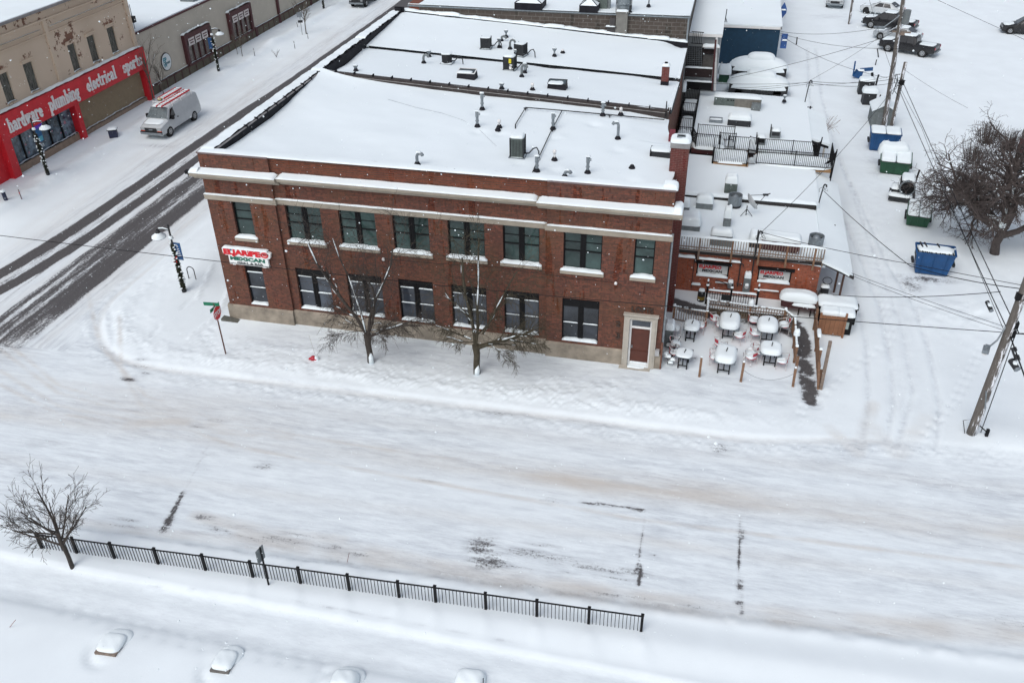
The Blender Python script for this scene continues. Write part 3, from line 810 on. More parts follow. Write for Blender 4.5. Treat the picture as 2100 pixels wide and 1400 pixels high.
# stone base
mb = MB()
for a, b, y in secs:
    if a < 20: 
        bb = b if b < 20 else 20.86
        mb.prism_x([(y-0.10,-0.3),(y-0.10,0.90),(y-0.02,0.98),(y+0.2,0.98),(y+0.2,-0.3)], a-(0.1 if a == 0 else 0)+(0.012 if a == 3.62 else 0), bb-(0.012 if b == 17.02 else 0))
mb.prism_x([(-0.10,-0.3),(-0.10,0.90),(-0.02,0.98),(0.2,0.98),(0.2,-0.3)], 22.32, 22.64)
mb.prism_y([(-0.098,-0.3),(-0.098,0.9),(-0.02,0.978),(0.2,0.978),(0.2,-0.3)], -0.095, 13.2)
mb.box(22.45, 22.66, -0.06, 0.5, -0.3, 0.975)
bp('stone_base', mb, concrete)
# dark wedge of a low ramp kerb by the corner
mb = MB(); mb.prism_y([(-.42,0),(1.25,0.0),(.1,.22),(-.40,.28)], -.5, -.14); bp('corner_kerb', mb, plain('kerb_dark', (.10,.10,.085), .9))
# stone band and cornice
mb = MB()
for a, b, y in secs:
    x0 = a-0.09 if a == 0 else a+(0.09 if a == 3.62 else -0.09 if a > 17 else 0); x1 = b+0.09 if b == 22.6 else (b-0.09 if b == 17.02 else b+0.09)
    mb.prism_x([(y-0.03,6.96),(y-0.05,7.0),(y-0.08,7.22),(y-0.11,7.24),(y-0.11,7.28),(y+0.1,7.28),(y+0.1,6.96)], x0, x1)
bp('stone_band', mb, stone)
mb = MB()
for a, b, y in secs:
    x0 = a-0.42 if a == 0 else (a+0.42 if a == 3.62 else a-0.42); x1 = b+0.42 if b == 22.6 else (b-0.42 if b == 17.02 else b+0.42)
    mb.prism_x([(y-0.04,8.05),(y-0.07,8.13),(y-0.15,8.15),(y-0.18,8.24),(y-0.34,8.27),(y-0.42,8.33),(y-0.46,8.50),(y+0.1,8.56),(y+0.1,8.05)], x0, x1)
mb.box(22.62, 23.0, -0.40, 0.5, 8.29, 8.502); mb.box(-0.42, -0.02, -0.40, 13.2, 8.29, 8.502)
bp('cornice', mb, stone)
mb = MB()                                               # small stone dentil blocks below the cornice
for a, b, y in secs:
    k = a+0.1
    while k < b-0.1: mb.box(k, k+0.06, y-0.062, y-0.001, 8.155, 8.235); k += 0.13
bp('dentils', mb, stone)
mb = MB()
for a, b, y in secs:
    mb.box(a-0.04 if a == 0 else a, b+0.04 if b == 22.6 else b, y-0.05, y+0.40, 9.342, 9.40+ (0.0 if y else 0.004))
mb.box(22.25, 22.64, 0.41, 0.60, 9.342, 9.40)
bp('coping', mb, coping)
# snow on ledges
mb = MB()
for i, (a, b, y) in enumerate(secs):
    wavy_strip(mb, a-0.07 if a == 0 else a+0.02, b+0.05 if b == 22.6 else b-0.02, y-0.105, y+0.02, 7.28, 0.032, 60+i, None, 0.01)
    wavy_strip(mb, (a-0.42) if a == 0 else a+(.42 if y else -.40), b+(0.40 if b == 22.6 else (-.42 if y else 0.42)), y-0.45, y+0.02, 8.50, 0.11, 70+i, None, 0.01, amp=.25, prof=[(-.01,-.015),(-.008,.25),(.12,.42),(.5,.75),(.85,1.05),(1.0,1.25)])
mb.pillow(22.80, 0.05, 8.5, 0.42, 0.95, 0.24, seed=3, p=9, q=9)
mb.pillow(22.38, 0.30, 9.38, 0.66, 0.62, 0.26, seed=4, p=9, q=9)
strip_x(mb, -0.4, 13.2, -0.42, 0.02, 8.5, 0.2, 5, 60)
wavy_strip(mb, 0.0, 22.2, 0.02, 0.46, 9.395, 0.05, 77, None, 0.02)
bp('ledge_snow', mb, snow, smooth=True)

# roof snow
def cop_z(y): return 9.40
def par2_z(x): return 9.40-0.052*(x-0.8)
DIPS = [tuple(at(u, v, 'z', 8.75))[:2] for u, v in ((979,260),(989,225),(1134,265),(1236,237),(1267,285),(1205,355),(1101,352),(856,338),(1024,262),(1137,329),(1062,318),(1296,345))]
def rz1(x, y):
    b = 9.02-0.046*(x)
    b += 0.36*s01(7.0, 12.2, y)*math.exp(-(x-0.8)/1.8)            # drift climbing the west parapet
    b += 0.30*math.exp(-((y-0.4)/0.9))*(1-0.3*s01(15, 22, x))      # drift behind the street parapet
    b += 0.22*math.exp(-max(0, 13.2-y)/0.5)*math.exp(-(x-0.8)/2.5)
    b += 0.05*math.exp(-max(0, 13.2-y)/0.35)
    if y > 9 and x > 20: b -= 0.1*(x-20)
    for dx_, dy_ in DIPS:
        r2 = (x-dx_)**2+(y-dy_)**2
        if r2 < 1.2: b -= 0.085*math.exp(-r2/0.10); b += .03*math.exp(-((x-dx_-.5)**2+(y-dy_-.3)**2)/.12)
    return b+0.16*fb(x*0.22+y*.05, y*0.35, 2)+.03*fb(x*1.3, y*1.1, 5)
mb = MB(); snow_sheet(mb, 0.74, 22.28, 0.35, 13.19, rz1, 0.17, 0.12)
mb.v = [(0.74+(x-0.74)*(21.54-0.9*s01(7.5, 12.6, y))/21.54, y, z) for x, y, z in mb.v]
bp('roof_snow', mb, snow_roof, smooth=True)
# parapet 1 (west) and membrane upstands
mb = MB(); mb.box(0.24, 0.70, 0.42, 28.2, 8.2, 9.36)
bp('west_parapet', mb, darkrub)
mb = MB(); mb.box(0.66, 0.76, 0.6, 12.6, 9.362, 9.40)
bp('metal_edge', mb, plain('edge_metal', (0.25, 0.24, 0.24), 0.5))
mb = MB(); strip_x(mb, 0.3, 13.3, -0.02, 0.66, 9.36, 0.11, 8, 60)
bp('parapet_snow', mb, snow, smooth=True)
mb = MB()
for k in range(9): mb.box(0.60, 0.80, 3.6+k*1.15, 3.66+k*1.15, 9.34, 9.50)
bp('coping_seams', mb, darkrub)
# parapet between roof one and two
mb = MB()
n = 24
for i in range(n):
    xa, xb = 0.8+i*(21.3-0.8)/n, 0.8+(i+1)*(21.3-0.8)/n
    za, zb = par2_z(xa), par2_z(xb)
    mb.add([(xa,13.2,7.6),(xb,13.2,7.6),(xb,13.2,zb),(xa,13.2,za),(xa,13.5,7.6),(xb,13.5,7.6),(xb,13.5,zb),(xa,13.5,za)], [(0,1,2,3),(3,2,6,7),(7,6,5,4)])
mb.add([(21.3,13.2,7.6),(21.3,13.5,7.6),(21.3,13.5,par2_z(21.3)),(21.3,13.2,par2_z(21.3))], [(0,1,2,3)])
mb.box(21.25, 21.33, 13.14, 13.5, 7.9, 8.42)
bp('north_parapet', mb, plain('parapet_brown', (0.035, 0.027, 0.025), 0.7, var=0.4))
mb = MB()
for i in range(18):
    x = 1.6+i*1.165; mb.box(x-0.025, x+0.025, 13.17, 13.46, par2_z(x)+0.0, par2_z(x)+0.12)
bp('coping_seams', mb, darkrub)
mb = MB(); mb.beam((0.9,13.18,par2_z(.9)-0.14), (21.2,13.18,par2_z(21.2)-0.14), 0.03, 0.025)
bp('flashing_line', mb, plain('flashing', (0.3,0.29,0.28), 0.5))

# windows
def window(x0, x1, z0, z1, y, double, upper, parent, seed=0):
    f = MB(); t = 0.055; yy = y+0.13
    bars = [(x0,x0+t),(x1-t,x1)]
    f.box(x0, x1, yy, yy+0.07, z1-t, z1-0.002); f.box(x0, x1, yy, yy+0.07, z0+0.002, z0+t)
    for a, b in bars: f.box(a+0.002, b-0.002, yy-0.004, yy+0.07, z0+t, z1-t)
    cx = (x0+x1)/2; panes = [(x0+t, x1-t)]
    if double:
        f.box(cx-0.13, cx+0.13, yy-0.01, yy+0.07, z0+t, z1-t)
        for s in (-1, 1): f.box(cx+s*0.055-0.012, cx+s*0.055+0.012, yy-0.03, yy-0.01, z0+t, z1-t)
        panes = [(x0+t, cx-0.13), (cx+0.13, x1-t)]
    ztop = z1-t
    if not upper: 
        f.box(x0+t, x1-t, yy-0.006, yy+0.06, z1-0.50, z1-t)          # dark transom panel
        ztop = z1-0.50
    zm = (z0+ztop)/2+0.02
    for a, b in panes:
        f.box(a, b, yy-0.012, yy+0.05, zm-0.025, zm+0.025)
        if upper: f.box(a, b, yy+0.005, yy+0.05, z1-0.52, z1-0.50)
    w = bp('window', f, black, parent)
    for a, b in panes:
        g = MB(); g.box(a, b, yy+0.045, yy+0.06, z0+t, ztop)
        bp('pane', g, glass_up if upper else glass_lo, w)
    if not upper:
        for a, b in panes:
            for zz_, q_ in ((zm+0.02, 0), (ztop, 1))[:2 if (seed//7+int(a*3)) % 3 == 0 else 1]:
                s = MB(); wavy_strip(s, a, b, yy-0.035, yy+0.01, zz_, 0.014+.012*((seed+q_) % 3), seed+q_, 10, 0.005); bp('rail_snow', s, snow, w, smooth=True)
        s = MB()
        wavy_strip(s, x0+0.02, x1-0.02, y-0.02, y+0.16, z0, 0.09, seed+3, 12, 0.02)
        bp('sill_snow', s, snow, w, smooth=True)
    else:
        s = MB(); s.box(x0-0.13, x1+0.13, y-0.10, y+0.16, z0-0.19, z0-0.002)
        bp('stone_sill', s, stone, w)
        s = MB(); wavy_strip(s, x0-0.12, x1+0.12, y-0.10, y+0.14, z0-0.002, 0.09, seed+5, 16, 0.02)
        bp('sill_snow', s, snow, w, smooth=True)
    # room behind: a recessed dark box keeps the opening closed from the side too
    return w
for i, (a, b) in enumerate(WIN):
    y = yfront(a)
    window(a, b, 5.05, 6.95, y, b-a > 1.2, True, B0, i*7)
    if i < 7: window(a, b, 1.15, 3.50, y, b-a > 1.2, False, B0, 100+i*7)
for k in range(4):
    for z0, z1 in ((5.05, 6.95), (1.15, 3.5)):
        y0 = 13.2-(1.6+k*3.0)-1.7; f = MB(); f.box(0.15, 0.2, y0, y0+1.7, z0, z1); w = bp('window', f, black)
        g = MB(); g.box(0.13, 0.149, y0+0.1, y0+0.8, z0+0.08, z1-0.08); g.box(0.13, 0.149, y0+0.9, y0+1.6, z0+0.08, z1-0.08); bp('pane', g, glass_up, w)
# entrance
d = MB()
d.box(20.80, 21.02, -0.16, 0.2, -0.2, 3.03); d.box(22.16, 22.36, -0.16, 0.2, -0.2, 3.03); d.box(21.02, 22.16, -0.16, 0.2, 2.80, 3.028)
d.box(20.88, 21.07, -0.19, -0.16, 0.15, 2.94); d.box(22.11, 22.28, -0.19, -0.16, 0.15, 2.94); d.box(21.07, 22.11, -0.19, -0.16, 2.86, 2.94)
d.box(20.76, 22.40, -0.22, 0.1, 3.03, 3.10); d.box(20.70, 22.2, -0.42, -0.16, -0.1, 0.16)
dr = bp('doorway', d, plain('door_stone', (0.40, 0.37, 0.32), 0.85, var=0.12))
d = MB(); d.box(21.07, 21.17, -0.02, 0.1, 0.12, 2.80); d.box(22.04, 22.12, -0.02, 0.1, 0.12, 2.80); d.box(21.17, 22.04, -0.02, 0.1, 2.27, 2.37); d.box(21.17, 22.04, -0.02, 0.1, 2.72, 2.80)
d.box(21.17, 22.04, -0.02, 0.1, 0.12, 0.30)
bp('door_frame', d, white, dr)
d = MB(); d.box(21.17, 22.04, 0.03, 0.08, 0.30, 2.27); d.box(21.25, 21.96, 0.015, 0.03, 0.42, 1.0); d.box(21.25, 21.96, 0.015, 0.03, 1.1, 2.17)
bp('door_leaf', d, doorbrown, dr)
d = MB(); d.box(21.22, 21.26, -0.03, 0.015, 1.15, 1.30); bp('handle', d, galv, dr)
d = MB(); d.box(21.17, 22.04, 0.03, 0.06, 2.37, 2.72); bp('transom', d, glass_lo, dr)
d = MB(); wavy_strip(d, 21.17, 22.04, -0.04, 0.03, 0.30, 0.05, 3, 12, 0.01); wavy_strip(d, 21.05, 22.1, -0.3, 0.0, 0.1, 0.08, 4, 12); bp('step_snow', d, snow, dr, smooth=True)
letters = plain('bronze_letter', (0.045, 0.026, 0.018), 0.5)
text_mesh('LOFTS', 0.37, letters, B0, (21.08, -0.03, 3.20), SOUTH, 'sign_letters', 0.03, 0.012, 1.0, spacing=0.98)
text_mesh('2', 0.42, letters, B0, (20.42, -0.03, 2.28), SOUTH, 'house_number', 0.03, 0.012)
text_mesh('3', 0.42, letters, B0, (20.44, -0.03, 1.60), SOUTH, 'house_number', 0.03, 0.012)
d = MB(); d.box(22.37, 22.56, -0.22, -0.02, 0.95, 1.25); bp('wall_box', d, plain('box_white', (0.4, 0.4, 0.4), 0.5))
# gutter pipe at the east corner
d = MB(); d.tube([(22.66, 0.1, 7.3), (22.66, 0.1, 4.0), (22.68, 0.08, 1.0)], 0.05, 8); bp('downpipe', d, galv)
d = MB(); d.tube([(22.66, -0.02, 1.6), (22.66, -0.05, 0.0)], 0.06, 8); bp('downpipe', d, plain('rust_pipe', (0.16, 0.07, 0.045), 0.7))
# dark lamp bracket at the west end of the cornice
d = MB(); d.cbox((-0.55, -0.2, 8.42), (0.32, 0.2, 0.16)); d.cbox((-0.5, -0.2, 8.32), (0.16, 0.16, 0.12)); bp('cornice_lamp', d, black)
# restaurant sign, two boards
sg = thing('shop_sign', 'red, white and green restaurant sign with snow on top, above the narrow corner window', 'sign', (1.65, -0.1, 3.97)); sg.scale = (1, 1, .84)
d = MB()
pr = [(-1.28,0.20),(-1.30,0.52),(-1.22,0.58),(1.10,0.56),(1.36,0.44),(1.30,0.12),(1.16,0.06),(-1.15,0.08)]
d.prism_y(pr, -0.10, 0.06); d.box(-1.02, 1.14, -0.08, 0.06, -0.52, 0.075); d.box(-0.9, -0.75, -0.02, 0.06, -0.62, -0.52); d.box(0.75, 0.95, -0.02, 0.06, -0.62, -0.52)
d.build('sign_board', plain('sign_white', (0.78, 0.80, 0.79), 0.4, var=0.03), sg)
text_mesh('ELJARIPE', 0.46, redsign, sg, (-1.24, -0.105, 0.16), SOUTH, 'sign_letters', 0.012, 0.030, 1.16)
text_mesh('MEXICAN', 0.31, plain('sign_green', (0.005, 0.12, 0.075), 0.4, var=0.04), sg, (-0.95, -0.085, -0.22), SOUTH, 'sign_letters', 0.01, 0.018, 1.42)
text_mesh('GRILL & BAR', 0.19, plain('sign_grey', (0.11, 0.12, 0.12), 0.4, var=0.04), sg, (-0.60, -0.085, -0.44), SOUTH, 'sign_letters', 0.01, 0.006, 1.35)
d = MB(); d.tube([(1.02+0.17*math.cos(a), -0.115, 0.31+0.15*math.sin(a)) for a in [k*PI/7 for k in range(15)]], 0.045, 6); d.box(0.95, 1.1, -0.13, -0.1, 0.27, 0.36)
d.build('emblem_ring', redsign, sg)
d = MB(); d.tube([(0.80, -0.13, 0.36), (1.05, -0.13, 0.44), (1.26, -0.13, 0.38)], [0.02, 0.04, 0.02], 6); d.build('emblem_hat', plain('emblem_black', (0.03, 0.03, 0.03), 0.5), sg)
d = MB(); d.add([(-0.86,-0.125,0.52),(-0.72,-0.125,0.52),(-0.79,-0.125,0.40)], [(0,2,1)]); d.build('emblem_wedge', plain('emblem_blue', (0.02, 0.03, 0.12), 0.5), sg)
d = MB(); wavy_strip(d, -1.26, 1.2, -0.1, 0.08, 0.555, 0.07, 9, 30, 0.03); d.build('snow_cap', snow, sg, smooth=True)
# chimney of red brick on the east side
ch = thing('brick_chimney', 'tall square red brick chimney with snow cap on the east side of the brick building', 'chimney', (22.42, 5.7, 0))
d = MB(); d.box(-0.43, 0.43, -0.4, 0.4, -0.2, 9.25); d.build('stack', brick_red, ch)
d = MB(); d.box(-0.47, 0.47, -0.44, 0.44, 9.25, 9.50); d.build('chimney_cap', plain('cap_concrete', (0.25, 0.25, 0.25), 0.9), ch)
d = MB(); d.pillow(0, 0, 9.50, 0.98, 0.94, 0.20, seed=2, q=10); d.build('snow_cap', snow, ch, smooth=True)
d = MB(); d.box(-0.20, 0.20, -0.14, 0.14, 9.66, 9.74); d.box(-0.15, 0.15, -0.09, 0.09, 9.74, 9.745, 1); d.build('flue', [galv, black], ch)

# ------------------------------------------------------------------ the two buildings behind, same row
def z3n(x): return 9.42-0.063*(x-0.8)
def dark2(x): return 8.97-0.049*(x-0.5)
B2 = thing('flat_roof_building', 'narrow flat-roofed building with two skylights between the brick corner building and its neighbour', 'building', (0, 13.5, 0))
def b2(name, mb, m, **k): return mb.build(name, m, B2, world=True, **k)
mb = MB(); mb.box(0.02, 21.3, 13.503, 20.49, -0.2, 7.7); mb.box(-0.02, 0.24, 13.503, 20.49, 0, 9.36); b2('wall', mb, brick)
def rz2(x, y):
    t = (y-13.5)/7.0
    a = par2_z(x)-0.03; b = dark2(x)-0.16
    z = a*(1-t)+b*t
    z -= 0.38*math.exp(-(x-0.74)/0.9)*s01(13.6, 14.3, y)*(1-s01(16.5, 20.4, y))
    z -= 0.12*math.exp(-((x-20.5)/1.2)**2-((y-20)/0.8)**2)+0.10*math.exp(-((x-6.9)/0.7)**2-((y-20.2)/0.6)**2)+0.10*math.exp(-((x-13.2)/0.9)**2-((y-20.2)/0.6)**2)
    return z+0.09*fb(x*.25, y*.4, 4)+.02*fb(x*1.5, y*1.5, 5)
mb = MB(); snow_sheet(mb, 0.72, 21.32, 13.30, 20.5, rz2, 0.35, 0.15); b2('roof_snow', mb, snow_roof, smooth=True)
mb = MB(); strip_x(mb, 13.3, 20.5, -0.02, 0.64, 9.36, 0.12, 18, 40); b2('parapet_snow', mb, snow, smooth=True)
mb = MB()
for k in range(6): mb.box(0.60, 0.80, 13.9+k*1.15, 13.96+k*1.15, 9.34, 9.50)
b2('coping_seams', mb, darkrub)
B3 = thing('flat_roof_building', 'farther flat-roofed building with air conditioners, against the tall grey block wall', 'building', (0, 20.5, 0))
def b3(name, mb, m, **k): return mb.build(name, m, B3, world=True, **k)
mb = MB(); mb.box(0.02, 21.3, 20.503, 28.2, -0.2, 7.6); mb.box(-0.02, 0.24, 20.503, 28.2, 0, 9.36); b3('wall', mb, brick)
mb = MB(); n = 20
for i in range(n):
    xa, xb = 0.9+i*(21.32-0.9)/n, 0.9+(i+1)*(21.32-0.9)/n
    mb.add([(xa,20.5,7.0),(xb,20.5,7.0),(xb,20.5,dark2(xb)-.015),(xa,20.5,dark2(xa)-.015)], [(0,1,2,3)])
b3('roof_edge', mb, darkrub)
def rz3(x, y):
    t = (y-20.5)/7.5
    z = dark2(x)*(1-t)+(z3n(x)-0.06)*t-0.04*math.sin(t*PI)
    z -= 0.35*math.exp(-((x-21)/0.8)**2-((y-27.9)/0.7)**2)
    return z+0.09*fb(x*.25, y*.4, 4)+.02*fb(x*1.5, y*1.5, 5)
mb = MB(); snow_sheet(mb, 0.72, 21.34, 20.5, 28.0, rz3, 0.35, 0.10); b3('roof_snow', mb, snow_roof, smooth=True)
mb = MB(); n = 30
for i in range(n):
    xa, xb = 0.7+i*20.7/n, 0.7+(i+1)*20.7/n
    mb.add([(xa,28.0,7.5),(xb,28.0,7.5),(xb,28.0,z3n(xb)+.02),(xa,28.0,z3n(xa)+.02),(xa,28.3,z3n(xa)),(xb,28.3,z3n(xb))], [(0,1,2,3),(3,2,5,4)])
b3('north_parapet', mb, darkrub)
mb = MB(); wavy_strip(mb, 0.6, 21.4, 28.0, 28.32, 0, 0.13, 31, 90, 0.0, zf=lambda x: z3n(x)+0.02)
for x in (4.3, 12.0, 19.4): mb.pillow(x, 28.1, z3n(x)+.05, 1.6, 0.34, 0.2, seed=int(x), n=6)
strip_x(mb, 20.5, 28.2, -0.02, 0.70, 9.36, 0.13, 28, 40)
b3('parapet_snow', mb, snow, smooth=True)
mb = MB()
for k in range(8): mb.box(0.60, 0.74, 20.7+k*0.85, 20.7+k*0.85+0.45, 9.40, 9.47)
mb.box(0.35, 0.75, 27.5, 27.9, 9.35, 9.65); mb.box(0.2, 0.9, 27.85, 27.98, 9.3, 9.72)
b3('coping_seams', mb, darkrub)
# east edge gutter snow along both
for par, ya, yb, fz in ((B2, 13.5, 20.5, rz2), (B3, 20.5, 28.0, rz3)):
    mb = MB(); strip_x(mb, ya, yb, 21.25, 21.45, 0, 0.10, int(ya), 26, zf=lambda y, fz=fz: fz(21.25, y)-0.06); mb.build('eave_snow', snow, par, smooth=True, world=True)
    mb = MB(); mb.tube([(21.42, y, fz(21.25, y)-0.22+0.01*math.sin(y*3)) for y in np.linspace(ya, yb, 8)], 0.06, 6); mb.build('gutter', darkgrey, par, world=True)
# small brick chimney at the back
bc = thing('brick_chimney', 'small brick chimney with dark base at the back edge of the flat roofs', 'chimney', (20.6, 19.2, 7.7))
d = MB(); d.box(-0.22, 0.22, -0.2, 0.2, 0.45, 1.35); d.build('stack', brick_red, bc)
d = MB(); d.box(-0.24, 0.24, -0.22, 0.22, -0.2, 0.45); d.build('flashing', darkrub, bc)
d = MB(); d.box(-0.25, 0.25, -0.23, 0.23, 1.35, 1.42); d.pillow(0, 0, 1.42, 0.46, 0.42, 0.1, n=6); d.build('snow_cap', snow, bc, smooth=True)
d = MB(); d.cyl((0, 0, 1.42), 0.10, 0.16, 10); d.build('flue', black, bc)

# ------------------------------------------------------------------ the tall block-walled building behind
BB = thing('block_building', 'tall building with bare grey concrete block side wall and snowy roof behind the flat roofs', 'building', (1.6, 28.35, 0))
def bb(name, mb, m, parent=None, **k): return mb.build(name, m, parent or BB, world=True, **k)
mb = MB(); mb.box(1.9, 21.3, 28.36, 47.0, -0.2, 9.7); bb('block_wall', mb, cmu)
mb = MB(); mb.box(1.15, 1.9, 28.34, 47.0, -0.2, 9.9); bb('brick_pier', mb, plain('pier_brick', (0.16, 0.05, 0.03), 0.9, var=0.3, scale=5))
mb = MB(); mb.box(1.05, 21.42, 28.26, 28.46, 9.70, 9.79); mb.box(21.3, 21.42, 28.46, 47, 9.70, 9.79); mb.box(21.26, 21.38, 28.30, 28.34, 5, 9.7); bb('coping', mb, galv)
mb = MB(); snow_sheet(mb, 1.1, 21.4, 28.33, 47.0, lambda x, y: 9.84+0.03*fb(x*.3, y*.3, 7)+0.05*math.exp(-(y-28.3)), 0.8, 0.05); bb('roof_snow', mb, snow_roof, smooth=True)
mb = MB(); mb.box(16.35, 17.15, 28.05, 28.35, 7.9, 9.95); mb.box(16.3, 17.2, 28.0, 28.6, 9.95, 10.0); bb('exhaust_duct', mb, plain('duct_grey', (0.17, 0.165, 0.15), 0.7, var=0.2))
mb = MB(); mb.box(15.75, 16.35, 28.06, 28.3, 7.9, 9.0); mb.box(15.65, 16.4, 27.95, 28.3, 8.9, 8.98); mb.box(15.95, 16.3, 28.0, 28.25, 9.0, 9.55); bb('vent_box', mb, plain('duct_dark', (0.05, 0.045, 0.045), 0.7))
mb = MB(); mb.pillow(16.0, 28.1, 8.98, 0.7, 0.3, 0.07, n=6); mb.pillow(16.75, 28.3, 10.0, 0.85, 0.5, 0.08, n=6); bb('duct_snow', mb, snow, smooth=True)
ef = thing('exhaust_fan', 'large round galvanised exhaust fan above the grey block wall', 'roof fan', (16.75, 29.0, 9.8))
d = MB(); d.lathe((0,0,0), [(0.30,0.1),(0.42,0.2),(0.42,0.45),(0.50,0.55),(0.52,1.05),(0.46,1.08),(0.44,1.6),(0.0,1.62)], 22); d.build('fan_housing', galv, ef, smooth=True, autosmooth=35)
d = MB(); d.lathe((0,0,0), [(0.525,1.0),(0.54,1.02),(0.54,1.12),(0.46,1.13)], 22); d.build('fan_band', darkgrey, ef)
for x, y in ((-.5,-.3),(.5,-.3),(.5,.4),(-.5,.4)): d = MB(); d.tube([(x,y,0),(x,y,1.0)], 0.025, 5); d.build('leg', black, ef)
def pyramid(loc, w, dd, h, label, rz=0):
    t = thing('roof_skylight', label, 'skylight', loc, rz)
    d = MB(); d.box(-w/2, w/2, -dd/2, dd/2, -0.1, h*.5); d.build('kerb', darkrub, t)
    d = MB(); d.add([(-w/2*.96,-dd/2*.96,h*.5),(w/2*.96,-dd/2*.96,h*.5),(w/2*.96,dd/2*.96,h*.5),(-w/2*.96,dd/2*.96,h*.5),(0,0,h*1.1)], [(0,1,4),(1,2,4),(2,3,4),(3,0,4)]); d.build('glass_pyramid', snow, t)
    d = MB()
    for x, y in ((-1,-1),(1,-1),(1,1),(-1,1)): d.tube([(x*w/2*.96, y*dd/2*.96, h*.52), (0,0,h*1.12)], 0.03, 5)
    d.build('glazing_bar', black, t); return t
pyramid(tuple(at(1088,13,'z',9.9)), 2.0, 1.6, 0.75, 'wide dark pyramid skylight on the farthest roof, left of the other')
pyramid(tuple(at(1209,20,'z',9.9)), 1.3, 1.1, 0.75, 'small dark pyramid skylight beside green box on farthest roof')
d = MB(); p = at(1236,6,'z',10.2); ob = thing('roof_unit', 'tall green-grey metal cabinet beside the small pyramid skylight', 'air conditioner', (p.x, p.y, 9.85))
d.box(-0.35,0.35,-0.3,0.5,0,1.6); d.build('cabinet', greygreen, ob); d = MB(); d.box(0.36,0.55,-0.2,0.3,0,1.5); d.build('side_panel', greym, ob)
# ------------------------------------------------------------------ things on the roofs
def on(u, v, fz, z=8.7):
    for _ in range(5):
        p = at(u, v, 'z', z); z = fz(p.x, p.y)
    return Vector((p.x, p.y, z))
def on_h(p, v_top, u_top=None):
    """height above p of a point seen at pixel row v_top"""
    q = at(u_top if u_top else 1200, v_top, 'y', p.y); return q.z-p.z
def vent_pipe(kind, p, h, label, rz=0.0, group='vent pipes on the brick building roof', r=0.075):
    t = thing('vent_pipe', label, 'vent pipe', p, rz, group)
    b = MB(); b.lathe((0,0,-0.1), [(0.17,0.1),(0.15,0.16),(0.10,0.24),(r+.01,0.27)], 12); b.build('flashing_collar', darkrub, t, smooth=True)
    d = MB()
    if kind == 'elbow':
        d.tube([(0,0,0.1),(0,0,h-0.16),(0.03,0,h-0.05),(0.14,0,h)], r, 10); d.build('pipe', galv, t, smooth=True, autosmooth=50)
        c = MB(); c.tube([(0.14,0,h),(0.26,0,h-0.02),(0.30,0,h-0.10)], r*1.15, 10); c.build('elbow_cap', galv, t, smooth=True, autosmooth=50)
    elif kind == 'tall':
        d.tube([(0,0,0.1),(0,0,h-0.25)], r, 10); d.build('pipe', galv, t, smooth=True, autosmooth=50)
        c = MB(); c.tube([(0,0,h-0.28),(0,0,h)], r*1.25, 10); c.tube([(0,0,h-0.13),(0.16,0,h-0.13)], r*0.9, 8); c.build('cap', galv, t)
        c = MB(); c.lathe((0,0,h*0.35), [(r+.004,0),(r+.03,0.02),(r+.03,0.05),(r+.004,0.07)], 10); c.build('clamp', galv, t)
    elif kind == 'hook':
        d.tube([(0,0,0.05),(0,0,h-0.2),(0.05,0,h-0.06),(0.17,0,h),(0.30,0,h-0.05),(0.35,0,h-0.17)], r, 10); d.build('pipe', greym, t, smooth=True, autosmooth=50)
    elif kind == 'cone':
        d.tube([(0,0,0.05),(0,0,h-0.18)], r*.8, 10); d.build('pipe', galv, t, smooth=True)
        c = MB(); c.lathe((0,0,h-0.18), [(r*.8,0),(r*2.0,0.14),(r*2.1,0.18),(0,0.17)], 12); c.build('cap', galv, t)
    elif kind == 'white':
        d.tube([(0,0,0.05),(0,0,h-0.15)], r*.7, 10); d.build('pipe', white, t, smooth=True)
        c = MB(); c.tube([(0,0,h-0.2),(0,0,h-0.05),(0,0,h)], [r*1.1,r*1.3,r*.5], 10); c.build('cap', white, t, smooth=True)
    elif kind == 'stub':
        d.tube([(0,0,0.0),(0,0,h)], r, 10); d.build('pipe', darkgrey, t)
    if kind in ('elbow', 'tall', 'cone'):
        s = MB(); s.pillow(0.1 if kind == 'elbow' else 0, 0, h+0.02 if kind != 'elbow' else h+r*0.8, 0.26, 0.16, 0.06, n=5); s.build('snow_cap', snow, t, smooth=True)
    return t
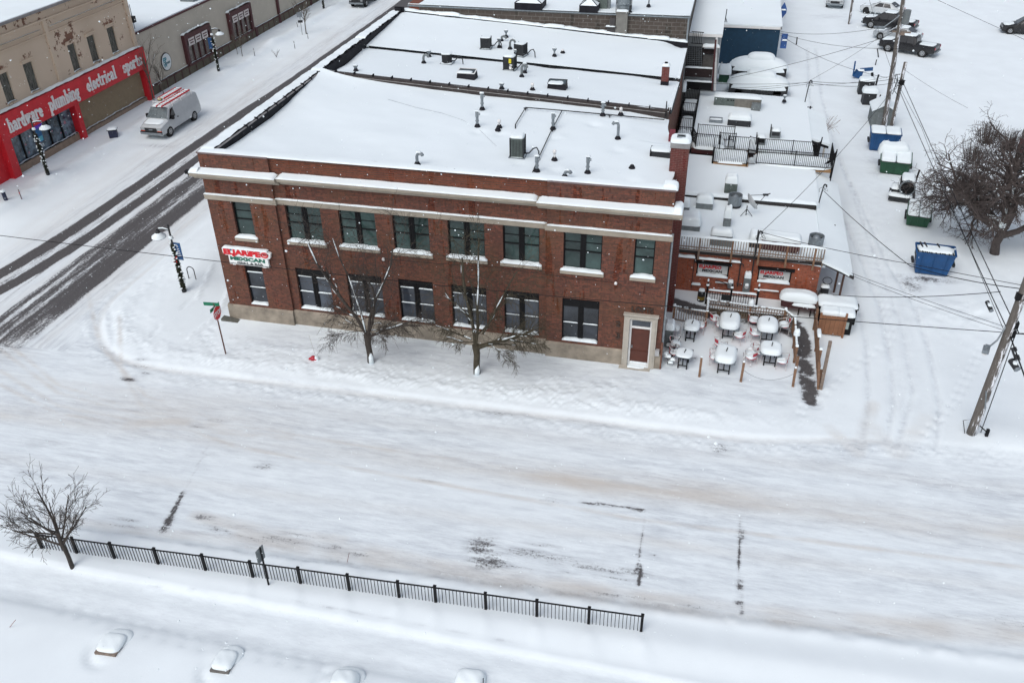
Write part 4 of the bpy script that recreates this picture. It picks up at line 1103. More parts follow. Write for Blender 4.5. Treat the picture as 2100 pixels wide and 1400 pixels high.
VP = [ # kind, base px, top v, label
 ('tall', 979, 260, 229, 'tall galvanised vent pipe left of the white pipe pair on the main roof', rz1, 0),
 ('tall', 989, 225, 192, 'tall galvanised vent pipe against the dark parapet of the main roof', rz1, 0),
 ('tall', 1134, 265, 233, 'tall galvanised vent pipe beside the slanting conduit on the main roof', rz1, 0),
 ('tall', 1236, 237, 211, 'tall galvanised vent pipe against the dark parapet, rightmost', rz1, 0),
 ('elbow', 1267, 285, 252, 'galvanised gooseneck pipe standing alone right of the conduit', rz1, PI),
 ('tall', 1205, 355, 322, 'tall galvanised vent pipe near street parapet, right of the air conditioner', rz1, 0),
 ('tall', 1101, 352, 321, 'tall galvanised vent pipe at the lower end of the slanting conduit', rz1, 0),
 ('elbow', 856, 338, 315, 'galvanised elbow vent pipe at the street parapet, far left on the main roof', rz1, 0),
 ('elbow', 1158, 364, 352, 'short galvanised elbow pipe just behind the street parapet', rz1, 0),
 ('white', 1024, 262, 245, 'white vent pipe with round cap on the main roof, left of the conduit', rz1, 0),
 ('stub', 1021, 268, 262, 'short black stub at the foot of the capped white pipe', rz1, 0),
 ('white', 1137, 329, 307, 'white capped pipe between the two galvanised pipes near street parapet', rz1, 0),
 ('stub', 1296, 345, 338, 'short black stub pipe alone near street parapet', rz1, 0),
 ('white', 1273, 236, 220, 'white pipe against the dark parapet at its right end', rz1, 0),
 ('cone', 1029, 183, 174, 'cone-capped grey vent between the two skylights', rz2, 0),
 ('white', 1092, 185, 170, 'thin white pipe with dark foot between the skylights', rz2, 0),
 ('cone', 730, 146, 135, 'cone-capped grey vent at the left end of the middle roof', rz2, 0),
 ('hook', 869, 130, 112, 'grey hook-shaped pipe at the left air conditioner', rz2, 0),
 ('cone', 880, 117, 105, 'cone-capped vent beside the leftmost hook pipe', rz2, 0),
 ('hook', 1070, 158, 133, 'grey hook pipe right of the air conditioner with a yellow sticker', rz2, 0),
 ('cone', 1076, 150, 131, 'cone-capped vent touching the hook pipe by the yellow sticker unit', rz2, 0),
 ('cone', 1038, 77, 63, 'cone-capped vent farthest back beside the tall-walled building', rz3, 0),
 ('hook', 1028, 84, 76, 'grey curved pipe behind the left rear air conditioner', rz3, 0),
 ('hook', 1046, 101, 82, 'grey hook pipe between the two rear air conditioners', rz3, 0),
 ('cone', 1024, 98, 80, 'cone-capped vent right of the left rear air conditioner', rz3, 0),
 ('cone', 1058, 115, 103, 'cone-capped vent left of the tilted rear air conditioner', rz3, 0),
 ('cone', 1137, 116, 100, 'cone-capped vent alone on the right half of the rear roof', rz3, 0),
 ('white', 1154, 109, 101, 'small white pipe right of the lone cone-capped vent', rz3, 0),
]
for kind, u, v, vt, lab, fz, rz in VP:
    p = on(u, v, fz); q = at(u, vt, 'y', p.y); h = max(0.14, (q.z-p.z)*1.0)
    if h > 0.3 or kind == 'stub' or kind == 'white': vent_pipe(kind, p, h, lab, rz)
    else: vent_pipe(kind, p, max(h, .32), lab, rz)
vp = at(1330, 14, 'z', 9.9); vent_pipe('cone', vp, 0.65, 'dark-footed vent on the far snowy roof, right of the exhaust fan')
vent_pipe('stub', at(1292, 27, 'z', 9.85), 0.5, 'short grey stub right of exhaust fan')
# air conditioners
def condenser(p, w, h, label, mat_, rz=0.0, snowh=0.12, sticker=False, pipes=True, round_=False):
    t = thing('air_conditioner', label, 'air conditioner', p, rz, 'air conditioners on the roofs')
    d = MB()
    if round_: d.lathe((0,0,0), [(w/2,0.05),(w/2,h-.06),(w/2-.03,h),(0,h)], 18)
    else:
        d.box(-w/2, w/2, -w/2, w/2, 0.05, h)
    d.build('cabinet', mat_, t)
    d = MB(); n = 9
    if not round_:
        for s in (-1, 1):
            for k in range(n):
                x = -w/2+w*(k+.5)/n
                d.box(x-0.012, x+0.012, s*w/2-0.012, s*w/2+0.012, 0.12, h-0.08); d.box(s*w/2-0.012, s*w/2+0.012, x-0.012, x+0.012, 0.12, h-0.08)
        for x in (-1, 1):
            for y in (-1, 1): d.box(x*w/2-0.025, x*w/2+0.025, y*w/2-0.025, y*w/2+0.025, 0.0, h+0.01)
    else:
        for k in range(24):
            a = k*PI/12; d.tube([(w/2*1.01*math.cos(a), w/2*1.01*math.sin(a), .1), (w/2*1.01*math.cos(a), w/2*1.01*math.sin(a), h-.1)], 0.012, 4)
    d.build('grille', darkgrey, t)
    d = MB(); d.box(-w/2-.08, w/2+.08, -w/2-.08, w/2+.08, -0.12, 0.05); d.build('base_rail', galv, t)
    d = MB(); d.pillow(0, 0, h, w*1.02, w*1.02, snowh, n=8, q=8, seed=int(p.x*10)); d.pillow(0, 0, 0.04, w*1.25, w*1.2, 0.05, n=4); d.build('snow_cap', snow, t, smooth=True)
    if sticker:
        d = MB(); d.box(0.02, 0.18, -w/2-0.03, -w/2-0.02, h-0.35, h-0.08); d.build('sticker', yellow, t)
        d = MB(); d.box(0.08, 0.24, -w/2-0.03, -w/2-0.02, 0.35, h-0.42); d.box(0.05, .2, -w/2-0.03, -w/2-0.02, 0.12, .3); d.build('notice', white, t)
    if pipes:
        d = MB(); d.tube([(w/2, -0.1, 0.2), (w/2+.25, -0.1, 0.22), (w/2+.45, -.05, 0.45), (w/2+.62, -0.02, 0.50), (w/2+.72, 0, 0.3), (w/2+.74, 0, 0.0)], 0.035, 6); d.build('pipe_line', darkgrey, t, smooth=True)
    return t
p = on(1062, 320, rz1); condenser(p, 0.66, 1.02, 'grey-green air conditioner with snow top standing alone on the main roof', greygreen, 0.05)
d = MB()
condenser(on(997, 99, rz3), 0.62, 0.72, 'black air conditioner with white frame on the rear roof, left of the hook pipe', blackpaint, 0.1, .04)
condenser(on(1068, 114, rz3), 0.62, 0.78, 'dark blue-grey tilted air conditioner on the rear roof, right of the hook pipe', darkgrey, -0.25, .02)
condenser(on(1046, 143, rz2), 0.66, 0.85, 'dark air conditioner with a yellow sticker beside the middle roof edge', darkgrey, -0.05, .10, True)
condenser(on(917, 130, rz2), 0.62, 0.62, 'round dark air conditioner at the left end of the middle roof', darkgrey, 0, .05, round_=True)
# conduit frames and cables on the main roof
def tube_thing(name, pts, r, m, label, cat, n=6, group=None):
    d = MB(); d.tube(pts, r, n); o = d.build(name, m, None, smooth=True); return tag(o, label, cat, group)
P = lambda u, v, dz=0.12: on(u, v, rz1)+Vector((0, 0, dz))
t = thing('roof_conduit', 'thin black rectangular pipe run lying raised over the snow of the main roof', 'pipe', on(1077, 225, rz1))
d = MB(); d.tube([P(1057,264,0.0), P(1057,260), P(1078,225), P(1152,231), P(1362,250), P(1364,246,.25), P(1366,226,.5)], 0.03, 6); d.tube([P(1152,232), P(1128,278), P(1104,330), P(1092,354, 0.0)], 0.028, 6); d.build('pipe_run', black, t, world=True)
d = MB()
for u, v in ((1078,226),(1133,270),(1250,240)):
    q = P(u, v, .1); d.cbox(q, (0.22, 0.05, 0.06)); d.cbox(q-Vector((0,0,.1)), (0.05, 0.05, 0.2))
d.build('pipe_clamp', darkgrey, t, world=True)
tube_thing('roof_cable', [on(u, v, rz1)+Vector((0,0,.004)) for u, v in ((795,204),(850,220),(905,232),(950,247),(985,268),(1018,300))], 0.006, galv, 'faint thin cable lying across the open snow of the main roof', 'cable')
# skylights
def skylight(p, w, dd, label, open_dark, seed):
    t = thing('roof_skylight', label, 'skylight', p, 0.0)
    d = MB(); d.add([(-w/2,-dd/2,-.25),(w/2,-dd/2,-.25),(w/2,dd/2,-.25),(-w/2,dd/2,-.25),(-w/2*.92,-dd/2*.6,.32),(w/2*.92,-dd/2*.6,.32),(w/2*.92,dd/2*.7,.42),(-w/2*.92,dd/2*.7,.42)], [(0,1,5,4),(1,2,6,5),(2,3,7,6),(3,0,4,7),(4,5,6,7)])
    d.build('kerb', darkrub, t)
    d = MB(); d.beam((-w/2*.92,-dd/2*.6,.34),(w/2*.92,-dd/2*.6,.34),.05,.05); d.beam((w/2*.92,-dd/2*.6,.34),(w/2*.92,dd/2*.7,.44),.05,.05); d.beam((-w/2*.92,dd/2*.7,.44),(w/2*.92,dd/2*.7,.44),.05,.05); d.beam((-w/2*.92,-dd/2*.6,.34),(-w/2*.92,dd/2*.7,.44),.05,.05)
    d.build('frame', white if open_dark else darkgrey, t)
    d = MB(); d.add([(-w/2*.88,-dd/2*.55,.335),(w/2*.88,-dd/2*.55,.335),(w/2*.88,dd/2*.66,.44),(-w/2*.88,dd/2*.66,.44)], [(0,1,2,3)]); d.build('pane', frost, t)
    s = MB(); s.pillow(-0.08, -0.02 if not open_dark else -0.12, 0.36, w*.80, dd*(.5 if open_dark else .95)*.9, 0.05, n=8, tilt=0.0); s.build('snow_cap', snow, t, smooth=True)
skylight(on(958, 160, rz2)+Vector((0,0,0.02)), 1.15, 0.95, 'square roof skylight with dark glass showing through the snow', True, 1)
skylight(on(1143, 181, rz2)+Vector((0,0,-0.02)), 1.15, 0.9, 'square roof skylight buried in snow, only its frame edge showing', False, 2)
# roof hatch beside the chimney
p = on(1352, 322, rz1); t = thing('roof_hatch', 'low dark metal hatch edge poking from the snow beside the tall chimney', 'roof hatch', p)
d = MB(); d.box(-0.45, 0.55, -0.05, 0.05, -0.2, 0.34); d.box(-0.48, -0.40, -0.05, 0.6, -0.2, 0.34); d.build('upstand', darkgrey, t)
d = MB(); d.pillow(0.05, 0.25, 0.30, 1.1, 0.7, 0.1, n=6); d.build('snow_cap', snow, t, smooth=True)
for k in (): pass
# red box on the east edge
d = MB(); p = at(1376, 285, 'z', 7.9); d.box(-0.15,0.15,-0.3,0.5,-0.6,0.3); o = d.build('metal_cabinet', plain('dull_red', (0.16,0.02,0.03), 0.6)); o.location = (21.75, 10.2, 7.9); tag(o, 'dark red metal cabinet on the edge behind the tall chimney', 'cabinet')

# ------------------------------------------------------------------ shops across the left street
XH = -24.85
HB = thing('hardware_store', 'tan-painted peeling brick store with a red fascia and boarded upper windows', 'building', (XH, 14, 0))
def hb(name, mb, m, parent=None, **k): return mb.build(name, m, parent or HB, world=True, **k)
def xwall(mb, y0, y1, z0, z1, x, holes, depth, m=0):
    t = MB(); wall_y(t, y0, y1, z0, z1, 0, holes, depth, m)
    mb.add([(x-p[1], p[0], p[2]) for p in t.v], t.f)
YS, YE = 5.0, 32.0
HW = [(11.4,12.3),(13.5,14.4),(16.05,16.95),(18.55,19.55),(23.6,24.5),(26.0,26.95),(28.65,29.6)]
mb = MB(); xwall(mb, YS, YE, 4.5, 9.9, XH, [(a, b, 4.82, 6.85) for a, b in HW], 0.18)
# finer grid so that the peel mask can concentrate above the windows
o = hb('upper_wall', mb, tanwall)
import bmesh
bm = bmesh.new(); bm.from_mesh(o.data)
for k in range(5): bmesh.ops.subdivide_edges(bm, edges=[e for e in bm.edges if e.calc_length() > 0.45], cuts=1, use_grid_fill=True)
bm.to_mesh(o.data); bm.free()
me = o.data; co = np.empty(len(me.vertices)*3); me.vertices.foreach_get('co', co); co = co.reshape(-1, 3)+np.array([XH, 14, 0])
mk = np.zeros(len(co))
for a, b in HW:
    c = (a+b)/2; mk = np.maximum(mk, 1.05*np.exp(-(((co[:,1]-c)/0.8)**2+((co[:,2]-7.25)/0.40)**2)))
mk = np.maximum(mk, 0.55*np.exp(-(((co[:,1]-21.8)/0.22)**2))); mk = np.maximum(mk, 0.9*np.exp(-((co[:,1]-31.7)/0.4)**2)); mk = np.maximum(mk, 0.9*np.exp(-(((co[:,2]-9.3)/0.35)**2))*(vn(co[:,1]*.7, co[:,2]*0, 3)))
at_ = me.attributes.new('mask', 'FLOAT', 'POINT'); at_.data.foreach_set('value', mk.astype(np.float32))
mb = MB()
mb.box(XH-14, XH-0.19, YS, YE, 0, 9.6); mb.box(XH-14, XH-0.02, YE-0.3, YE-0.001, 0, 9.85); hb('store_body', mb, tanwall)
mb = MB()
for y0, y1 in ((21.60,21.95),(31.55,31.98),(9.2,9.55)): mb.box(XH, XH+0.14, y0, y1, 4.5, 9.2)
for a, b in HW:
    mb.box(XH, XH+0.10, a-0.18, b+0.18, 6.88, 7.05); mb.box(XH, XH+0.14, a-0.1, b+0.1, 7.05, 7.12); mb.box(XH, XH+0.1, a-0.1, b+0.1, 4.70, 4.80)
mb.box(XH, XH+0.16, YS, YE, 9.15, 9.25); mb.box(XH, XH+0.10, 22.2, 31.3, 8.55, 8.60); mb.box(XH, XH+0.10, 9.8, 21.3, 8.55, 8.60)
mb.box(XH, XH+0.12, YS, YE, 8.20, 8.27)
o = hb('brick_pilasters', mb, tanwall)
mb = MB(); mb.box(XH-0.4, XH+0.22, YS, YE+0.05, 9.82, 9.98); hb('coping', mb, plain('coping_grey', (0.22,0.21,0.21), 0.7))
mb = MB(); snow_sheet(mb, XH-14, XH+0.10, YS, YE, lambda x, y: 10.02+0.04*fb(x*.4, y*.4, 3), 1.0, .04)
strip_x(mb, 22.3, 31.2, XH, XH+0.10, 8.60, 0.05, 3, 40); strip_x(mb, 9.9, 21.2, XH, XH+0.10, 8.60, 0.05, 5, 40); strip_x(mb, YS, YE, XH-.03, XH+0.62, 4.575, 0.10, 4, 110)
for a, b in HW: strip_x(mb, a-0.05, b+0.05, XH-0.1, XH+0.1, 4.80, 0.10, int(a), 8)
hb('ledge_snow', mb, snow, smooth=True)
for a, b in HW:
    mb = MB(); mb.box(XH-0.17, XH-0.12, a+0.001, b-0.001, 4.82, 6.85); hb('boarded_window', mb, boardw)
# fascia and pillars
mb = MB(); mb.box(XH-0.1, XH+0.62, 13.88, 31.97, 2.84, 4.57); hb('red_fascia', mb, red)
mb = MB(); mb.box(XH-0.1, XH+0.60, 31.30, 31.95, -0.1, 2.84); hb('red_pillar', mb, red)
mb = MB(); mb.box(XH-0.1, XH+0.60, 21.84, 22.36, -0.1, 2.84); hb('red_pillar', mb, red)
mb = MB(); mb.prism([(XH-1.5,13.9),(XH+0.60,13.9),(XH+0.60,14.62),(XH-1.5,14.62)], -0.1, 2.84); mb.box(XH-1.5, XH+0.2, 12.6, 13.9, -0.1, 3.0); hb('red_pillar', mb, red)
mb = MB(); mb.box(XH-0.1, XH+0.30, 14.62, 21.84, -0.1, 0.62); hb('stall_riser', mb, plain('riser_tan', (0.26,0.19,0.14), 0.85))
mb = MB(); mb.box(XH-0.1, XH+0.30, 22.36, 31.30, -0.1, 0.42); hb('stall_riser', mb, plain('riser_tan', (0.26,0.19,0.14), 0.85))
mb = MB(); mb.box(XH-0.1, XH+0.12, 22.36, 31.30, 0.42, 2.84)
k = 22.36
while k < 31.3: mb.box(XH+0.12, XH+0.135, k, k+0.035, 0.6, 2.84); k += 0.085
hb('tan_shutter', mb, corr)
sf = MB(); sf.box(XH, XH+0.16, 14.62, 14.68, 0.62, 2.84)
edges = [14.62, 16.05, 17.45, 19.0, 20.35, 21.84]
for e in edges[1:-1]: sf.box(XH, XH+0.19, e-0.05, e+0.05, 0.6, 2.84)
sf.box(XH, XH+0.18, 14.62, 21.84, 0.60, 0.66)
sw_ = hb('shop_window', sf, black)
for i in range(5):
    mb = MB(); mb.box(XH+0.02, XH+0.08, edges[i]+0.05, edges[i+1]-0.05, 0.66, 2.84); hb('pane', mb, shopglass, sw_)
rnd = random.Random(4)
mb = MB()
for i in range(16):
    y = 14.9+rnd.random()*6.6; z = 0.9+rnd.random()*1.5; s = 0.05+rnd.random()*0.12
    mb.add([(XH+0.084, y-s, z-s*.6), (XH+0.084, y+s, z-s*.6), (XH+0.084, y+s*.4, z+s), (XH+0.084, y-s*.5, z+s)], [(0,1,2,3)], i % 3)
mb.build('window_display', [plain('display_pink', (0.35,0.16,0.2), 0.5), plain('display_pale', (0.35,0.40,0.42), 0.5), plain('display_dark', (0.10,0.09,0.16), 0.5)], sw_, world=True)
mb = MB(); mb.box(XH+0.085, XH+0.10, 17.55, 18.25, 1.35, 2.35); mb.box(XH+0.1, XH+0.105, 17.6, 18.2, 1.40, 1.75, 1); mb.build('poster', [plain('poster_blue', (0.01,0.12,0.30), .5), plain('poster_cyan', (0.1,0.45,0.55), .5)], sw_, world=True)
mb = MB(); mb.box(XH+0.085, XH+0.10, 17.65, 18.5, 2.35, 2.75); mb.build('purple_sign', plain('purple', (0.12,0.03,0.55), .4), sw_, world=True)
mb = MB(); strip_x(mb, 14.65, 21.8, XH+0.1, XH+0.32, 0.62, 0.13, 2, 40); strip_x(mb, 22.4, 31.25, XH+0.1, XH+0.32, 0.42, 0.13, 3, 40); hb('sill_snow', mb, snow, smooth=True)

# slab-serif lettering drawn with strokes
def slab_letter(ch):
    """strokes of a bold condensed slab letter: list of (polyline, width); x-height .66, ascender 1"""
    X = 0.66; S = 0.17; st = []; sf = []
    def stem(x, a, b): st.append(([(x, a), (x, b)], S))
    def serif(x, y, l=0.13, r=0.13): sf.append((x-l, x+r, y-0.045, y+0.045))
    def arc(cx, cy, rx, ry, a0, a1, w=S, n=9): st.append(([(cx+rx*math.cos(rad(a0+(a1-a0)*i/n)), cy+ry*math.sin(rad(a0+(a1-a0)*i/n))) for i in range(n+1)], w))
    w = 0.5
    if ch in 'hn':
        stem(0.1, 0, 1 if ch == 'h' else X); arc(0.25, 0.44, 0.15, 0.18, 180, 0); stem(0.40, 0, 0.44); serif(0.1, 0.045); serif(0.4, 0.045); serif(0.06, (1 if ch == 'h' else X)-.045, .1, .05); w = .56
    elif ch == 'm':
        stem(0.1, 0, X)
        for c in (0.22, 0.48): arc(c, 0.46, 0.13, 0.15, 180, 0); stem(c+0.13, 0, 0.46); serif(c+.13, .045, .09, .1)
        serif(0.1, 0.045, .12, .09); serif(0.06, X-.045, .1, .05); w = .78
    elif ch == 'a': arc(0.24, 0.45, 0.15, 0.16, 170, 0); stem(0.39, 0.03, 0.46); arc(0.24, 0.2, 0.15, 0.14, 60, 300); serif(0.44, 0.045, .05, .1); w = .56
    elif ch == 'r': stem(0.12, 0, X); arc(0.30, 0.40, 0.18, 0.20, 170, 50); serif(0.12, .045); serif(0.08, X-.045, .1, .05); sf.append((0.34, 0.46, 0.44, 0.6)); w = .47
    elif ch == 'd': arc(0.22, 0.32, 0.15, 0.26, 0, 360, n=14); stem(0.38, 0, 1); serif(0.34, .955, .1, .05); serif(0.43, .045, .05, .09); w = .54
    elif ch == 'b': arc(0.28, 0.32, 0.15, 0.26, 0, 360, n=14); stem(0.12, 0, 1); serif(0.08, .955, .1, .05); w = .52
    elif ch == 'p': arc(0.28, 0.33, 0.15, 0.26, 0, 360, n=14); stem(0.12, -0.32, X); serif(0.08, X-.045, .1, .05); serif(0.12, -.28); w = .52
    elif ch == 'g': arc(0.22, 0.40, 0.14, 0.19, 0, 360, n=12); arc(0.22, -0.10, 0.16, 0.13, 0, 360, .12, n=12); st.append(([(0.1, 0.22), (0.08, 0.1), (0.3, 0.05)], .11)); sf.append((0.30, 0.48, .55, .66)); w = .5
    elif ch == 'o': arc(0.24, 0.32, 0.15, 0.26, 0, 360, n=14); w = .48
    elif ch == 'c': arc(0.24, 0.32, 0.15, 0.26, 40, 320, n=12); sf.append((0.30, 0.42, .42, .56)); w = .46
    elif ch == 'e': arc(0.24, 0.32, 0.15, 0.26, 0, 325, n=12); st.append(([(0.1, 0.33), (0.4, 0.33)], .10)); w = .48
    elif ch == 'w':
        st.append(([(0.08, X), (0.2, 0.05)], S)); st.append(([(0.2, 0.05), (0.34, .55)], .11)); st.append(([(0.34, X), (0.48, 0.05)], S)); st.append(([(0.48, 0.05), (0.62, X)], .10))
        serif(0.08, X-.04); serif(0.34, X-.04, .1, .1); serif(0.62, X-.04, .1, .1); w = .74
    elif ch == 'u': stem(0.1, 0.2, X); arc(0.24, 0.2, 0.14, 0.14, 180, 360); stem(0.38, 0, X); serif(0.06, X-.045, .1, .05); serif(0.34, X-.045, .1, .05); serif(0.43, .045, .05, .1); w = .56
    elif ch == 'l': stem(0.14, 0, 1); serif(0.14, .045); serif(0.10, .955, .1, .05); w = .31
    elif ch == 'i': stem(0.14, 0, X); serif(0.14, .045); serif(0.10, X-.045, .1, .05); sf.append((0.06, 0.22, .80, .96)); w = .31
    elif ch == 't': stem(0.15, 0.12, 0.92); arc(0.28, 0.14, 0.13, 0.10, 180, 310, .12); sf.append((0.0, 0.34, X-.1, X)); w = .38
    elif ch == 's': arc(0.21, 0.47, 0.12, 0.14, 20, 230, .14); arc(0.21, 0.19, 0.13, 0.14, 50, -160, .14); sf.append((0.28, 0.37, .44, .62)); sf.append((0.04, 0.13, .04, .24)); w = .42
    return st, sf, w
def slab_text(s, h, mb, y0, z0, x, th=0.05, sx=1.0, ye=None):
    tot = sum(slab_letter(c)[2] for c in s)
    if ye: sx = (ye-y0)/(tot*h)
    cy = y0; kk = 0
    for c in s:
        st, sf, w = slab_letter(c)
        for poly, lw in st:
            for (a, b), (c2, d2) in zip(poly[:-1], poly[1:]):
                L = math.hypot(c2-a, d2-b) or 1e-6; nx, ny = -(d2-b)/L*lw/2, (c2-a)/L*lw/2; ex, ey = (c2-a)/L*lw*.22, (d2-b)/L*lw*.22
                kk += 1; th = 0.05+(kk % 40)*0.0006
                q = [(a-ex+nx, b-ey+ny), (a-ex-nx, b-ey-ny), (c2+ex-nx, d2+ey-ny), (c2+ex+nx, d2+ey+ny)]
                mb.add([(x+th, cy+u*h*sx, z0+v*h) for u, v in q]+[(x, cy+u*h*sx, z0+v*h) for u, v in q], [(0,1,2,3),(0,4,5,1),(1,5,6,2),(2,6,7,3),(3,7,4,0)])
        for a, b, c3, d3 in sf:
            kk += 1; mb.box(x+0.0, x+0.076+(kk % 20)*0.0006, cy+a*h*sx, cy+b*h*sx, z0+c3*h, z0+d3*h)
        cy += w*h*sx
for word, ya, yb, zb in (('hardware', 14.75, 18.35, 3.22), ('plumbing', 19.15, 22.7, 3.24), ('electrical', 23.7, 27.55, 3.26), ('sports', 28.55, 31.3, 3.28)):
    mb = MB(); slab_text(word, 0.98 if word != 'sports' else .95, mb, ya, zb, XH+0.622, ye=yb); hb('sign_letters', mb, white)

# beige building next door
NB = thing('beige_building', 'low beige stucco building with brown panelled base, dark bay windows and snowy roof', 'building', (XH, 32.3, 0))
def nb(name, mb, m, parent=None, **k): return mb.build(name, m, parent or NB, world=True, **k)
mb = MB(); mb.box(XH-14, XH+0.0, 32.1, 96, 0, 5.5); nb('wall', mb, beige)
mb = MB(); mb.box(XH-0.3, XH+0.10, 32.1, 96, 5.48, 5.62); nb('fascia', mb, maroon)
mb = MB(); snow_sheet(mb, XH-14, XH-0.05, 32.1, 96, lambda x, y: 5.72+0.05*fb(x*.3, y*.3, 5), 1.5, .1); nb('roof_snow', mb, snow_roof, smooth=True)
mb = MB(); mb.box(XH, XH+0.16, 32.4, 96, -0.1, 0.95); nb('base_panel', mb, brownp)
mb = MB()
k = 33.6
while k < 90: mb.box(XH+0.16, XH+0.19, k-0.05, k+0.05, 0, 0.95); k += 1.28
mb.box(XH+0.16, XH+0.19, 32.4, 96, 0.85, 0.952)
nb('panel_batten', mb, maroon)
mb = MB()
for y in (43.9, 52.4, 58.2, 66.5, 75):
    mb = MB(); mb.box(XH, XH+0.24, y-0.16, y+0.16, -0.1, 1.05 if y < 53 else 5.48); nb('brown_post', mb, maroon)
mb = MB(); strip_x(mb, 32.4, 90, XH+0.0, XH+0.18, 0.955, 0.07, 3, 160); nb('ledge_snow', mb, snow, smooth=True)
planked = plain('curtained_glass', (0.085, 0.065, 0.055), 0.25, var=0.55, scale=3)
for y0, y1 in ((38.7, 43.4), (47.2, 51.9)):
    mb = MB(); mb.box(XH, XH+0.35, y0, y0+0.35, 0.9, 3.72); mb.box(XH, XH+0.35, y1-0.35, y1, 0.9, 3.72); mb.box(XH, XH+0.35, y0+.35, y1-.35, 3.1, 3.72); mb.box(XH, XH+0.30, y0+.35, y1-.35, 0.85, 1.02)
    for k in range(1, 4): y = y0+.35+(y1-y0-.7)*k/4; mb.box(XH, XH+0.28, y-0.05, y+0.05, 1.0, 3.1)
    w = nb('bay_window', mb, maroon)
    for k in range(4):
        y = y0+.35+(y1-y0-.7)*k/4; mb = MB(); mb.box(XH+0.1, XH+0.16, y+.05, y+(y1-y0-.7)/4-.05, 1.02, 3.1); nb('pane', mb, planked, w)
    for k in range(3):
        y = y0+.55+k*1.22; mb = MB(); mb.box(XH+0.352, XH+0.37, y, y+1.0, 2.62, 3.28); s = nb('notice_board', mb, plain('notice_white', (0.55,0.50,0.48), .6), w)
        mb = MB(); mb.box(XH+0.372, XH+0.376, y+.12, y+.88, 3.02, 3.12); mb.box(XH+0.372, XH+0.376, y+.2, y+.8, 2.80, 2.90); nb('notice_lines', mb, maroon, w)
    mb = MB(); strip_x(mb, y0-0.05, y1+.05, XH-.02, XH+0.38, 3.72, 0.16, int(y0), 20); strip_x(mb, y0+.4, y1-.4, XH+0.16, XH+0.3, 1.02, 0.08, 2, 16); nb('snow_cap', mb, snow, w, smooth=True)
# round logo sign on the beige wall
c = at(340, 127, 'x', XH); lg = thing('round_sign', 'round white wall sign with teal letters and dark rim on the beige wall', 'sign', (XH+0.03, c.y, c.z))
d = MB(); d.tube([(0,0,0),(0.05,0,0)], 0.78, 28); d.build('rim', black, lg); d = MB(); d.tube([(0.03,0,0),(0.06,0,0)], 0.72, 28); d.build('disc', plain('disc_white', (0.62,0.66,0.66), .4, var=.03), lg)
teal = plain('logo_teal', (0.03,0.20,0.26), .4, var=.2)
text_mesh('EP', 0.55, teal, lg, (0.062, -0.52, 0.02), EAST, 'logo_letters', .005, .03)
text_mesh('W', 0.50, teal, lg, (0.062, -0.52, -0.40), EAST, 'logo_letters', .005, .03)
text_mesh('FITNESS', 0.24, plain('logo_dark', (0.02,0.10,0.13), .4), lg, (0.062, -0.32, -0.20), EAST, 'logo_letters', .006, .012)
bxx = thing('dark_bird_box', 'small dark fixture sitting where the tan store meets the beige roof', 'fixture', at(272, 40, 'y', 32.4)); d = MB(); d.cbox((0,0,0), (0.4,0.35,0.5)); d.tube([(0,0,-.8),(0,0,1.2)], .03, 5); d.build('box', darkgrey, bxx); bxx.name = 'roof_fixture'
p = at(388, 0, 'z', 5.8); d = MB(); d.cbox((0,0,.3), (1.4,.9,.7)); d.pillow(0,0,.65,1.5,1,.2); o = d.build('roof_unit', greym); o.location = (p.x, p.y, 5.7); tag(o, 'grey box on snowy roof of the beige building at the top edge', 'air conditioner')
# ------------------------------------------------------------------ restaurant building east of the chimney
RB = thing('restaurant_building', 'low orange brick restaurant with a wooden roof railing and two banner windows', 'building', (22.9, 7.8, 0))
def rb(name, mb, m, parent=None, **k): return mb.build(name, m, parent or RB, world=True, **k)
W2 = [(23.83, 25.55, 1.15, 1.97), (27.07, 28.80, 1.15, 1.97)]
mb = MB(); wall_y(mb, 22.3, 30.2, -0.2, 2.62, 7.8, W2, 0.18)
mb.add([(30.2,7.8,-.2),(30.2,14,-.2),(30.2,14,2.6),(30.2,7.8,2.6)], [(0,1,2,3)])
mb.box(22.31, 30.19, 7.99, 13.9, -0.2, 2.6)
rb('wall', mb, brick_or)
mb = MB(); mb.box(22.3, 30.25, 7.66, 7.80, 2.50, 2.66); rb('fascia', mb, plain('dark_fascia', (0.03,0.024,0.022), .7))
def rr1(x, y): return 2.80+0.30*s01(7.9, 9.5, y)-0.02*(x-22.5)+0.05*fb(x*.4, y*.4, 6)-0.12*s01(29.5, 31, x)
mb = MB(); snow_sheet(mb, 22.3, 30.4, 7.7, 13.9, rr1, 0.4, .2); rb('roof_snow', mb, snow_roof, smooth=True)
BANW = plain('banner_white', (0.52,0.54,0.54), .5, var=.08, scale=4)
for i, (a, b, c, d_) in enumerate(W2):
    f = MB(); f.box(a, a+.07, 7.86, 7.95, c, d_); f.box(b-.07, b, 7.86, 7.95, c, d_); f.box(a+.07, b-.07, 7.86, 7.95, d_-.05, d_); f.box(a-.05, b+.12, 7.62, 7.80, d_-0.02, d_+.10)
    w = rb('window', f, black)
    m_ = MB(); m_.box(a+.07, b-.07, 7.885, 7.90, c+.14, d_-.06); rb('banner', m_, BANW, w)
    t1 = text_mesh('ELJARIPEO', 0.27, redsign, w, (a+.12, 7.88, c+.44), SOUTH, 'banner_letters', .004, .012, 0.96)
    t2 = text_mesh('MEXICAN', 0.20, darkgrey, w, (a+.30, 7.88, c+.22), SOUTH, 'banner_letters', .004, .010, 1.22)
    for t in (t1, t2): t.data.transform(Matrix.Translation((-RB.location.x, -RB.location.y, 0)))
    s = MB(); wavy_strip(s, a+.02, b-.02, 7.76, 7.90, c, 0.13, i+4, 14, .02); rb('sill_snow', s, snow, w, smooth=True)
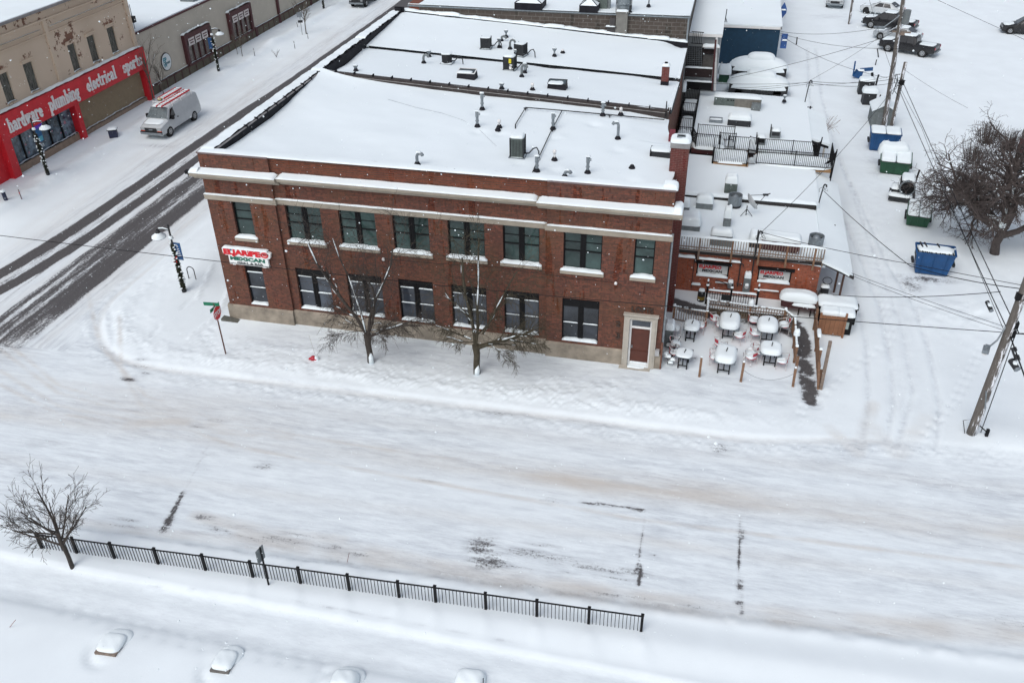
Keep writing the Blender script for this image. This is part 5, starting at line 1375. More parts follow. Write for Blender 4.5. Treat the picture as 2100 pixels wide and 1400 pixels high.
# wooden railing on the roof edge
def picket_panel(p0, p1, h, m, parent, spacing=0.13, t=0.035, top=True, world=True, name='picket_panel', lo=0.12, rail=0.05, midrail=None):
    p0, p1 = Vector(p0), Vector(p1); d = p1-p0; n = max(2, int(round(d.length/spacing)))
    mb = MB()
    for i in range(1, n):
        q = p0+d*(i/n); mb.beam(q+Vector((0,0,lo)), q+Vector((0,0,h-rail)), t, t)
    mb.beam(p0+Vector((0,0,lo)), p1+Vector((0,0,lo)), rail, rail); mb.beam(p0+Vector((0,0,h-rail/2)), p1+Vector((0,0,h-rail/2)), rail*1.2, rail)
    if midrail: mb.beam(p0+Vector((0,0,midrail)), p1+Vector((0,0,midrail)), rail, rail)
    return mb.build(name, m, parent, world=world)
WR = thing('roof_railing', 'long weathered wooden railing with snowy top rail along the edge of the orange brick restaurant', 'railing', (22.75, 7.55, 2.65))
PX = [22.75, 23.85, 25.55, 26.95, 28.35, 29.75, 30.2]
for a, b in zip(PX[:-1], PX[1:]): picket_panel((a, 7.56, 2.68), (b, 7.56, 2.66), 0.90, woodgrey, WR, 0.135, 0.038, midrail=0.28)
for x in PX[1:-1]:
    mb = MB(); mb.box(x-.05, x+.05, 7.50, 7.60, 2.25, 3.60); mb.build('post', woodgrey if x < 24 else wood, WR, world=True)
mb = MB(); mb.box(30.15, 30.21, 7.50, 7.56, 2.5, 3.6); mb.build('post', woodgrey, WR, world=True)
mb = MB(); wavy_strip(mb, 22.7, 30.25, 7.49, 7.63, 3.56, 0.07, 3, 90, .01); mb.build('rail_snow', snow, WR, smooth=True, world=True)
# wall furniture: conduits, meters
mb = MB(); mb.tube([(23.75,7.7,1.95),(23.75,7.7,2.55),(23.75,7.72,2.6)], .03, 6); mb.tube([(23.68,7.7,2.5),(23.66,7.7,0.3)], .02, 6)
mb.tube([(26.1,7.70,2.9),(26.1,7.70,0.75)], .03, 6); mb.tube([(26.75,7.68,4.2),(26.75,7.68,1.4)], .04, 6); mb.tube([(23.8,7.7,2.22),(26.1,7.7,2.18),(26.25,7.7,2.1),(26.25,7.7,1.95)], .025, 6)
rb('wall_conduit', mb, darkgrey)
mb = MB(); wavy_strip(mb, 23.8, 26.1, 7.64, 7.78, 2.23, .06, 3, 30, .01); wavy_strip(mb, 22.45, 23.7, 7.64, 7.80, 2.24, .12, 4, 20, .01)
wavy_strip(mb, 27.0, 28.3, 7.72, 7.80, .66, .03, 5, 14, .01); wavy_strip(mb, 24.9, 25.6, 7.72, 7.8, .85, .03, 5, 14, .01); mb.pillow(23.9, 7.7, .62, .5, .2, .09, n=6)
rb('wall_snow', mb, snow, smooth=True)
em = thing('electric_meter', 'grey electric meter cabinet with snow top on the orange brick wall between the banner windows', 'meter', (26.57, 7.65, 0.95))
d = MB(); d.box(-.18,.18,-.14,.14,-.45,.45); d.build('cabinet', greym, em)
d = MB(); d.tube([(0,-.14,-.05),(0,-.22,-.05)], .11, 14); d.build('meter_dial', plain('meter_glass', (.5,.5,.5), .3), em)
d = MB(); d.pillow(0,0,.45,.38,.30,.34,n=8); d.pillow(0,-.2,.06,.2,.16,.1,n=5); d.build('snow_cap', snow, em, smooth=True)
em = thing('gas_meter', 'small grey rounded gas meter with pipe on the orange wall, left of the electric meter', 'meter', (25.72, 7.65, 0.85))
d = MB(); d.lathe((0,0,-.2), [(.0,0),(.15,.02),(.17,.2),(.13,.38),(0,.42)], 14); d.build('body', galv, em, smooth=True); d = MB(); d.pillow(0,0,.15,.28,.26,.14,n=6); d.build('snow_cap', snow, em, smooth=True)
d = MB(); d.tube([(-.15,0,0),(-.45,0,.1),(-.8,0,.18)], .025, 6); d.tube([(.3,0,0.1),(.6,0,.05)], .025, 6); d.build('pipe', darkgrey, em)
# masts
def mast(p, h, lab, lean=0.02):
    t = thing('service_mast', lab, 'mast', p); d = MB(); d.tube([(0,0,0),(lean,0,h*.6),(lean*2,0,h)], .035, 7); d.build('pole', darkgrey, t)
    d = MB(); d.tube([(lean*2,0,h),(lean*2+.05,0,h+.1),(lean*2+.14,0,h+.06),(lean*2+.16,0,h-.05)], .05, 7); d.build('weatherhead', darkgrey, t)
    d = MB(); d.tube([(.1,0,h),(.25,0,h-.25),(.4,-.05,h-.3),(.3,0,h-.1),(.12,0,h-.3)], .012, 4); d.tube([(.1,0,h-.05),(-.1,0,h-.2),(-.05,0,h-.4)], .012, 4); d.build('drip_loop', black, t)
    return t
mast((26.75, 7.5, 2.6), 1.55, 'dark service mast with looping wires standing at the wooden roof railing')
m1 = at(1676, 427, 'z', 2.75); mast((m1.x, m1.y, 2.55), 1.6, 'dark service mast with looping wires at the outer corner of the restaurant roof', .06)
# roof equipment
def snowbox(name, lab, cat, p, w, dd, h, sh, m, rz=0.0, extra=None, slats=0, group=None):
    t = thing(name, lab, cat, p, rz, group); d = MB(); d.box(-w/2, w/2, -dd/2, dd/2, -0.1, h)
    for k in range(slats):
        x = -w/2+w*(k+.5)/slats; d.box(x-.012, x+.012, -dd/2-.015, -dd/2, .05, h-.05)
    d.build('cabinet', m, t); d = MB(); d.pillow(0, 0, h, w*1.04, dd*1.04, sh, seed=int(p[0]*7), p=7, q=8); d.build('snow_cap', snow, t, smooth=True)
    if extra: extra(t)
    return t
def hatchm(t): d = MB(); d.box(-.22,-.08,-.37,-.35,.12,.3); d.build('label_plate', plain('plate', (.5,.5,.48), .5), t)
snowbox('air_conditioner', 'dark roof unit with pale label and thick snow cap, against the dark parapet step', 'air conditioner', at(1444,426,'z',3.0), 0.95, 0.75, 0.42, 0.42, greym, 0, hatchm)
snowbox('air_conditioner', 'roof unit half hidden behind the tall chimney, small snow cap', 'air conditioner', at(1404,434,'z',3.0), 0.5, 0.6, 0.4, 0.42, greym)
snowbox('air_conditioner', 'wide low roof unit with dented deep snow cap just right of the tall chimney', 'air conditioner', at(1414,466,'z',3.0), 1.15, 1.1, 0.34, 0.5, greym)
snowbox('roof_vent_box', 'narrow upright vent box with tall snow cap in the middle of the restaurant roof', 'vent', at(1490,463,'z',3.0), 0.42, 0.45, 0.55, 0.62, greym)
snowbox('roof_unit', 'snow-buried unit with dark louvre behind the wooden railing, left part', 'air conditioner', at(1478,497,'z',2.85), 1.15, 0.7, 0.55, 0.30, greym)
for lab, u, v, w in (('long maroon duct under deep snow behind the wooden railing', 1600, 505, 2.0),):
    snowbox('roof_duct', lab, 'duct', at(u, v, 'z', 2.9), w, 0.8, 0.45, 0.3, maroon, -0.05)
snowbox('roof_unit', 'rounded snow-covered dark unit beside the service mast at the wooden railing', 'air conditioner', at(1553, 499, 'z', 2.85), 0.9, 0.9, 0.25, 0.45, darkgrey)
snowbox('air_conditioner', 'dark-finned air conditioner with tall rounded snow cap on the upper restaurant roof', 'air conditioner', at(1498,390,'z',3.35), 0.72, 0.72, 0.55, 0.42, greygreen, 0, None, 7)
def drum(p, r, h, lab):
    t = thing('exhaust_fan', lab, 'roof fan', p); d = MB(); d.lathe((0,0,0), [(r*.8,-.05),(r*.82,.05),(r*.95,.12),(r*1.0,h),(r*.9,h-.01),(r*.88,h*.65)], 24); d.build('fan_housing', galv, t, smooth=True, autosmooth=40)
    d = MB(); d.lathe((0,0,0), [(r*.88,h*.66),(0,h*.66)], 24); d.build('inside', darkgrey, t); d = MB(); d.lathe((0,0,h*.66), [(r*.55,0),(r*.5,.12),(0.05,.22),(0,.22)], 18); d.build('fan_dome', galv, t, smooth=True)
    d = MB(); d.lathe((0,0,0), [(r*.86,-.08),(r*.97,.08),(r*.97,.12),(r*.86,.14)], 24); d.build('base_band', darkgrey, t); return t
drum(at(1506,421,'z',3.1)+Vector((0,0,-.05)), .40, .72, 'open round galvanised exhaust fan by the dark parapet step on the restaurant roof')
drum(at(1672,502,'z',2.9)+Vector((0,0,-.05)), .40, .60, 'open round grey exhaust fan at the outer end of the wooden railing')
# satellite dish
dp = at(1530,440,'z',3.05); t = thing('satellite_dish', 'snow-filled satellite dish on a tripod, tipped skyward on the restaurant roof', 'satellite dish', dp, 0.2)
d = MB(); d.tube([(0,0,-.05),(0,0,.55)], .03, 6); d.tube([(0,0,.35),(-.35,-.2,0)], .018, 5); d.tube([(0,0,.35),(.3,-.25,0)], .018, 5); d.tube([(0,0,.35),(0.05,.35,0)], .018, 5); d.build('tripod', darkgrey, t)
R = Matrix.Rotation(rad(62), 3, 'Y') @ Matrix.Rotation(rad(-12), 3, 'X'); b = MB(); b.lathe((0,0,0), [(0,0),(.2,.02),(.4,.09),(.50,.16),(.51,.165),(.40,.12),(0,-.02)], 22)
d = MB(); d.add([R@Vector((p[0], p[1]*1.0, p[2]))+Vector((.12,0,.72)) for p in b.v], b.f); d.build('dish', plain('dish_white', (.5,.52,.53), .5), t, smooth=True, autosmooth=40)
d = MB(); a0 = R@Vector((0,-.45,.1))+Vector((.12,0,.72)); f0 = R@Vector((0,-.1,.95))+Vector((.12,0,.72)); f1 = R@Vector((.3,.3,.1))+Vector((.12,0,.72)); d.tube([R@Vector((-.45,0,.1))+Vector((.12,0,.72)), f0], .018, 5); d.tube([R@Vector((.45,0,.1))+Vector((.12,0,.72)), f0], .018, 5); d.cbox(f0, (.3,.1,.1)); d.tube([f0, f0+Vector((.25,0,.08))], .03, 5); d.build('feed_arm', darkgrey, t)
# step and second roof
SB = thing('middle_rear_building', 'single-storey rear building with snowy roof between the restaurant roof and the railed deck', 'building', (22.9, 13.9, 0))
mb = MB(); mb.box(21.9, 30.2, 13.9, 19.5, -0.2, 3.1); mb.build('wall', brick_or, SB, world=True)
mb = MB(); mb.box(22.3, 30.12, 13.62, 13.9, 2.6, 3.26); mb.build('parapet_step', plain('step_dark', (.018,.016,.016), .7), SB, world=True)
def rr2(x, y): return 3.30+0.02*(y-14)-0.02*(x-22.5)+0.05*fb(x*.4, y*.4, 16)-0.25*s01(29.9, 31.4, x)
mb = MB(); snow_sheet(mb, 21.6, 30.3, 13.86, 19.6, rr2, 0.4, .2); wavy_strip(mb, 22.4, 30.15, 13.58, 13.95, 3.26, .14, 5, 50, .02); mb.build('roof_snow', snow_roof, SB, smooth=True, world=True)
# lean-to canopy along the alley
CB = thing('lean_to_canopy', 'snow-covered sloping canopy on brown posts along the alley side of the restaurant', 'canopy', (30.9, 7.7, 0))
mb = MB(); mb.add([(30.2,7.7,2.72),(31.85,7.35,2.18),(31.5,19.3,2.18),(30.2,19.3,2.9)], [(0,1,2,3)]); mb.add([(30.2,7.7,2.56),(31.85,7.35,2.02),(31.5,19.3,2.02),(30.2,19.3,2.7),(30.2,7.7,2.72),(31.85,7.35,2.18),(31.5,19.3,2.18),(30.2,19.3,2.9)], [(3,2,1,0),(0,1,5,4),(1,2,6,5),(2,3,7,6)]); mb.build('canopy_roof', plain('canopy_dark', (.03,.025,.025), .7), CB, world=True)
def cz(x, y): t = min(1, max(0, (x-30.15)/1.65)); return 2.95+0.02*(y-8)*.5-0.66*t+.04*fb(x*.6, y*.6, 9)-.10*t**6
mb = MB(); snow_sheet(mb, 30.15, 31.82, 7.4, 19.2, cz, .3, .16); mb.build('canopy_snow', snow, CB, smooth=True, world=True)
for x, y in ((31.35, 9.4), (31.62, 9.0), (31.5, 13.5), (31.5, 17.5)):
    mb = MB(); mb.box(x-.05, x+.05, y-.05, y+.05, -.1, 2.15); mb.build('post', plain('brown_post', (.11,.06,.045), .8), CB, world=True)
mb = MB(); mb.box(30.25, 31.2, 12.5, 12.6, 0, 2.6); mb.build('back_panel', darkgrey, CB, world=True)
# things under canopy
t = thing('garden_statue', 'round-topped steel drum stack with a ring under the alley canopy', 'drum', (30.65, 8.3, 0.1)); t.name = 'metal_drum'
d = MB(); d.cyl((0,0,0), .26, .5, 14); d.build('drum_body', greym, t); d = MB(); d.cyl((0.03,0,.5), .22, .35, 14); d.build('upper_drum', darkgrey, t); d = MB(); d.pillow(0.03,0,.85,.45,.45,.14,n=6); d.build('snow_cap', snow, t, smooth=True)
d = MB(); d.tube([(.1+.24*math.cos(a), 0.1+.1*math.sin(a), 1.15+.16*math.sin(a)) for a in [k*PI/6 for k in range(13)]], .02, 5); d.build('ring', black, t)
# third rear roof with stair deck
TB = thing('far_rear_building', 'single-storey rear building behind the railed deck, with condenser-strewn snowy roof', 'building', (22.9, 21, 0))
mb = MB(); mb.box(22.6, 30.1, 21.2, 32.0, -0.2, 3.35); mb.build('wall', plain('dark_brick', (.06,.03,.025), .9), TB, world=True)
def rr3(x, y): return 3.58-0.015*(x-22.5)+0.05*fb(x*.35, y*.35, 26)+.1*math.exp(-((x-24.9)/2)**2-((y-28.5)/1.5)**2)
mb = MB(); snow_sheet(mb, 22.55, 30.25, 20.9, 32.1, rr3, 0.4, .25); mb.build('roof_snow', snow_roof, TB, smooth=True, world=True)
mb = MB(); mb.add([(30.1,24.2,3.2),(31.5,24.4,2.75),(31.5,30.2,2.75),(30.1,30.2,3.2),(30.1,24.2,3.0),(31.5,24.4,2.6),(31.5,30.2,2.6),(30.1,30.2,3.0)], [(0,1,2,3),(7,6,5,4),(0,4,5,1),(1,5,6,2),(2,6,7,3)]); mb.build('porch_roof', darkrub, TB, world=True)
mb = MB(); snow_sheet(mb, 30.0, 31.55, 24.25, 30.3, lambda x, y: 3.42-.3*(x-30)+.03*fb(x, y, 3), .3, .15); mb.build('porch_snow', snow, TB, smooth=True, world=True)
mb = MB(); mb.box(31.2, 31.3, 24.4, 24.5, -.1, 2.7); mb.build('post', plain('pale_post', (.4,.38,.34), .8), TB, world=True)
mb = MB(); mb.box(30.12, 31.0, 24.9, 25.0, -.1, 2.6); mb.build('dark_doorway', black, TB, world=True)
# equipment on it
t = snowbox('air_conditioner', 'wide grey-green rooftop unit with snow drifted against it on the far rear roof', 'air conditioner', (25.3, 29.2, 3.6), 3.3, 0.9, 0.62, 0.16, greygreen, -0.02)
d = MB(); d.box(1.0, 1.62, -.9, -.45, -.1, .45); d.box(-.2, 1.6, -.48, -.45, 0, .6, 1); d.build('side_section', [greym, plain('tan_grey', (.16,.15,.13), .6)], t)
d = MB()
for x, s in ((-.75,.14),(-.5,.1),(-.35,.1),(.15,.12),(.3,.1)): d.box(x, x+s, -.462, -.45, .42, .5)
d.build('data_plates', black, t)
snowbox('air_conditioner', 'low roof unit with bulging snow cap in front of the wide grey-green unit', 'air conditioner', at(1516,252,'z',3.65), 1.55, 0.8, 0.30, 0.34, darkgrey, -.03)
t = thing('roof_skylight', 'low skylight nearly buried in snow left of the bulging unit on far rear roof', 'skylight', at(1468,247,'z',3.65)); d = MB(); d.box(-.45,.45,-.3,.3,-.1,.14); d.build('kerb', galv, t); d = MB(); d.box(-.25,.25,-.12,.12,.14,.16); d.build('pane', greym, t); d = MB(); d.pillow(0,-.15,.13,.85,.3,.05,n=5); d.build('snow_cap', snow, t, smooth=True)
for i, (u, v) in enumerate(((1590,277),(1560,291))):
    t = thing('roof_vent_box', ('grey louvred roof box with snow top, the farther of two on the far rear roof', 'small black-mouthed roof box with snow top, the nearer of two by the deck railing')[i], 'vent', at(u, v, 'z', 3.62))
    w = .62 if i == 0 else .55
    d = MB(); d.box(-w/2, w/2, -.3, .3, -.1, .34); d.build('cabinet', greym, t); d = MB(); d.box(-w/2+.06, w/2-.06, -.315, -.30, .05, .30); d.build('louvre', black if i else darkgrey, t)
    d = MB(); d.box(-w/2-.05, -w/2, -.32, .3, -.1, .62 - .1*i); d.build('side_fin', darkgrey, t); d = MB(); d.pillow(0,0,.34,w,.62,.14,n=6,seed=i); d.build('snow_cap', snow, t, smooth=True)
vent_pipe('cone', at(1608,209,'z',3.6), .45, 'small cone-capped vent near the alley edge of far rear roof')
t3 = at(1651, 207, 'z', 3.55); mast((t3.x, t3.y, 3.4), 1.55, 'dark service mast with many wires at the back alley corner of the far rear roof', .05)
d = MB(); q = at(1657, 240, 'z', 2.6); d.tube([(q.x, q.y, 1.2), (q.x+.05, q.y, 3.4)], .05, 6)
for k in range(5): d.beam((q.x-.25, q.y, 2.2+k*.28), (q.x+.2, q.y, 2.2+k*.28), .05, .05)
tag(d.build('ladder_rack', black), 'black rack of cable hooks on the alley wall below the wire mast', 'rack')
q = at(1668, 240, 'z', 1.8)
# deck railing system, black metal
DK = thing('wooden_deck', 'snow-covered raised rear deck with black metal railings between the rear roofs', 'deck', (24, 19.5, 3.3))
mb = MB(); mb.box(24.05, 26.2, 18.35, 20.6, 3.0, 3.48); mb.build('deck_frame', tanwood, DK, world=True)
mb = MB(); mb.box(24.08, 26.3, 18.3, 18.36, 2.7, 3.25); mb.build('skirt', darkgrey, DK, world=True)
mb = MB(); mb.box(22.6, 24.7, 20.1, 22.0, 3.3, 3.62); mb.build('deck_frame', maroon, DK, world=True)
mb = MB(); mb.box(26.65, 31.3, 18.95, 20.9, 3.08, 3.28); mb.build('deck_frame', tanwood, DK, world=True)
mb = MB(); mb.pillow(25.1, 19.45, 3.46, 2.2, 2.3, .16, q=12, seed=2); mb.pillow(23.65, 21.0, 3.60, 2.1, 2.0, .2, q=12, seed=3); mb.pillow(28.95, 19.9, 3.26, 4.8, 2.1, .12, q=14, seed=5, n=14); mb.pillow(26.5, 19.4, 3.2, .6, 1.2, .2, seed=7); mb.build('deck_snow', snow, DK, smooth=True, world=True)
def black_rail(p0, p1, h=1.0, sp=0.115, parent=None, m=None):
    return picket_panel(p0, p1, h, m or black, parent or DK, sp, .024, name='railing_panel', lo=.1, rail=.035)
RP = [((22.85,20.15,3.6),(24.35,20.1,3.6)), ((22.85,21.9,3.6),(25.2,21.85,3.6)), ((24.05,18.38,3.4),(26.1,18.38,3.4)), ((24.0,18.4,3.4),(24.0,20.1,3.4)), ((24.3,20.6,3.6),(25.3,20.6,3.6)),
      ((24.9,20.5,3.45),(26.2,20.5,3.45)), ((26.7,18.98,3.3),(29.0,18.98,3.3)), ((29.0,18.98,3.3),(31.25,18.98,3.3)), ((26.7,20.85,3.3),(28.9,20.85,3.3)), ((28.9,20.85,3.3),(30.5,20.85,3.3)), ((31.25,19.0,3.3),(31.25,20.8,3.3)),
      ((26.1,18.38,3.45),(26.7,18.98,3.2)), ((26.2,20.5,3.5),(26.75,20.85,3.3))]
for a, b in RP: black_rail(a, b)
for (x, y, z) in {tuple(q) for a, b in RP for q in (a, b)}:
    mb = MB(); mb.beam((x, y, z-.55), (x, y, z+1.04), .06, .06); mb.build('railing_post', black, DK, world=True)
# stair along the brick building
ST = thing('metal_staircase', 'narrow snow-covered stair with black railings along the back of the flat roofs', 'staircase', (22, 24, 3.5))
mb = MB(); mb.box(21.5, 22.5, 27.3, 30.2, 3.2, 3.45); mb.box(21.45, 22.4, 21.6, 23.6, 3.3, 3.5)
for k in range(9): mb.box(21.5, 22.5, 27.2-k*.4, 27.5-k*.4, 3.35-k*.02, 3.42-k*.02)
mb.build('stair_treads', darkgrey, ST, world=True)
mb = MB(); mb.pillow(22.0, 28.9, 3.42, 1.0, 2.4, .2, q=12); mb.pillow(22.0, 25.2, 3.3, .9, 3.2, .18, q=12, seed=3); mb.pillow(21.95, 22.5, 3.45, .9, 2.0, .2, q=12, seed=5); mb.build('stair_snow', snow, ST, smooth=True, world=True)
for a, b in (((21.45,30.1,3.5),(22.5,30.1,3.5)), ((22.5,26.9,3.45),(22.5,30.1,3.5)), ((21.5,26.8,3.4),(22.5,26.8,3.4)), ((22.45,23.6,3.3),(22.45,26.8,3.4)), ((21.4,23.6,3.4),(22.4,23.6,3.4)), ((21.6,21.6,3.5),(22.5,21.6,3.5)), ((22.5,21.6,3.6),(22.85,20.15,3.6))):
    black_rail(a, b, .95, .12, ST)
for x, y in ((21.45,30.1),(22.5,30.1),(22.5,26.8),(22.45,23.6),(21.5,26.8)):
    mb = MB(); mb.beam((x, y, 2.9), (x, y, 4.5), .06, .06); mb.build('railing_post', black, ST, world=True)
# rolled flag on the deck corner and one on the railing
for (x, y, z, w, lab) in ((31.28, 18.9, 3.3, .55, 'black pirate-dark flag hanging from a pole at the alley corner of the deck'), (30.52, 20.85, 3.3, .25, 'black furled flag standing at the back railing of the deck')):
    t = thing('flag', lab.replace('pirate-dark ', ''), 'flag', (x, y, z)); d = MB(); d.tube([(0,0,-1.2 if w > .3 else 0),(0.06,0,1.35)], .04, 6); d.build('flagpole', black, t)
    d = MB(); d.add([(.06,0,1.32),(-w*.4,-.05,.75),(-w,-.02,.35),(-w*.5,.06,.38),(0,.0,.62),(.04,0,.5)], [(0,1,4),(1,2,3),(1,3,4),(0,4,5)]); d.build('cloth', black, t)
# ------------------------------------------------------------------ farther back: porch, pale and blue buildings
GB = thing('grey_building', 'pale grey two-level building with snowy roof behind the tall block-walled building', 'building', (22.4, 32, 0))
WY = 32.0; RZ = at(1440,67,'y',WY).z; XR = at(1479,69,'y',WY).x
mb = MB(); mb.box(21.31, XR, WY, 47.0, -.2, RZ-.15); mb.build('wall', ltgrey, GB, world=True)
mb = MB(); mb.box(21.31, XR+.1, WY-.3, WY, RZ-.22, RZ-.02); mb.box(XR, XR+.12, WY, 47.0, RZ-.22, RZ-.02); mb.build('eave_trim', white, GB, world=True)
mb = MB(); snow_sheet(mb, 21.32, XR+.12, WY-.28, 47.0, lambda x, y: RZ+.05+.04*fb(x*.4, y*.4, 8)+(y-WY)*.05, .6, .14); mb.build('roof_snow', snow_roof, GB, smooth=True, world=True)
PB = thing('rear_porch', 'dark brown two-level wooden porch with posts and lattice against the grey building', 'porch', (22.2, 30.5, 0))
def ypt(u, v, y=31.2): return at(u, v, 'y', y)
def ybox(u0, v0, u1, v1, y, th=.1):
    a = at(u0, v0, 'y', y); b = at(u1, v1, 'y', y); return (min(a.x, b.x), max(a.x, b.x), y, y+th, min(a.z, b.z), max(a.z, b.z))
for u0, v0, u1, v1, y in ((1468,82,1460,186,30.9),(1470,78,1466,186,31.6)):
    mb = MB(); mb.beam(ypt(u0,v0,y), ypt(u1,v1,y), .13, .13); mb.build('post', maroon if y < 31 else white, PB, world=True)
dkb = plain('dark_board', (.022,.012,.012), .85, var=.4, scale=6)
for b in ((1404,138,1459,160,31.0),(1442,99,1465,112,31.6),(1404,166,1458,186,30.6)):
    mb = MB(); mb.box(*ybox(*b)); mb.build('board_panel', dkb if b[1] < 160 else black, PB, world=True)
    q = ybox(*b); mb = MB(); wavy_strip(mb, q[0], q[1], q[2]-.06, q[3]+.06, q[5], .06, 3, 10, .01); mb.build('panel_snow', snow, PB, smooth=True, world=True)
mb = MB(); mb.box(*ybox(1412,95,1440,137,31.5,.04)); mb.build('lattice', plain('lattice_dark', (.018,.014,.013), .9), PB, world=True)
mb = MB()
for k in range(9): a = ypt(1410+k*3.6,94,31.45); b = ypt(1410+k*3.6,137,31.45); mb.beam(a, b, .018, .018)
for k in range(11): a = ypt(1410,95+k*4,31.44); b = ypt(1440,95.5+k*4,31.44); mb.beam(a, b, .018, .018)
mb.build('lattice_wire', galv, PB, world=True)
mb = MB(); mb.box(*ybox(1441,112,1462,138,31.7,.04)); mb.build('wall_patch', plain('patch', (.10,.095,.09), .9), PB, world=True)
a = ypt(1416,92,31.3); b = ypt(1441,94,31.3); picket_panel(a, b, .95, black, PB, .12, .03)
q = ybox(1441,94,1476,98,31.0,.5); mb = MB(); mb.box(q[0],q[1],q[2],q[3],q[4]-.05,q[4]); mb.build('floor', white, PB, world=True)
mb = MB(); mb.pillow((q[0]+q[1])/2, q[2]+.25, q[4], q[1]-q[0], .5, .14, n=8); mb.build('porch_snow', snow, PB, smooth=True, world=True)
q = ypt(1400,175,30.6); mb = MB(); mb.pillow(q.x+.05, 30.4, q.z-.25, .55, 1.2, .6, n=8); mb.build('porch_snow', snow, PB, smooth=True, world=True)
BL = thing('blue_building', 'dark teal-blue blank-walled building with a flat snowy roof beside the alley', 'building', (26, 51.5, 0))
mb = MB(); mb.box(23.55, 28.75, 51.5, 80, -.2, 3.6); mb.build('wall', bluewall, BL, world=True)
mb = MB(); mb.box(23.5, 28.85, 51.35, 51.5, 3.5, 3.72); mb.box(28.75, 28.88, 51.35, 80, 3.5, 3.72); mb.build('eave_trim', white, BL, world=True)
mb = MB(); snow_sheet(mb, 23.5, 28.9, 51.4, 80, lambda x, y: 3.82+.04*fb(x*.4, y*.4, 18), 1.0, .12); mb.build('roof_snow', snow_roof, BL, smooth=True, world=True)
mb = MB(); mb.tube([(23.4, 51.2, 3.4), (23.2, 51.0, 3.2), (23.15, 50.9, 0)], .05, 6); mb.build('downpipe', white, BL, world=True)
mb = MB(); mb.tube([(23.7, 51.9, 3.7), (23.75, 51.9, 5.0)], .04, 5); mb.tube([(23.7, 51.9, 4.3), (23.9, 51.9, 3.8)], .03, 5); mb.build('roof_mast', black, BL, world=True)
for i, (y, z0, z1) in enumerate(((51.6, 2.0, 3.4), (60.5, 2.4, 4.0))):
    t = thing('blue_awning', ('small blue projecting sign box at the near corner of the blue building', 'small pointed blue projecting sign farther along the blue building')[i], 'sign', (28.95, y, 0)); t.name = 'projecting_sign'
    d = MB()
    if i: d.prism_y([(0,2.6),(.3,2.4),(.62,2.9),(.62,3.3),(.32,3.9),(0,3.3)], -.1, .1)
    else: d.box(0, .55, -.1, .1, 1.8, 3.1)
    d.build('sign_panel', plain('sign_blue', (.03,.09,.28), .5), t); d = MB(); d.pillow(.32, 0, 3.15 if i else 2.5, .5, .3, .15, n=5); d.build('snow_cap', snow, t, smooth=True)
# vehicles wholly covered by snow
def buried(p, lab, seed):
    t = thing('snow_covered_van', lab, 'snow-covered car', p, 0.0, 'snow-covered cars parked behind the rear roofs'); t.name = 'snow_covered_car'
    d = MB(); d.box(-2.45, 2.45, -.95, .95, .25, .95); d.build('body', blackpaint, t)
    for x in (-1.6, 1.6):
        for y in (-.85, .85):
            w = MB(); w.tube([(x, y-.1, .33), (x, y+.1, .33)], .34, 14); w.build('wheel', tyre, t)
    d = MB(); d.pillow(0, 0, .62, 5.35, 2.3, 1.05, n=22, seed=seed, p=4, q=2.6, lump=.02); d.build('snow_cover', snow, t, smooth=True)
    d = MB(); d.pillow(.15, .1, 1.50, 2.5, 1.45, .50, n=14, seed=seed, p=4, q=4, lump=.02); d.build('roof_snow', snow, t, smooth=True)
buried((27.15, 48.5, 0.1), 'car fully buried under smooth snow beside the blue building, the farther of two', 4)
buried((27.15, 43.3, 0.1), 'car fully buried under smooth snow just behind the far rear roof, the nearer of two', 5)
t = thing('dark_vehicle', 'x', 'bin', (24.1, 46.0, 0)); t.name = 'waste_bin'; t['label'] = 'snow-topped dark green bin between porch post and buried car'
d = MB(); d.box(-.35,.55,-.4,.4,0,.9); d.build('bin_body', green, t); d = MB(); d.pillow(.1,0,.9,1.2,1.3,.7,n=10); d.build('snow_cap', snow, t, smooth=True)
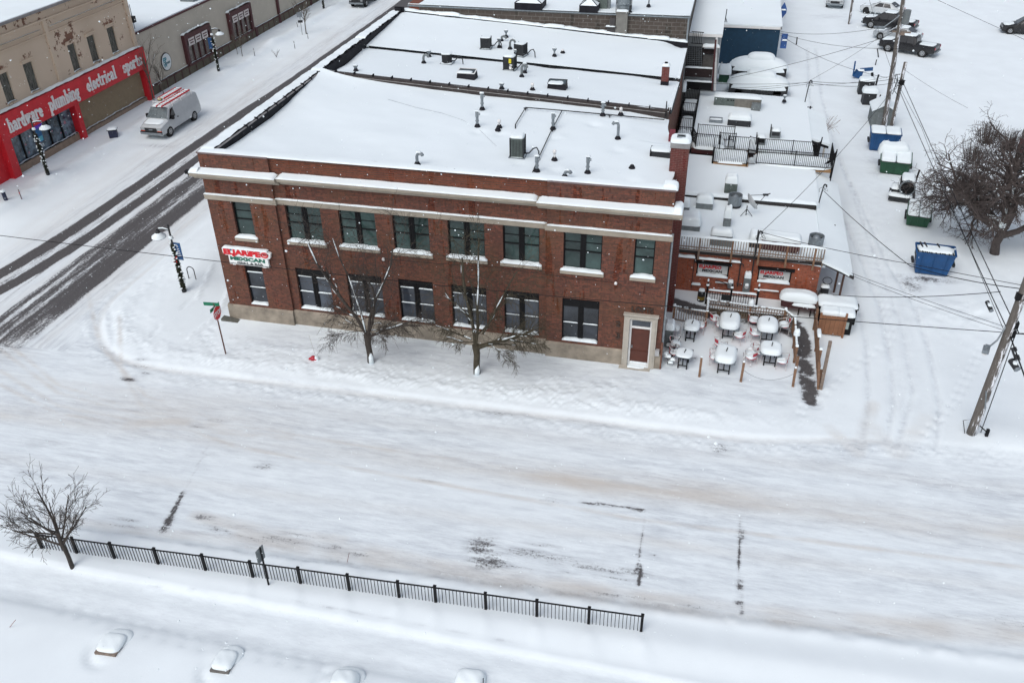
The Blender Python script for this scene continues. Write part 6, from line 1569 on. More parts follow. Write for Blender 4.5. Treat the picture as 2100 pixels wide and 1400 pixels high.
# ------------------------------------------------------------------ vehicles
def car(name, label, cat, p, rz, L, W, st, paint, glassm, wheels, wr=0.34, rows=None, group=None, snowparts=(), tail=None, lights=True, side=None, ws=None, rim=None):
    """st: stations (x, zlow, zbelt, ztop, half belt width, half top width), nose first at -x"""
    t = thing(name, label, cat, p, rz, group)
    rings = []
    for x, zl, zb, zt, wb, wt in st:
        zm = zl+(zb-zl)*0.5; ze = min(zt, zb+0.02)
        rings.append([(x,-wb*.90,zl),(x,-wb,zl+.10),(x,-wb*1.01,zm),(x,-wb*.97,zb),(x,-wt,zt-0.06 if zt-zb > .1 else zb+(zt-zb)*.6),(x,-wt*.86,zt),(x,wt*.86,zt),(x,wt,zt-0.06 if zt-zb > .1 else zb+(zt-zb)*.6),(x,wb*.97,zb),(x,wb*1.01,zm),(x,wb,zl+.10),(x,wb*.90,zl)])
    d = MB(); d.loft(rings); d.build('body', paint, t, smooth=True, autosmooth=32)
    def S(x, k, s):       # point on side glass surface: k=0 belt .. 1 top
        for a, b in zip(st[:-1], st[1:]):
            if a[0] <= x <= b[0]+1e-6:
                f = (x-a[0])/(b[0]-a[0]); q = [a[i]+(b[i]-a[i])*f for i in range(6)]
                z = q[2]+(q[3]-.06-q[2])*k; w = q[4]*.97+(q[5]-q[4]*.97)*k
                return Vector((x, s*(w+.012), z))
    for (xa, xb, xc, xd) in (side or []):     # bottom a..b, top c..d
        for s in (-1, 1):
            q = [S(xa,.06,s), S(xb,.06,s), S(xd,.88,s), S(xc,.88,s)]
            g = MB(); g.add(q, [(0,1,2,3) if s < 0 else (3,2,1,0)]); g.build('side_window', glassm, t)
    if ws:
        for nm, (xa, za, wa, xb, zb, wb) in ws.items():
            off = -.015 if xb > xa else .015
            g = MB(); g.add([(xa+off,-wa,za+.015),(xa+off,wa,za+.015),(xb+off,wb,zb+.015),(xb+off,-wb,zb+.015)], [(0,1,2,3)]); g.build(nm, frost if nm == 'windscreen' and paint is whitebody else glassm, t)
    for wx in wheels:
        for s in (-1, 1):
            a = MB(); a.tube([(wx, s*(W/2-.20), wr), (wx, s*(W/2-.005), wr)], wr*1.18, 20); a.build('wheel_arch', black, t)
            w = MB(); w.tube([(wx, s*(W/2-.18), wr), (wx, s*(W/2+.02), wr)], wr, 20); wo_ = w.build('wheel', tyre, t)
            r = MB(); r.tube([(wx, s*(W/2), wr), (wx, s*(W/2+.028), wr)], wr*.62, 14)
            rr = r.build('rim', rim or rimm, wo_)
            h = MB()
            for k in range(5):
                a_ = k*2*PI/5+.3; h.cbox((wx+math.cos(a_)*wr*.36, s*(W/2+.03), wr+math.sin(a_)*wr*.36), (.07,.012,.07), ry=a_)
            h.build('rim_hole', black, wo_)
    return t
VST = [(-2.95,.35,.80,.84,.80,.72),(-2.88,.30,.92,1.00,.94,.84),(-2.2,.28,1.12,1.20,.99,.88),(-1.88,.28,1.18,1.32,1.0,.90),(-1.25,.28,1.22,2.00,1.0,.80),(-1.0,.28,1.22,2.07,1.0,.82),(1.0,.28,1.22,2.10,1.0,.84),(2.6,.30,1.22,2.07,1.0,.83),(2.9,.34,1.2,1.95,.97,.80),(2.98,.45,1.15,1.6,.93,.78)]
c = (G(353,276)+G(404,246))/2
van = car('cargo_van', 'white work van with two red ladders on its roof, parked in snow across the street', 'van', (-18.95, 26.0, 0.06), PI/2, 5.95, 2.0, VST, whitebody, carglass, (-1.95,1.75), .37,
    side=[(-1.72,-.78,-1.18,-.80)], ws={'windscreen': (-1.87,1.31,.88,-1.26,1.99,.74)})
d = MB(); d.box(-3.0,-2.86,-.50,.50,.66,.90); d.build('grille', darkgrey, van); d = MB(); d.box(-3.012,-2.99,-.16,.16,.74,.82); d.build('grille_badge', galv, van)
for s in (-1, 1):
    d = MB(); d.box(-2.985,-2.80,min(s*.54,s*.90),max(s*.54,s*.90),.70,.93); h = d.build('headlight', plain('lamp_glass', (.35,.37,.38), .15), van)
    d = MB(); d.box(-2.99,-2.8,min(s*.54,s*.90),max(s*.54,s*.90),.64,.70); d.build('turn_signal', orangel, h)
    d = MB(); d.box(-1.50,-1.30, s*1.10-.10, s*1.10+.10, 1.18, 1.48); d.tube([(-1.35,s*.95,1.2),(-1.4,s*1.08,1.25)], .03, 5); d.build('wing_mirror', black, van)
    d = MB(); d.box(-.62,-.50, s*1.015-.012, s*1.015+.012, 1.05,1.14); d.build('door_handle', black, van)
    d = MB(); d.beam((-1.35,s*1.01,.35),(1.2,s*1.01,.35),.03,.05); d.build('side_step', darkgrey, van)
    d = MB(); d.tube([(2.78,s*.80,1.1),(2.90,s*.74,1.7),(2.80,s*.70,1.98)], .018, 4); d.build('door_seam', black, van)
d = MB(); d.box(-3.06,-2.86,-.92,.92,.40,.60); d.box(2.9,3.06,-.85,.85,.40,.55); d.build('bumper', galv, van); d = MB(); d.box(-3.065,-2.9,-.93,.93,.58,.63); d.build('bumper_strip', black, van)
d = MB(); d.pillow(-1.0+1.3,0,2.06,3.4,1.45,.05,n=12); d.pillow(-2.25,0,1.17,.9,1.5,.09,n=8,tilt=.12); d.build('snow_cap', snow, van, smooth=True)
for x in (-.7, .6, 2.2):
    d = MB(); d.beam((x,-.85,2.24),(x,.85,2.24),.05,.05); d.box(x-.03,x+.03,-.86,-.82,1.98,2.3); d.box(x-.03,x+.03,.82,.86,1.98,2.3); d.build('roof_rack_bar', white, van)
def ladder(x0, x1, yc, w, rot, lab, z, rungs):
    t = thing('ladder', lab, 'ladder', van.matrix_basis @ Vector((0, 0, z)), PI/2)
    d = MB(); d.beam((x0,yc-w/2,0),(x1,yc-w/2,0),.05,.11); d.beam((x0,yc+w/2,0),(x1,yc+w/2,0),.05,.11); d.build('side_rail', redsign, t)
    d = MB()
    for k in range(rungs): x = x0+(x1-x0)*(k+.5)/rungs; d.beam((x,yc-w/2,0),(x,yc+w/2,0),.05,.04)
    d.build('rungs', galv, t); d = MB()
    for k in range(rungs): x = x0+(x1-x0)*(k+.5)/rungs; d.pillow(x,yc,.02,.10,w*.8,.05,n=3)
    d.build('rung_snow', snow, t, smooth=True)
ladder(-2.0, 2.2, -.50, .46, 0, 'longer red ladder on the white van roof, on the shop side', 2.34, 13)
ladder(-.2, 2.5, .42, .52, 0, 'shorter red ladder on the white van roof, on the road side', 2.34, 9)
t = thing('rope_bundle', 'small tan bundle tied at the front of the shorter ladder on white van', 'bundle', van.matrix_basis @ Vector((-.45, .35, 2.32))); d = MB(); d.lathe((0,0,-.1), [(0,0),(.16,.03),(.2,.12),(.14,.24),(0,.27)], 10); d.build('bundle', tanpack, t, smooth=True); d = MB(); d.tube([(.2*math.cos(a),.2*math.sin(a),0) for a in [k*PI/5 for k in range(11)]], .03, 5); d.build('strap', darkgrey, t)

def pickup(name, lab, p, rz, paint, crew=False, snowy=True, group=None, box_cover=False):
    st = [(-2.65,.42,.75,.80,.78,.66),(-2.58,.36,.90,.98,.90,.78),(-1.6,.34,1.02,1.10,.93,.82),(-1.35,.34,1.04,1.14,.93,.82),(-.75,.34,1.06,1.66,.93,.68),(-.5,.34,1.06,1.72,.93,.70),(.45,.34,1.06,1.72,.93,.70),(.72,.34,1.06,1.62,.93,.68),(.80,.36,1.04,1.07,.93,.86),(2.60,.40,1.04,1.07,.92,.86),(2.66,.46,1.0,1.03,.90,.84)]
    t = car(name, lab, 'pickup', p, rz, 5.3, 1.86, st, paint, carglass, (-1.68,1.6), .38, side=[(-1.15,-.12,-.66,-.12),(-.06,.58,-.06,.50)], ws={'windscreen': (-1.28,1.18,.74,-.78,1.63,.60), 'rear_window': (.80,1.14,.62,.74,1.55,.56)}, group=group)
    d = MB(); d.box(.95,2.50,-.70,.70,.90,1.075); b = d.build('cargo_bed', black, t)
    if snowy:
        d = MB(); d.pillow(1.72,0,1.04,1.5,1.44,.08,n=8); d.pillow(-.05,0,1.70,1.2,1.30,.09,n=8); d.pillow(-1.95,0,1.02,1.15,1.45,.08,n=8,tilt=.06); d.pillow(-1.0,0,1.36,.35,1.1,.05,n=5,tilt=.9); d.build('snow_cap', snow, t, smooth=True)
    for s in (-1, 1):
        d = MB(); d.box(2.60,2.69,s*.80-.09,s*.80+.09,.80,1.0); d.build('tail_light', redl, t)
        d = MB(); d.box(-2.68,-2.5,s*.70-.14,s*.70+.14,.74,.90); d.build('headlight', rimm, t)
        d = MB(); d.cbox((-.98,s*1.04,1.15),(.12,.18,.16)); d.build('wing_mirror', paint, t)
    d = MB(); d.box(-2.76,-2.6,-.86,.86,.42,.60); d.box(2.62,2.78,-.85,.85,.44,.58); d.build('bumper', galv, t); d = MB(); d.box(-2.67,-2.6,-.5,.5,.62,.84); d.build('grille', darkgrey, t)
    return t
def sedan(name, lab, p, rz, paint, suv=False, snowy=0.08, group=None, rim=None):
    h = 1.62 if suv else 1.42; zb = .95 if suv else .86
    st = [(-2.25,.34,.60,.62,.70,.55),(-2.18,.24,.70,.76,.82,.70),(-1.3,.22,zb-.06,zb+.0,.89,.78),(-.95,.22,zb,zb+.06,.90,.78),(-.2,.22,zb+.02,h-.05,.90,.62),(.2,.22,zb+.02,h,.90,.63),(1.0 if not suv else 1.5,.22,zb+.02,h-.05,.90,.61),(1.72 if not suv else 2.05,.24,zb+.02,zb+.10 if not suv else h-.40,.88,.74 if not suv else .66),(2.2,.30,zb-.04,zb+.03,.82,.72),(2.28,.40,zb-.12,zb-.08,.76,.66)]
    t = car(name, lab, 'car', p, rz, 4.6, 1.80, st, paint, carglass, (-1.42,1.35), .33, side=[(-.72,.30,-.20,.30),(.36,1.20,.36,.98)], ws={'windscreen': (-.90,zb+.08,.70,-.24,h-.07,.56), 'rear_window': ((1.66 if not suv else 2.02), (zb+.14 if not suv else h-.36), .64, (1.06 if not suv else 1.6), h-.07, .54)}, group=group, rim=rim)
    for s in (-1, 1):
        d = MB(); d.cbox((-2.17,s*.62,.66),(.12,.28,.12)); d.build('headlight', rimm, t); d = MB(); d.cbox((2.24,s*.62,.78),(.08,.26,.12)); d.build('tail_light', redl, t)
        d = MB(); d.cbox((-.70,s*.98,zb+.06),(.14,.16,.11)); d.build('wing_mirror', paint, t)
    d = MB(); d.box(-2.29,-2.2,-.5,.5,.36,.52); d.build('grille', black, t)
    if snowy: d = MB(); d.pillow(.4,0,h-.03,1.3,1.15,snowy,n=8); d.pillow(-1.55,0,zb-.08,1.1,1.4,snowy*.8,n=8,tilt=.08); d.pillow(1.95 if not suv else .5,0,zb+.02 if not suv else h-.03,.5,1.2,snowy,n=6); d.pillow(-.58,0,zb+.26,.5,1.1,.04,n=5,tilt=.62); d.build('snow_cap', snow, t, smooth=True)
    return t
LG = 'cars parked in the snowy lot at the back'
pickup('pickup_truck', 'black pickup truck with snowy cargo bed, nearest of the parked row', (41.45, 58.85, .05), rad(-16)*0+math.atan2(57.25-58.71, 43.02-39.95), blackpaint, group=LG)
sedan('parked_car', 'silver car half hidden behind the utility pole, second in the parked row', (40.95, 63.35, .05), -.44*1+.0, silver, group=LG)
pickup('pickup_truck', 'black pickup truck behind the silver car, its red tail light showing', (40.7, 67.8, .05), -.40, blackpaint, group=LG)
sedan('parked_car', 'white car with dark wheels, farthest of the parked row', (40.6, 74.2, .05), -.46, whitebody, group=LG, rim=darkgrey)
sedan('parked_car', 'dark grey car with snowy bonnet alone at the right edge of the lot', (54.0, 68.4, .05), -.10, blackpaint, suv=True, snowy=.1, group=LG)
pk = pickup('pickup_truck', 'snow-covered white pickup facing the camera beside the leaning post at the top', (35.9, 78.3, .05), PI/2-.1, whitebody, group=LG)
pickup('pickup_truck', 'dark grey pickup driving along the left street at the top edge', (-18.95, 69.2, .05), PI/2, darkgrey, snowy=False)

# ------------------------------------------------------------------ dumpsters and bins
def dumpster(name, lab, p, rz, w, dd, h, m, style='lid', group='rubbish containers along the alley', snowh=.25, slope=.25):
    t = thing(name, lab, 'dumpster', p, rz, group); k = .90 if style == 'lid' else .82
    d = MB()
    # tapered tub, back edge higher than front; local -y is the front
    b = [(-w/2*k,-dd/2*.8,.08),(w/2*k,-dd/2*.8,.08),(w/2*k,dd/2*.9,.08),(-w/2*k,dd/2*.9,.08)]; tp = [(-w/2,-dd/2,h-slope),(w/2,-dd/2,h-slope),(w/2,dd/2,h),(-w/2,dd/2,h)]
    d.add(b+tp, [(3,2,1,0),(0,1,5,4),(1,2,6,5),(2,3,7,6),(3,0,4,7)])
    d.build('tub', m, t)
    r = MB()
    for (a, c) in ((tp[0],tp[1]),(tp[1],tp[2]),(tp[2],tp[3]),(tp[3],tp[0])): r.beam(a, c, .09, .07)
    for q in (-.33, 0, .33):
        r.beam((q*w*.9*1.0,-dd/2*.8-.02,.12),(q*w,-dd/2-.02,h-slope-.05),.05,.04)
    r.build('rim', m, t)
    d = MB()
    for s in (-1, 1): d.box(s*(w/2+.05)-.06, s*(w/2+.05)+.06, -dd*.35, dd*.25, h*.42, h*.42+.16); d.box(s*w/2*.95-.03, s*w/2*.95+.03, -dd*.35, dd*.3, h*.65,h*.78)
    d.build('fork_pocket', darkgrey, t)
    if style == 'lid':
        for s in (-1, 1):
            d = MB(); a = s*w*.25; sl = slope/dd; d.add([(a-w*.24,-dd/2-.04,h-slope+.05),(a+w*.24,-dd/2-.04,h-slope+.05),(a+w*.24,dd/2,h+.05),(a-w*.24,dd/2,h+.05),(a-w*.24,-dd/2-.04,h-slope+.0),(a+w*.24,-dd/2-.04,h-slope),(a+w*.24,dd/2,h),(a-w*.24,dd/2,h)], [(0,1,2,3),(0,4,5,1),(1,5,6,2),(3,2,6,7),(0,3,7,4)]); d.build('lid', darkgrey, t)
            d = MB(); d.pillow(a, 0.02, 0, w*.485, dd*1.0, snowh, n=10, seed=int(w*9)+s, p=9, q=9, lump=.04)
            d.v = [(x, y, z+h+.05-slope*(.5-y/dd)) for x, y, z in d.v]; d.build('lid_snow', snow, t, smooth=True)
    if style == 'open':
        d = MB(); d.add([(x*.97, y*.95, z-.10) for x, y, z in tp], [(0,1,2,3)]); d.build('contents', snow, t)
        d = MB()
        for k2 in range(9): x = -w/2+w*(k2+.5)/9; d.beam((x,-dd/2,h-slope+.03),(x-.1,-dd/2+.5,h-slope+.10),.05,.04)
        for k2 in (2,3,6): x = -w/2+w*k2/9; d.beam((x,-dd/2+.1,h-slope+.03),(x-.25,dd/2,h+.08),.08,.05)
        d.build('lid_ribs', darkgrey, t); d = MB(); d.pillow(0,.05,h-slope/2-.02,w*.9,dd*.85,.12,n=8); d.build('snow_cap', snow, t, smooth=True)
    return t
q = G(1909,566); dumpster('dumpster', 'large bright blue dumpster with ribbed snowy lid in the open lot by the bare tree', (q.x, q.y+.45, q.z), -.06, 2.05, 1.0, 1.5, blue, 'open', slope=.12)
q = G(1884,470); dumpster('dumpster', 'small green dumpster with thick flat snow on its lid, third from the utility poles', (q.x, q.y+1.0, q.z), -.16, 1.35, 1.9, .95, green, 'lid', snowh=.22, slope=.2)
q = G(1834,361); t = dumpster('dumpster', 'green dumpster with grey front lids and a high snow heap, behind the black smoker', (q.x, q.y+.75, q.z), -.1, 2.0, 1.4, 1.25, green, 'lid', snowh=.22, slope=.35)
d = MB(); d.pillow(-.2,.75,1.1,2.1,1.1,.75,n=10); d.build('snow_heap', snow, t, smooth=True)
q = G(1808,313); dumpster('dumpster', 'blue dumpster at the foot of the utility poles with snow on top', (q.x+.1, q.y+.7, q.z), -.04, 2.1, 1.3, 1.45, blue, 'lid', snowh=.14, slope=.1)
# small gabled shed
q = G(1812,262); t = thing('garden_shed', 'small grey gabled shed with snowy roof behind the blue dumpster', 'shed', (q.x-.15, q.y+1.1, q.z))
d = MB(); d.prism_y([(-.85,0),(.85,0),(.85,1.25),(0,1.75),(-.85,1.25)], -1.0, 1.0); d.build('shed_body', plain('shed_grey', (.13,.15,.15), .8), t)
for s in (-1, 1):
    d = MB(); d.add([(0,-1.08,1.78),(s*.95,-1.08,1.22),(s*.95,1.05,1.22),(0,1.05,1.78),(0,-1.08,1.92),(s*.95,-1.08,1.34),(s*.95,1.05,1.34),(0,1.05,1.92)], [(0,1,2,3),(4,5,6,7),(0,4,5,1),(1,5,6,2),(2,6,7,3)]); d.build('roof_snow', snow, t, smooth=False)
d = MB(); d.box(-.45,.45,-1.02,-1.0,0.05,1.15); d.build('shed_door', greym, t)
# smoker barrel
q = G(1851,407); t = thing('barrel_smoker', 'black barrel smoker on a trailer with snow along its top', 'smoker', (q.x, q.y, q.z), -.15)
d = MB(); d.tube([(0.1,-.55,1.0),(0.1,1.0,1.0)], .48, 20); d.build('barrel', black, t); d = MB(); d.tube([(0.1,-.62,1.0),(0.1,-.54,1.0)], .50, 20); d.build('barrel_rim', galv, t)
d = MB(); d.tube([(0.1,-.64,1.0),(0.1,-.60,1.0)], .42, 20); d.build('barrel_end', black, t)
d = MB(); d.pillow(0.1,.25,1.36,.85,1.5,.22,n=8,q=3); d.box(0,0,0,0,0,0) if False else None; d.pillow(-.2,-.35,.36,1.5,.8,.16,n=7); d.pillow(-.6,.1,.7,.5,.9,.15,n=5); d.build('snow_cap', snow, t, smooth=True)
d = MB(); d.box(-.9,.7,-.8,.7,.1,.35); d.box(-.8,-.3,-.3,.6,.35,.68); d.build('trailer', darkgrey, t); d = MB(); d.tube([(.55,.5,1.0),(.62,.5,1.9)], .06, 8); d.build('smoke_stack', black, t)
# grey bins by the alley and a blue object
q = G(1781,216); t = thing('waste_bin', 'dark waste bin with rounded snow cap beside the alley, second one touching behind it', 'bin', (q.x, q.y+.5, q.z)); d = MB(); d.prism([(-.5,-.5),(.5,-.5),(.55,.5),(-.55,.5)], 0, 1.0); d.build('bin_body', darkgrey, t); d = MB(); d.pillow(0,0,1.0,1.3,1.2,.4,n=10); d.build('snow_cap', snow, t, smooth=True)
q = G(1775,198); t = thing('waste_bin', 'farther dark bin with pole stub, tucked behind the rounded snow cap bin', 'bin', (q.x, q.y+.9, q.z)); d = MB(); d.prism([(-.6,-.5),(.6,-.5),(.6,.5),(-.6,.5)], 0, 1.15); d.build('bin_body', darkgrey, t); d = MB(); d.pillow(0,0,1.15,1.3,1.1,.22,n=8); d.build('snow_cap', snow, t, smooth=True); d = MB(); d.tube([(.7,-.2,0),(.8,-.2,1.7)], .08, 6); d.build('stub_pole', darkgrey, t)
q = G(1756,162); t = thing('blue_cart', 'blue wheeled cart lying tipped over in the alley snow', 'cart', (q.x, q.y+.2, q.z)); t.name = 'hand_cart'
d = MB(); d.cbox((0.1,0,.4), (.75,.4,.65), rz=.2, ry=.3, taper=.8); d.build('cart_tub', blue, t); d = MB(); d.beam((.2,.1,.72),(1.3,.2,.85),.1,.3); d.beam((-.3,0,.2),(-.35,0,1.5),.12,.12); d.build('cart_handle', blue, t); d = MB(); d.pillow(.25,0,.70,.7,.4,.13,n=5); d.build('snow_cap', snow, t, smooth=True); d = MB(); d.tube([(1.3,.2,.5),(1.4,.2,.1)], .12, 8); d.build('wheel', black, t)

# ------------------------------------------------------------------ poles
def upole(name, lab, p, top, r0, r1, group=None):
    t = thing(name, lab, 'utility pole', p); d = MB(); P0 = Vector((0,0,-.3)); P1 = Vector(top)-Vector(p)
    d.tube([P0+(P1-P0)*k/10 for k in range(11)], [r0+(r1-r0)*k/10 for k in range(11)], 14); d.build('pole', polewood, t, smooth=True); return t
q = G(1992,888); UP = upole('utility_pole', 'large leaning-looking wooden utility pole with a street light arm, at the right edge', q, (36.5, -2.0, 10.6), .21, .15)
def pl(u, v, pl_='y', val=-1.95): return at(u, v, pl_, val)-Vector(UP.location)
d = MB(); d.tube([pl(2071,660), pl(2060,672)+Vector((-.05,-.15,0)), pl(2047,690)+Vector((-.1,-.3,0)), pl(2030,703)+Vector((-.15,-.4,0))], .035, 7); arm = d.build('lamp_arm', galv, UP, smooth=True)
h = pl(2026,706)+Vector((-.15,-.42,0)); d = MB(); d.cbox(h, (.26,.46,.14), rz=-.3); d.cbox(h+Vector((.04,.1,.08)), (.16,.22,.1), rz=-.3); d.build('lamp_head', galv, arm); d = MB(); d.lathe(h+Vector((-.05,-.12,-.17)), [(0,0),(.1,.02),(.13,.1)], 10); d.build('lamp_globe', white, arm)
d = MB(); b = pl(2026,862); d.cbox(pl(2018,810)+Vector((0,-.2,0)), (.05,.34,.9), ry=-.2); d.build('sign_back', galv, UP)
d = MB(); d.tube([pl(1992,885)+Vector((-.3,-.2,0)), pl(1990,862)+Vector((-.35,-.2,.1)), pl(2000,860)+Vector((-.1,-.22,.2)), pl(2004,880)], .018, 5); d.cbox((.55,-.15,.25), (.12,.12,.35)); d.beam((.1,-.1,.6),(.5,-.15,.3),.04,.04); d.tube([pl(2080,660)+Vector((.15,-.12,0)), pl(2040,770)+Vector((.17,-.16,0)), pl(2000,880)+Vector((.19,-.17,0))], .02, 5); d.build('ground_cable', black, UP)
d = MB()
for u, v in ((2078,662),(2072,680),(2090,604)): c = pl(u, v); d.cbox(c+Vector((0,-.15,0)), (.3,.2,.3)); 
d.build('pole_hardware', black, UP)
def splice(lab, a, b, r):
    t = thing('cable_canister', lab, 'canister', a); D = Vector(b)-Vector(a); d = MB(); d.tube([Vector((0,0,0)), D], r, 12); d.build('canister_body', darkgrey, t); d = MB(); d.tube([D*.97, D*1.06], r*1.05, 12); d.build('end_ring', galv, t); d = MB(); d.pillow(D.x/2, D.y/2, D.z/2+r*.75, .16, D.length*.7, .06, n=5); d.build('snow_cap', snow, t, smooth=True)
splice('thick black cable canister hanging on the lines right of the utility pole', at(2073,738,'y',-2.6), at(2086,757,'y',-3.0), .13)
splice('grey cable canister strapped below the crossing of the lines at the utility pole', at(2078,712,'y',-2.4), at(2087,738,'y',-2.7), .11)
splice('small black cable canister on the lines upper left of the utility pole', at(2024,618,'y',0.5), at(2033,637,'y',0.1), .09)
q2 = G(1806,262); P2 = upole('utility_pole', 'tall grey utility pole with transformer, the left of two leaning past the blue dumpster', q2+Vector((0.25,0,0)), at(1862,-60,'y',q2.y), .20, .14)
tr = at(1855, 30, 'y', q2.y)-Vector(P2.location); d = MB(); d.cyl((tr.x+.1, tr.y-.35, tr.z-.55), .26, .95, 14); d.build('transformer', greym, P2); d = MB(); d.beam((tr.x-.6,tr.y,tr.z-1.25),(tr.x+.7,tr.y-.1,tr.z-1.25),.1,.1); d.cbox((tr.x+.1,tr.y-.2,tr.z-1.3),(.3,.4,.2)); d.build('crossarm', woodgrey, P2)
sl = at(1803, 57, 'y', q2.y-.5)-Vector(P2.location); d = MB(); d.tube([(tr.x-.05,tr.y,tr.z+.2),(tr.x-.7,tr.y-.2,tr.z-.4),(sl.x+.3,sl.y,sl.z+.03)], .04, 6); d.cbox(sl, (.75,.3,.14)); d.build('street_light', galv, P2)
q3 = G(1822,297); P3 = upole('utility_pole', 'shorter grey utility pole with cable cluster, the right of two by the blue dumpster', q3+Vector((0,.35,0)), at(1857,128,'y',q3.y+.35), .15, .12)
c3 = at(1846,165,'y',q3.y)-Vector(P3.location); d = MB()
rnd = random.Random(8)
for k in range(7): a = c3+Vector((rnd.uniform(-.25,.2), -.2, rnd.uniform(-.5,.5))); d.tube([a, a+Vector((rnd.uniform(-.4,.4), -.15, rnd.uniform(-.5,.3))), a+Vector((rnd.uniform(-.3,.3), 0, -.6))], .025, 5)
d.cbox(c3+Vector((.1,-.2,-.1)), (.35,.25,.3)); d.build('cable_cluster', black, P3)
for (u, v, ut, vt, lab, r) in ((1741,50,1752,-20,'lone grey post with snow streaks beside the white pickup at the top', .13), (1633,92,1635,76,'short dark marker post in the alley near the blue building', .06), (1802,118,1799,100,'short dark stake near the cars, upper of two', .05), (1795,134,1798,122,'short dark stake near the cars, lower of two', .05), (1800,214,1806,194,'dark stake beside the waste bins along the alley', .06)):
    q = G(u, v); tp_ = at(ut, vt, 'y', q.y); h = max(.5, tp_.z-q.z); t = thing('marker_post', lab, 'post', q); d = MB(); d.tube([(0,0,-.1),((tp_.x-q.x)*.5,0,h*.5),(tp_.x-q.x,0,h)], r, 7); d.build('post', polewood if r > .1 else black, t); d = MB(); d.pillow(tp_.x-q.x,0,h,r*2,r*2,.05,n=4); d.build('snow_cap', snow, t, smooth=True)
q = G(2090,215)
t = thing('utility_pole', 'thick grey pole with a dark red wrap above the big bare tree', 'utility pole', (43.6, 26.5, 0)); pp = at(2092,250,'y',26.5); t.location = (pp.x+.55, 26.5, 0); d = MB(); d.tube([(0,0,0),(0,0,9)], .2, 12); d.build('pole', polewood, t, smooth=True); d = MB(); zz = at(2095,290,'y',26.5).z; d.tube([(0,0,zz-.7),(0,0,zz+.2)], .24, 12); d.build('pole_wrap', maroon, t)

# ------------------------------------------------------------------ overhead lines
def wire(lab, pts, sag, r=.014, snowy=False, group='overhead lines'):
    d = MB(); out = []
    pts = [Vector(p) for p in pts]
    for a, b in zip(pts[:-1], pts[1:]):
        n = 10
        for k in range(n if b is not pts[-1] else n+1): t = k/n; q = a.lerp(b, t); q.z -= sag*4*t*(1-t); out.append(q)
    d.tube(out, r, 5)
    o = d.build('overhead_cable', [black, snow] if snowy else black, None, smooth=True); tag(o, lab, 'cable', group)
    return o
A = at
pT = lambda u, v: A(u, v, 'y', -1.95)
def ext(a, b, k=7.0):      # carry a line on, out of the picture
    a, b = Vector(a), Vector(b); q = a+(b-a)*k; q.z = max(q.z, b.z-.4); return q
wire('long cable crossing the whole brick facade from the left edge to the right-edge utility pole', [A(-300,445,'y',-5.5), A(900,585,'y',-3.2), pT(2068,682)], .10, .016)
w = wire('snow-dusted cable drooping along the middle of the brick facade', [A(788,531,'y',-.05), A(1020,548,'y',-.25), A(1262,580,'y',-.12)], .04, .012)
for u, v, lab in ((787,531,'white snow-capped insulator on the brick facade at the left end of the drooping cable'), (1263,580,'white snow-capped insulator on the brick facade right of the last double window')):
    q = A(u, v, 'y', -.06); t = thing('insulator', lab, 'insulator', q); d = MB(); d.tube([(0,.08,0),(0,-.08,0)], .035, 6); d.build('bracket', darkgrey, t); d = MB(); d.lathe((0,-.06,-.06), [(0,0),(.07,.02),(.075,.1),(.03,.15),(0,.15)], 8); d.build('insulator_cap', white, t, smooth=True)
wire('thick cable leaving the right-edge utility pole towards the right, below the lamp', [pT(2066,683), ext(pT(2066,683), A(2180,700,'y',-1.5), 10)], .02, .03)
wire('upper of two thin lines from canopy corner to the right-edge utility pole', [A(1746,560,'y',7.4), pT(2068,672)], .05, .010)
wire('lower of two thin lines from canopy corner to the right-edge utility pole', [A(1742,563,'y',7.5), pT(2062,678)], .09, .010)
wire('cable from the canopy posts to the top of right-edge utility pole', [A(1690,603,'y',7.7), pT(2052,598)], .22, .016)
wire('heavy drooping cable from the roof-corner mast over the blue dumpster', [A(1690,392,'y',m1.y), A(1866,545,'y',3.5), pT(2094,592)], .12, .018)
wire('cable from the railing mast past the blue dumpster to the right edge', [A(1560,476,'y',7.5), A(1866,541,'y',3.0), A(2160,572,'y',-1.9)+Vector((18,-4,-.3))], .10, .014)
wire('long cable rising from the railing mast past the deck flag to utility pole', [A(1564,474,'y',7.5), A(1846,165,'y',q3.y)], .55, .014)
wire('left one of the pair of thick lines between the two utility poles', [A(1842,180,'y',q3.y), pT(2066,676)], .10, .022)
wire('right one of the pair of thick lines between the two utility poles', [A(1850,165,'y',q3.y), pT(2090,684)], .10, .022)
wire('thick line beyond the right-edge utility pole going down to the right', [pT(2070,684), ext(pT(2070,684), A(2108,790,'y',-6), 6)], .02, .03)
pv = Vector((t3.x+.1, t3.y, 5.0))
for i, (u, v, dz, sg) in enumerate(((1846,160,0,.25),(1850,168,-.12,.3),(1848,152,-.3,.2),(1855,40,.05,.2))):
    wire(('uppermost thick line','second thick line','thin lower line','line slanting up')[i]+' from the alley-corner mast to the utility poles', [pv+Vector((0,0,dz)), A(u, v, 'y', q3.y if v > 60 else q2.y)], sg, .016 if i < 2 else .010)
for i, (u, v, dz, sg) in enumerate(((1395,186,-.1,.22),(1402,168,.0,.15),(1500,181,.05,.1))):
    wire(('lowest sagging line','middle sagging line','short upper line')[i]+' from the alley-corner mast across the buried cars', [pv+Vector((0,0,dz-.1)), A(u, v, 'y', 30.5)], sg, .012)
bl = Vector((28.8, 51.5, 3.3))
for i, (u, v, sg, yy) in enumerate(((1790,60,.3,q2.y+2),(1846,100,.4,q3.y+1),(1820,160,.5,q3.y+4))):
    wire(('top thin line','middle thin line','lowest drooping line')[i]+' from the blue building corner out over the alley', [bl-Vector((0,0,i*.15)), A(u, v, 'y', yy)], sg, .014)
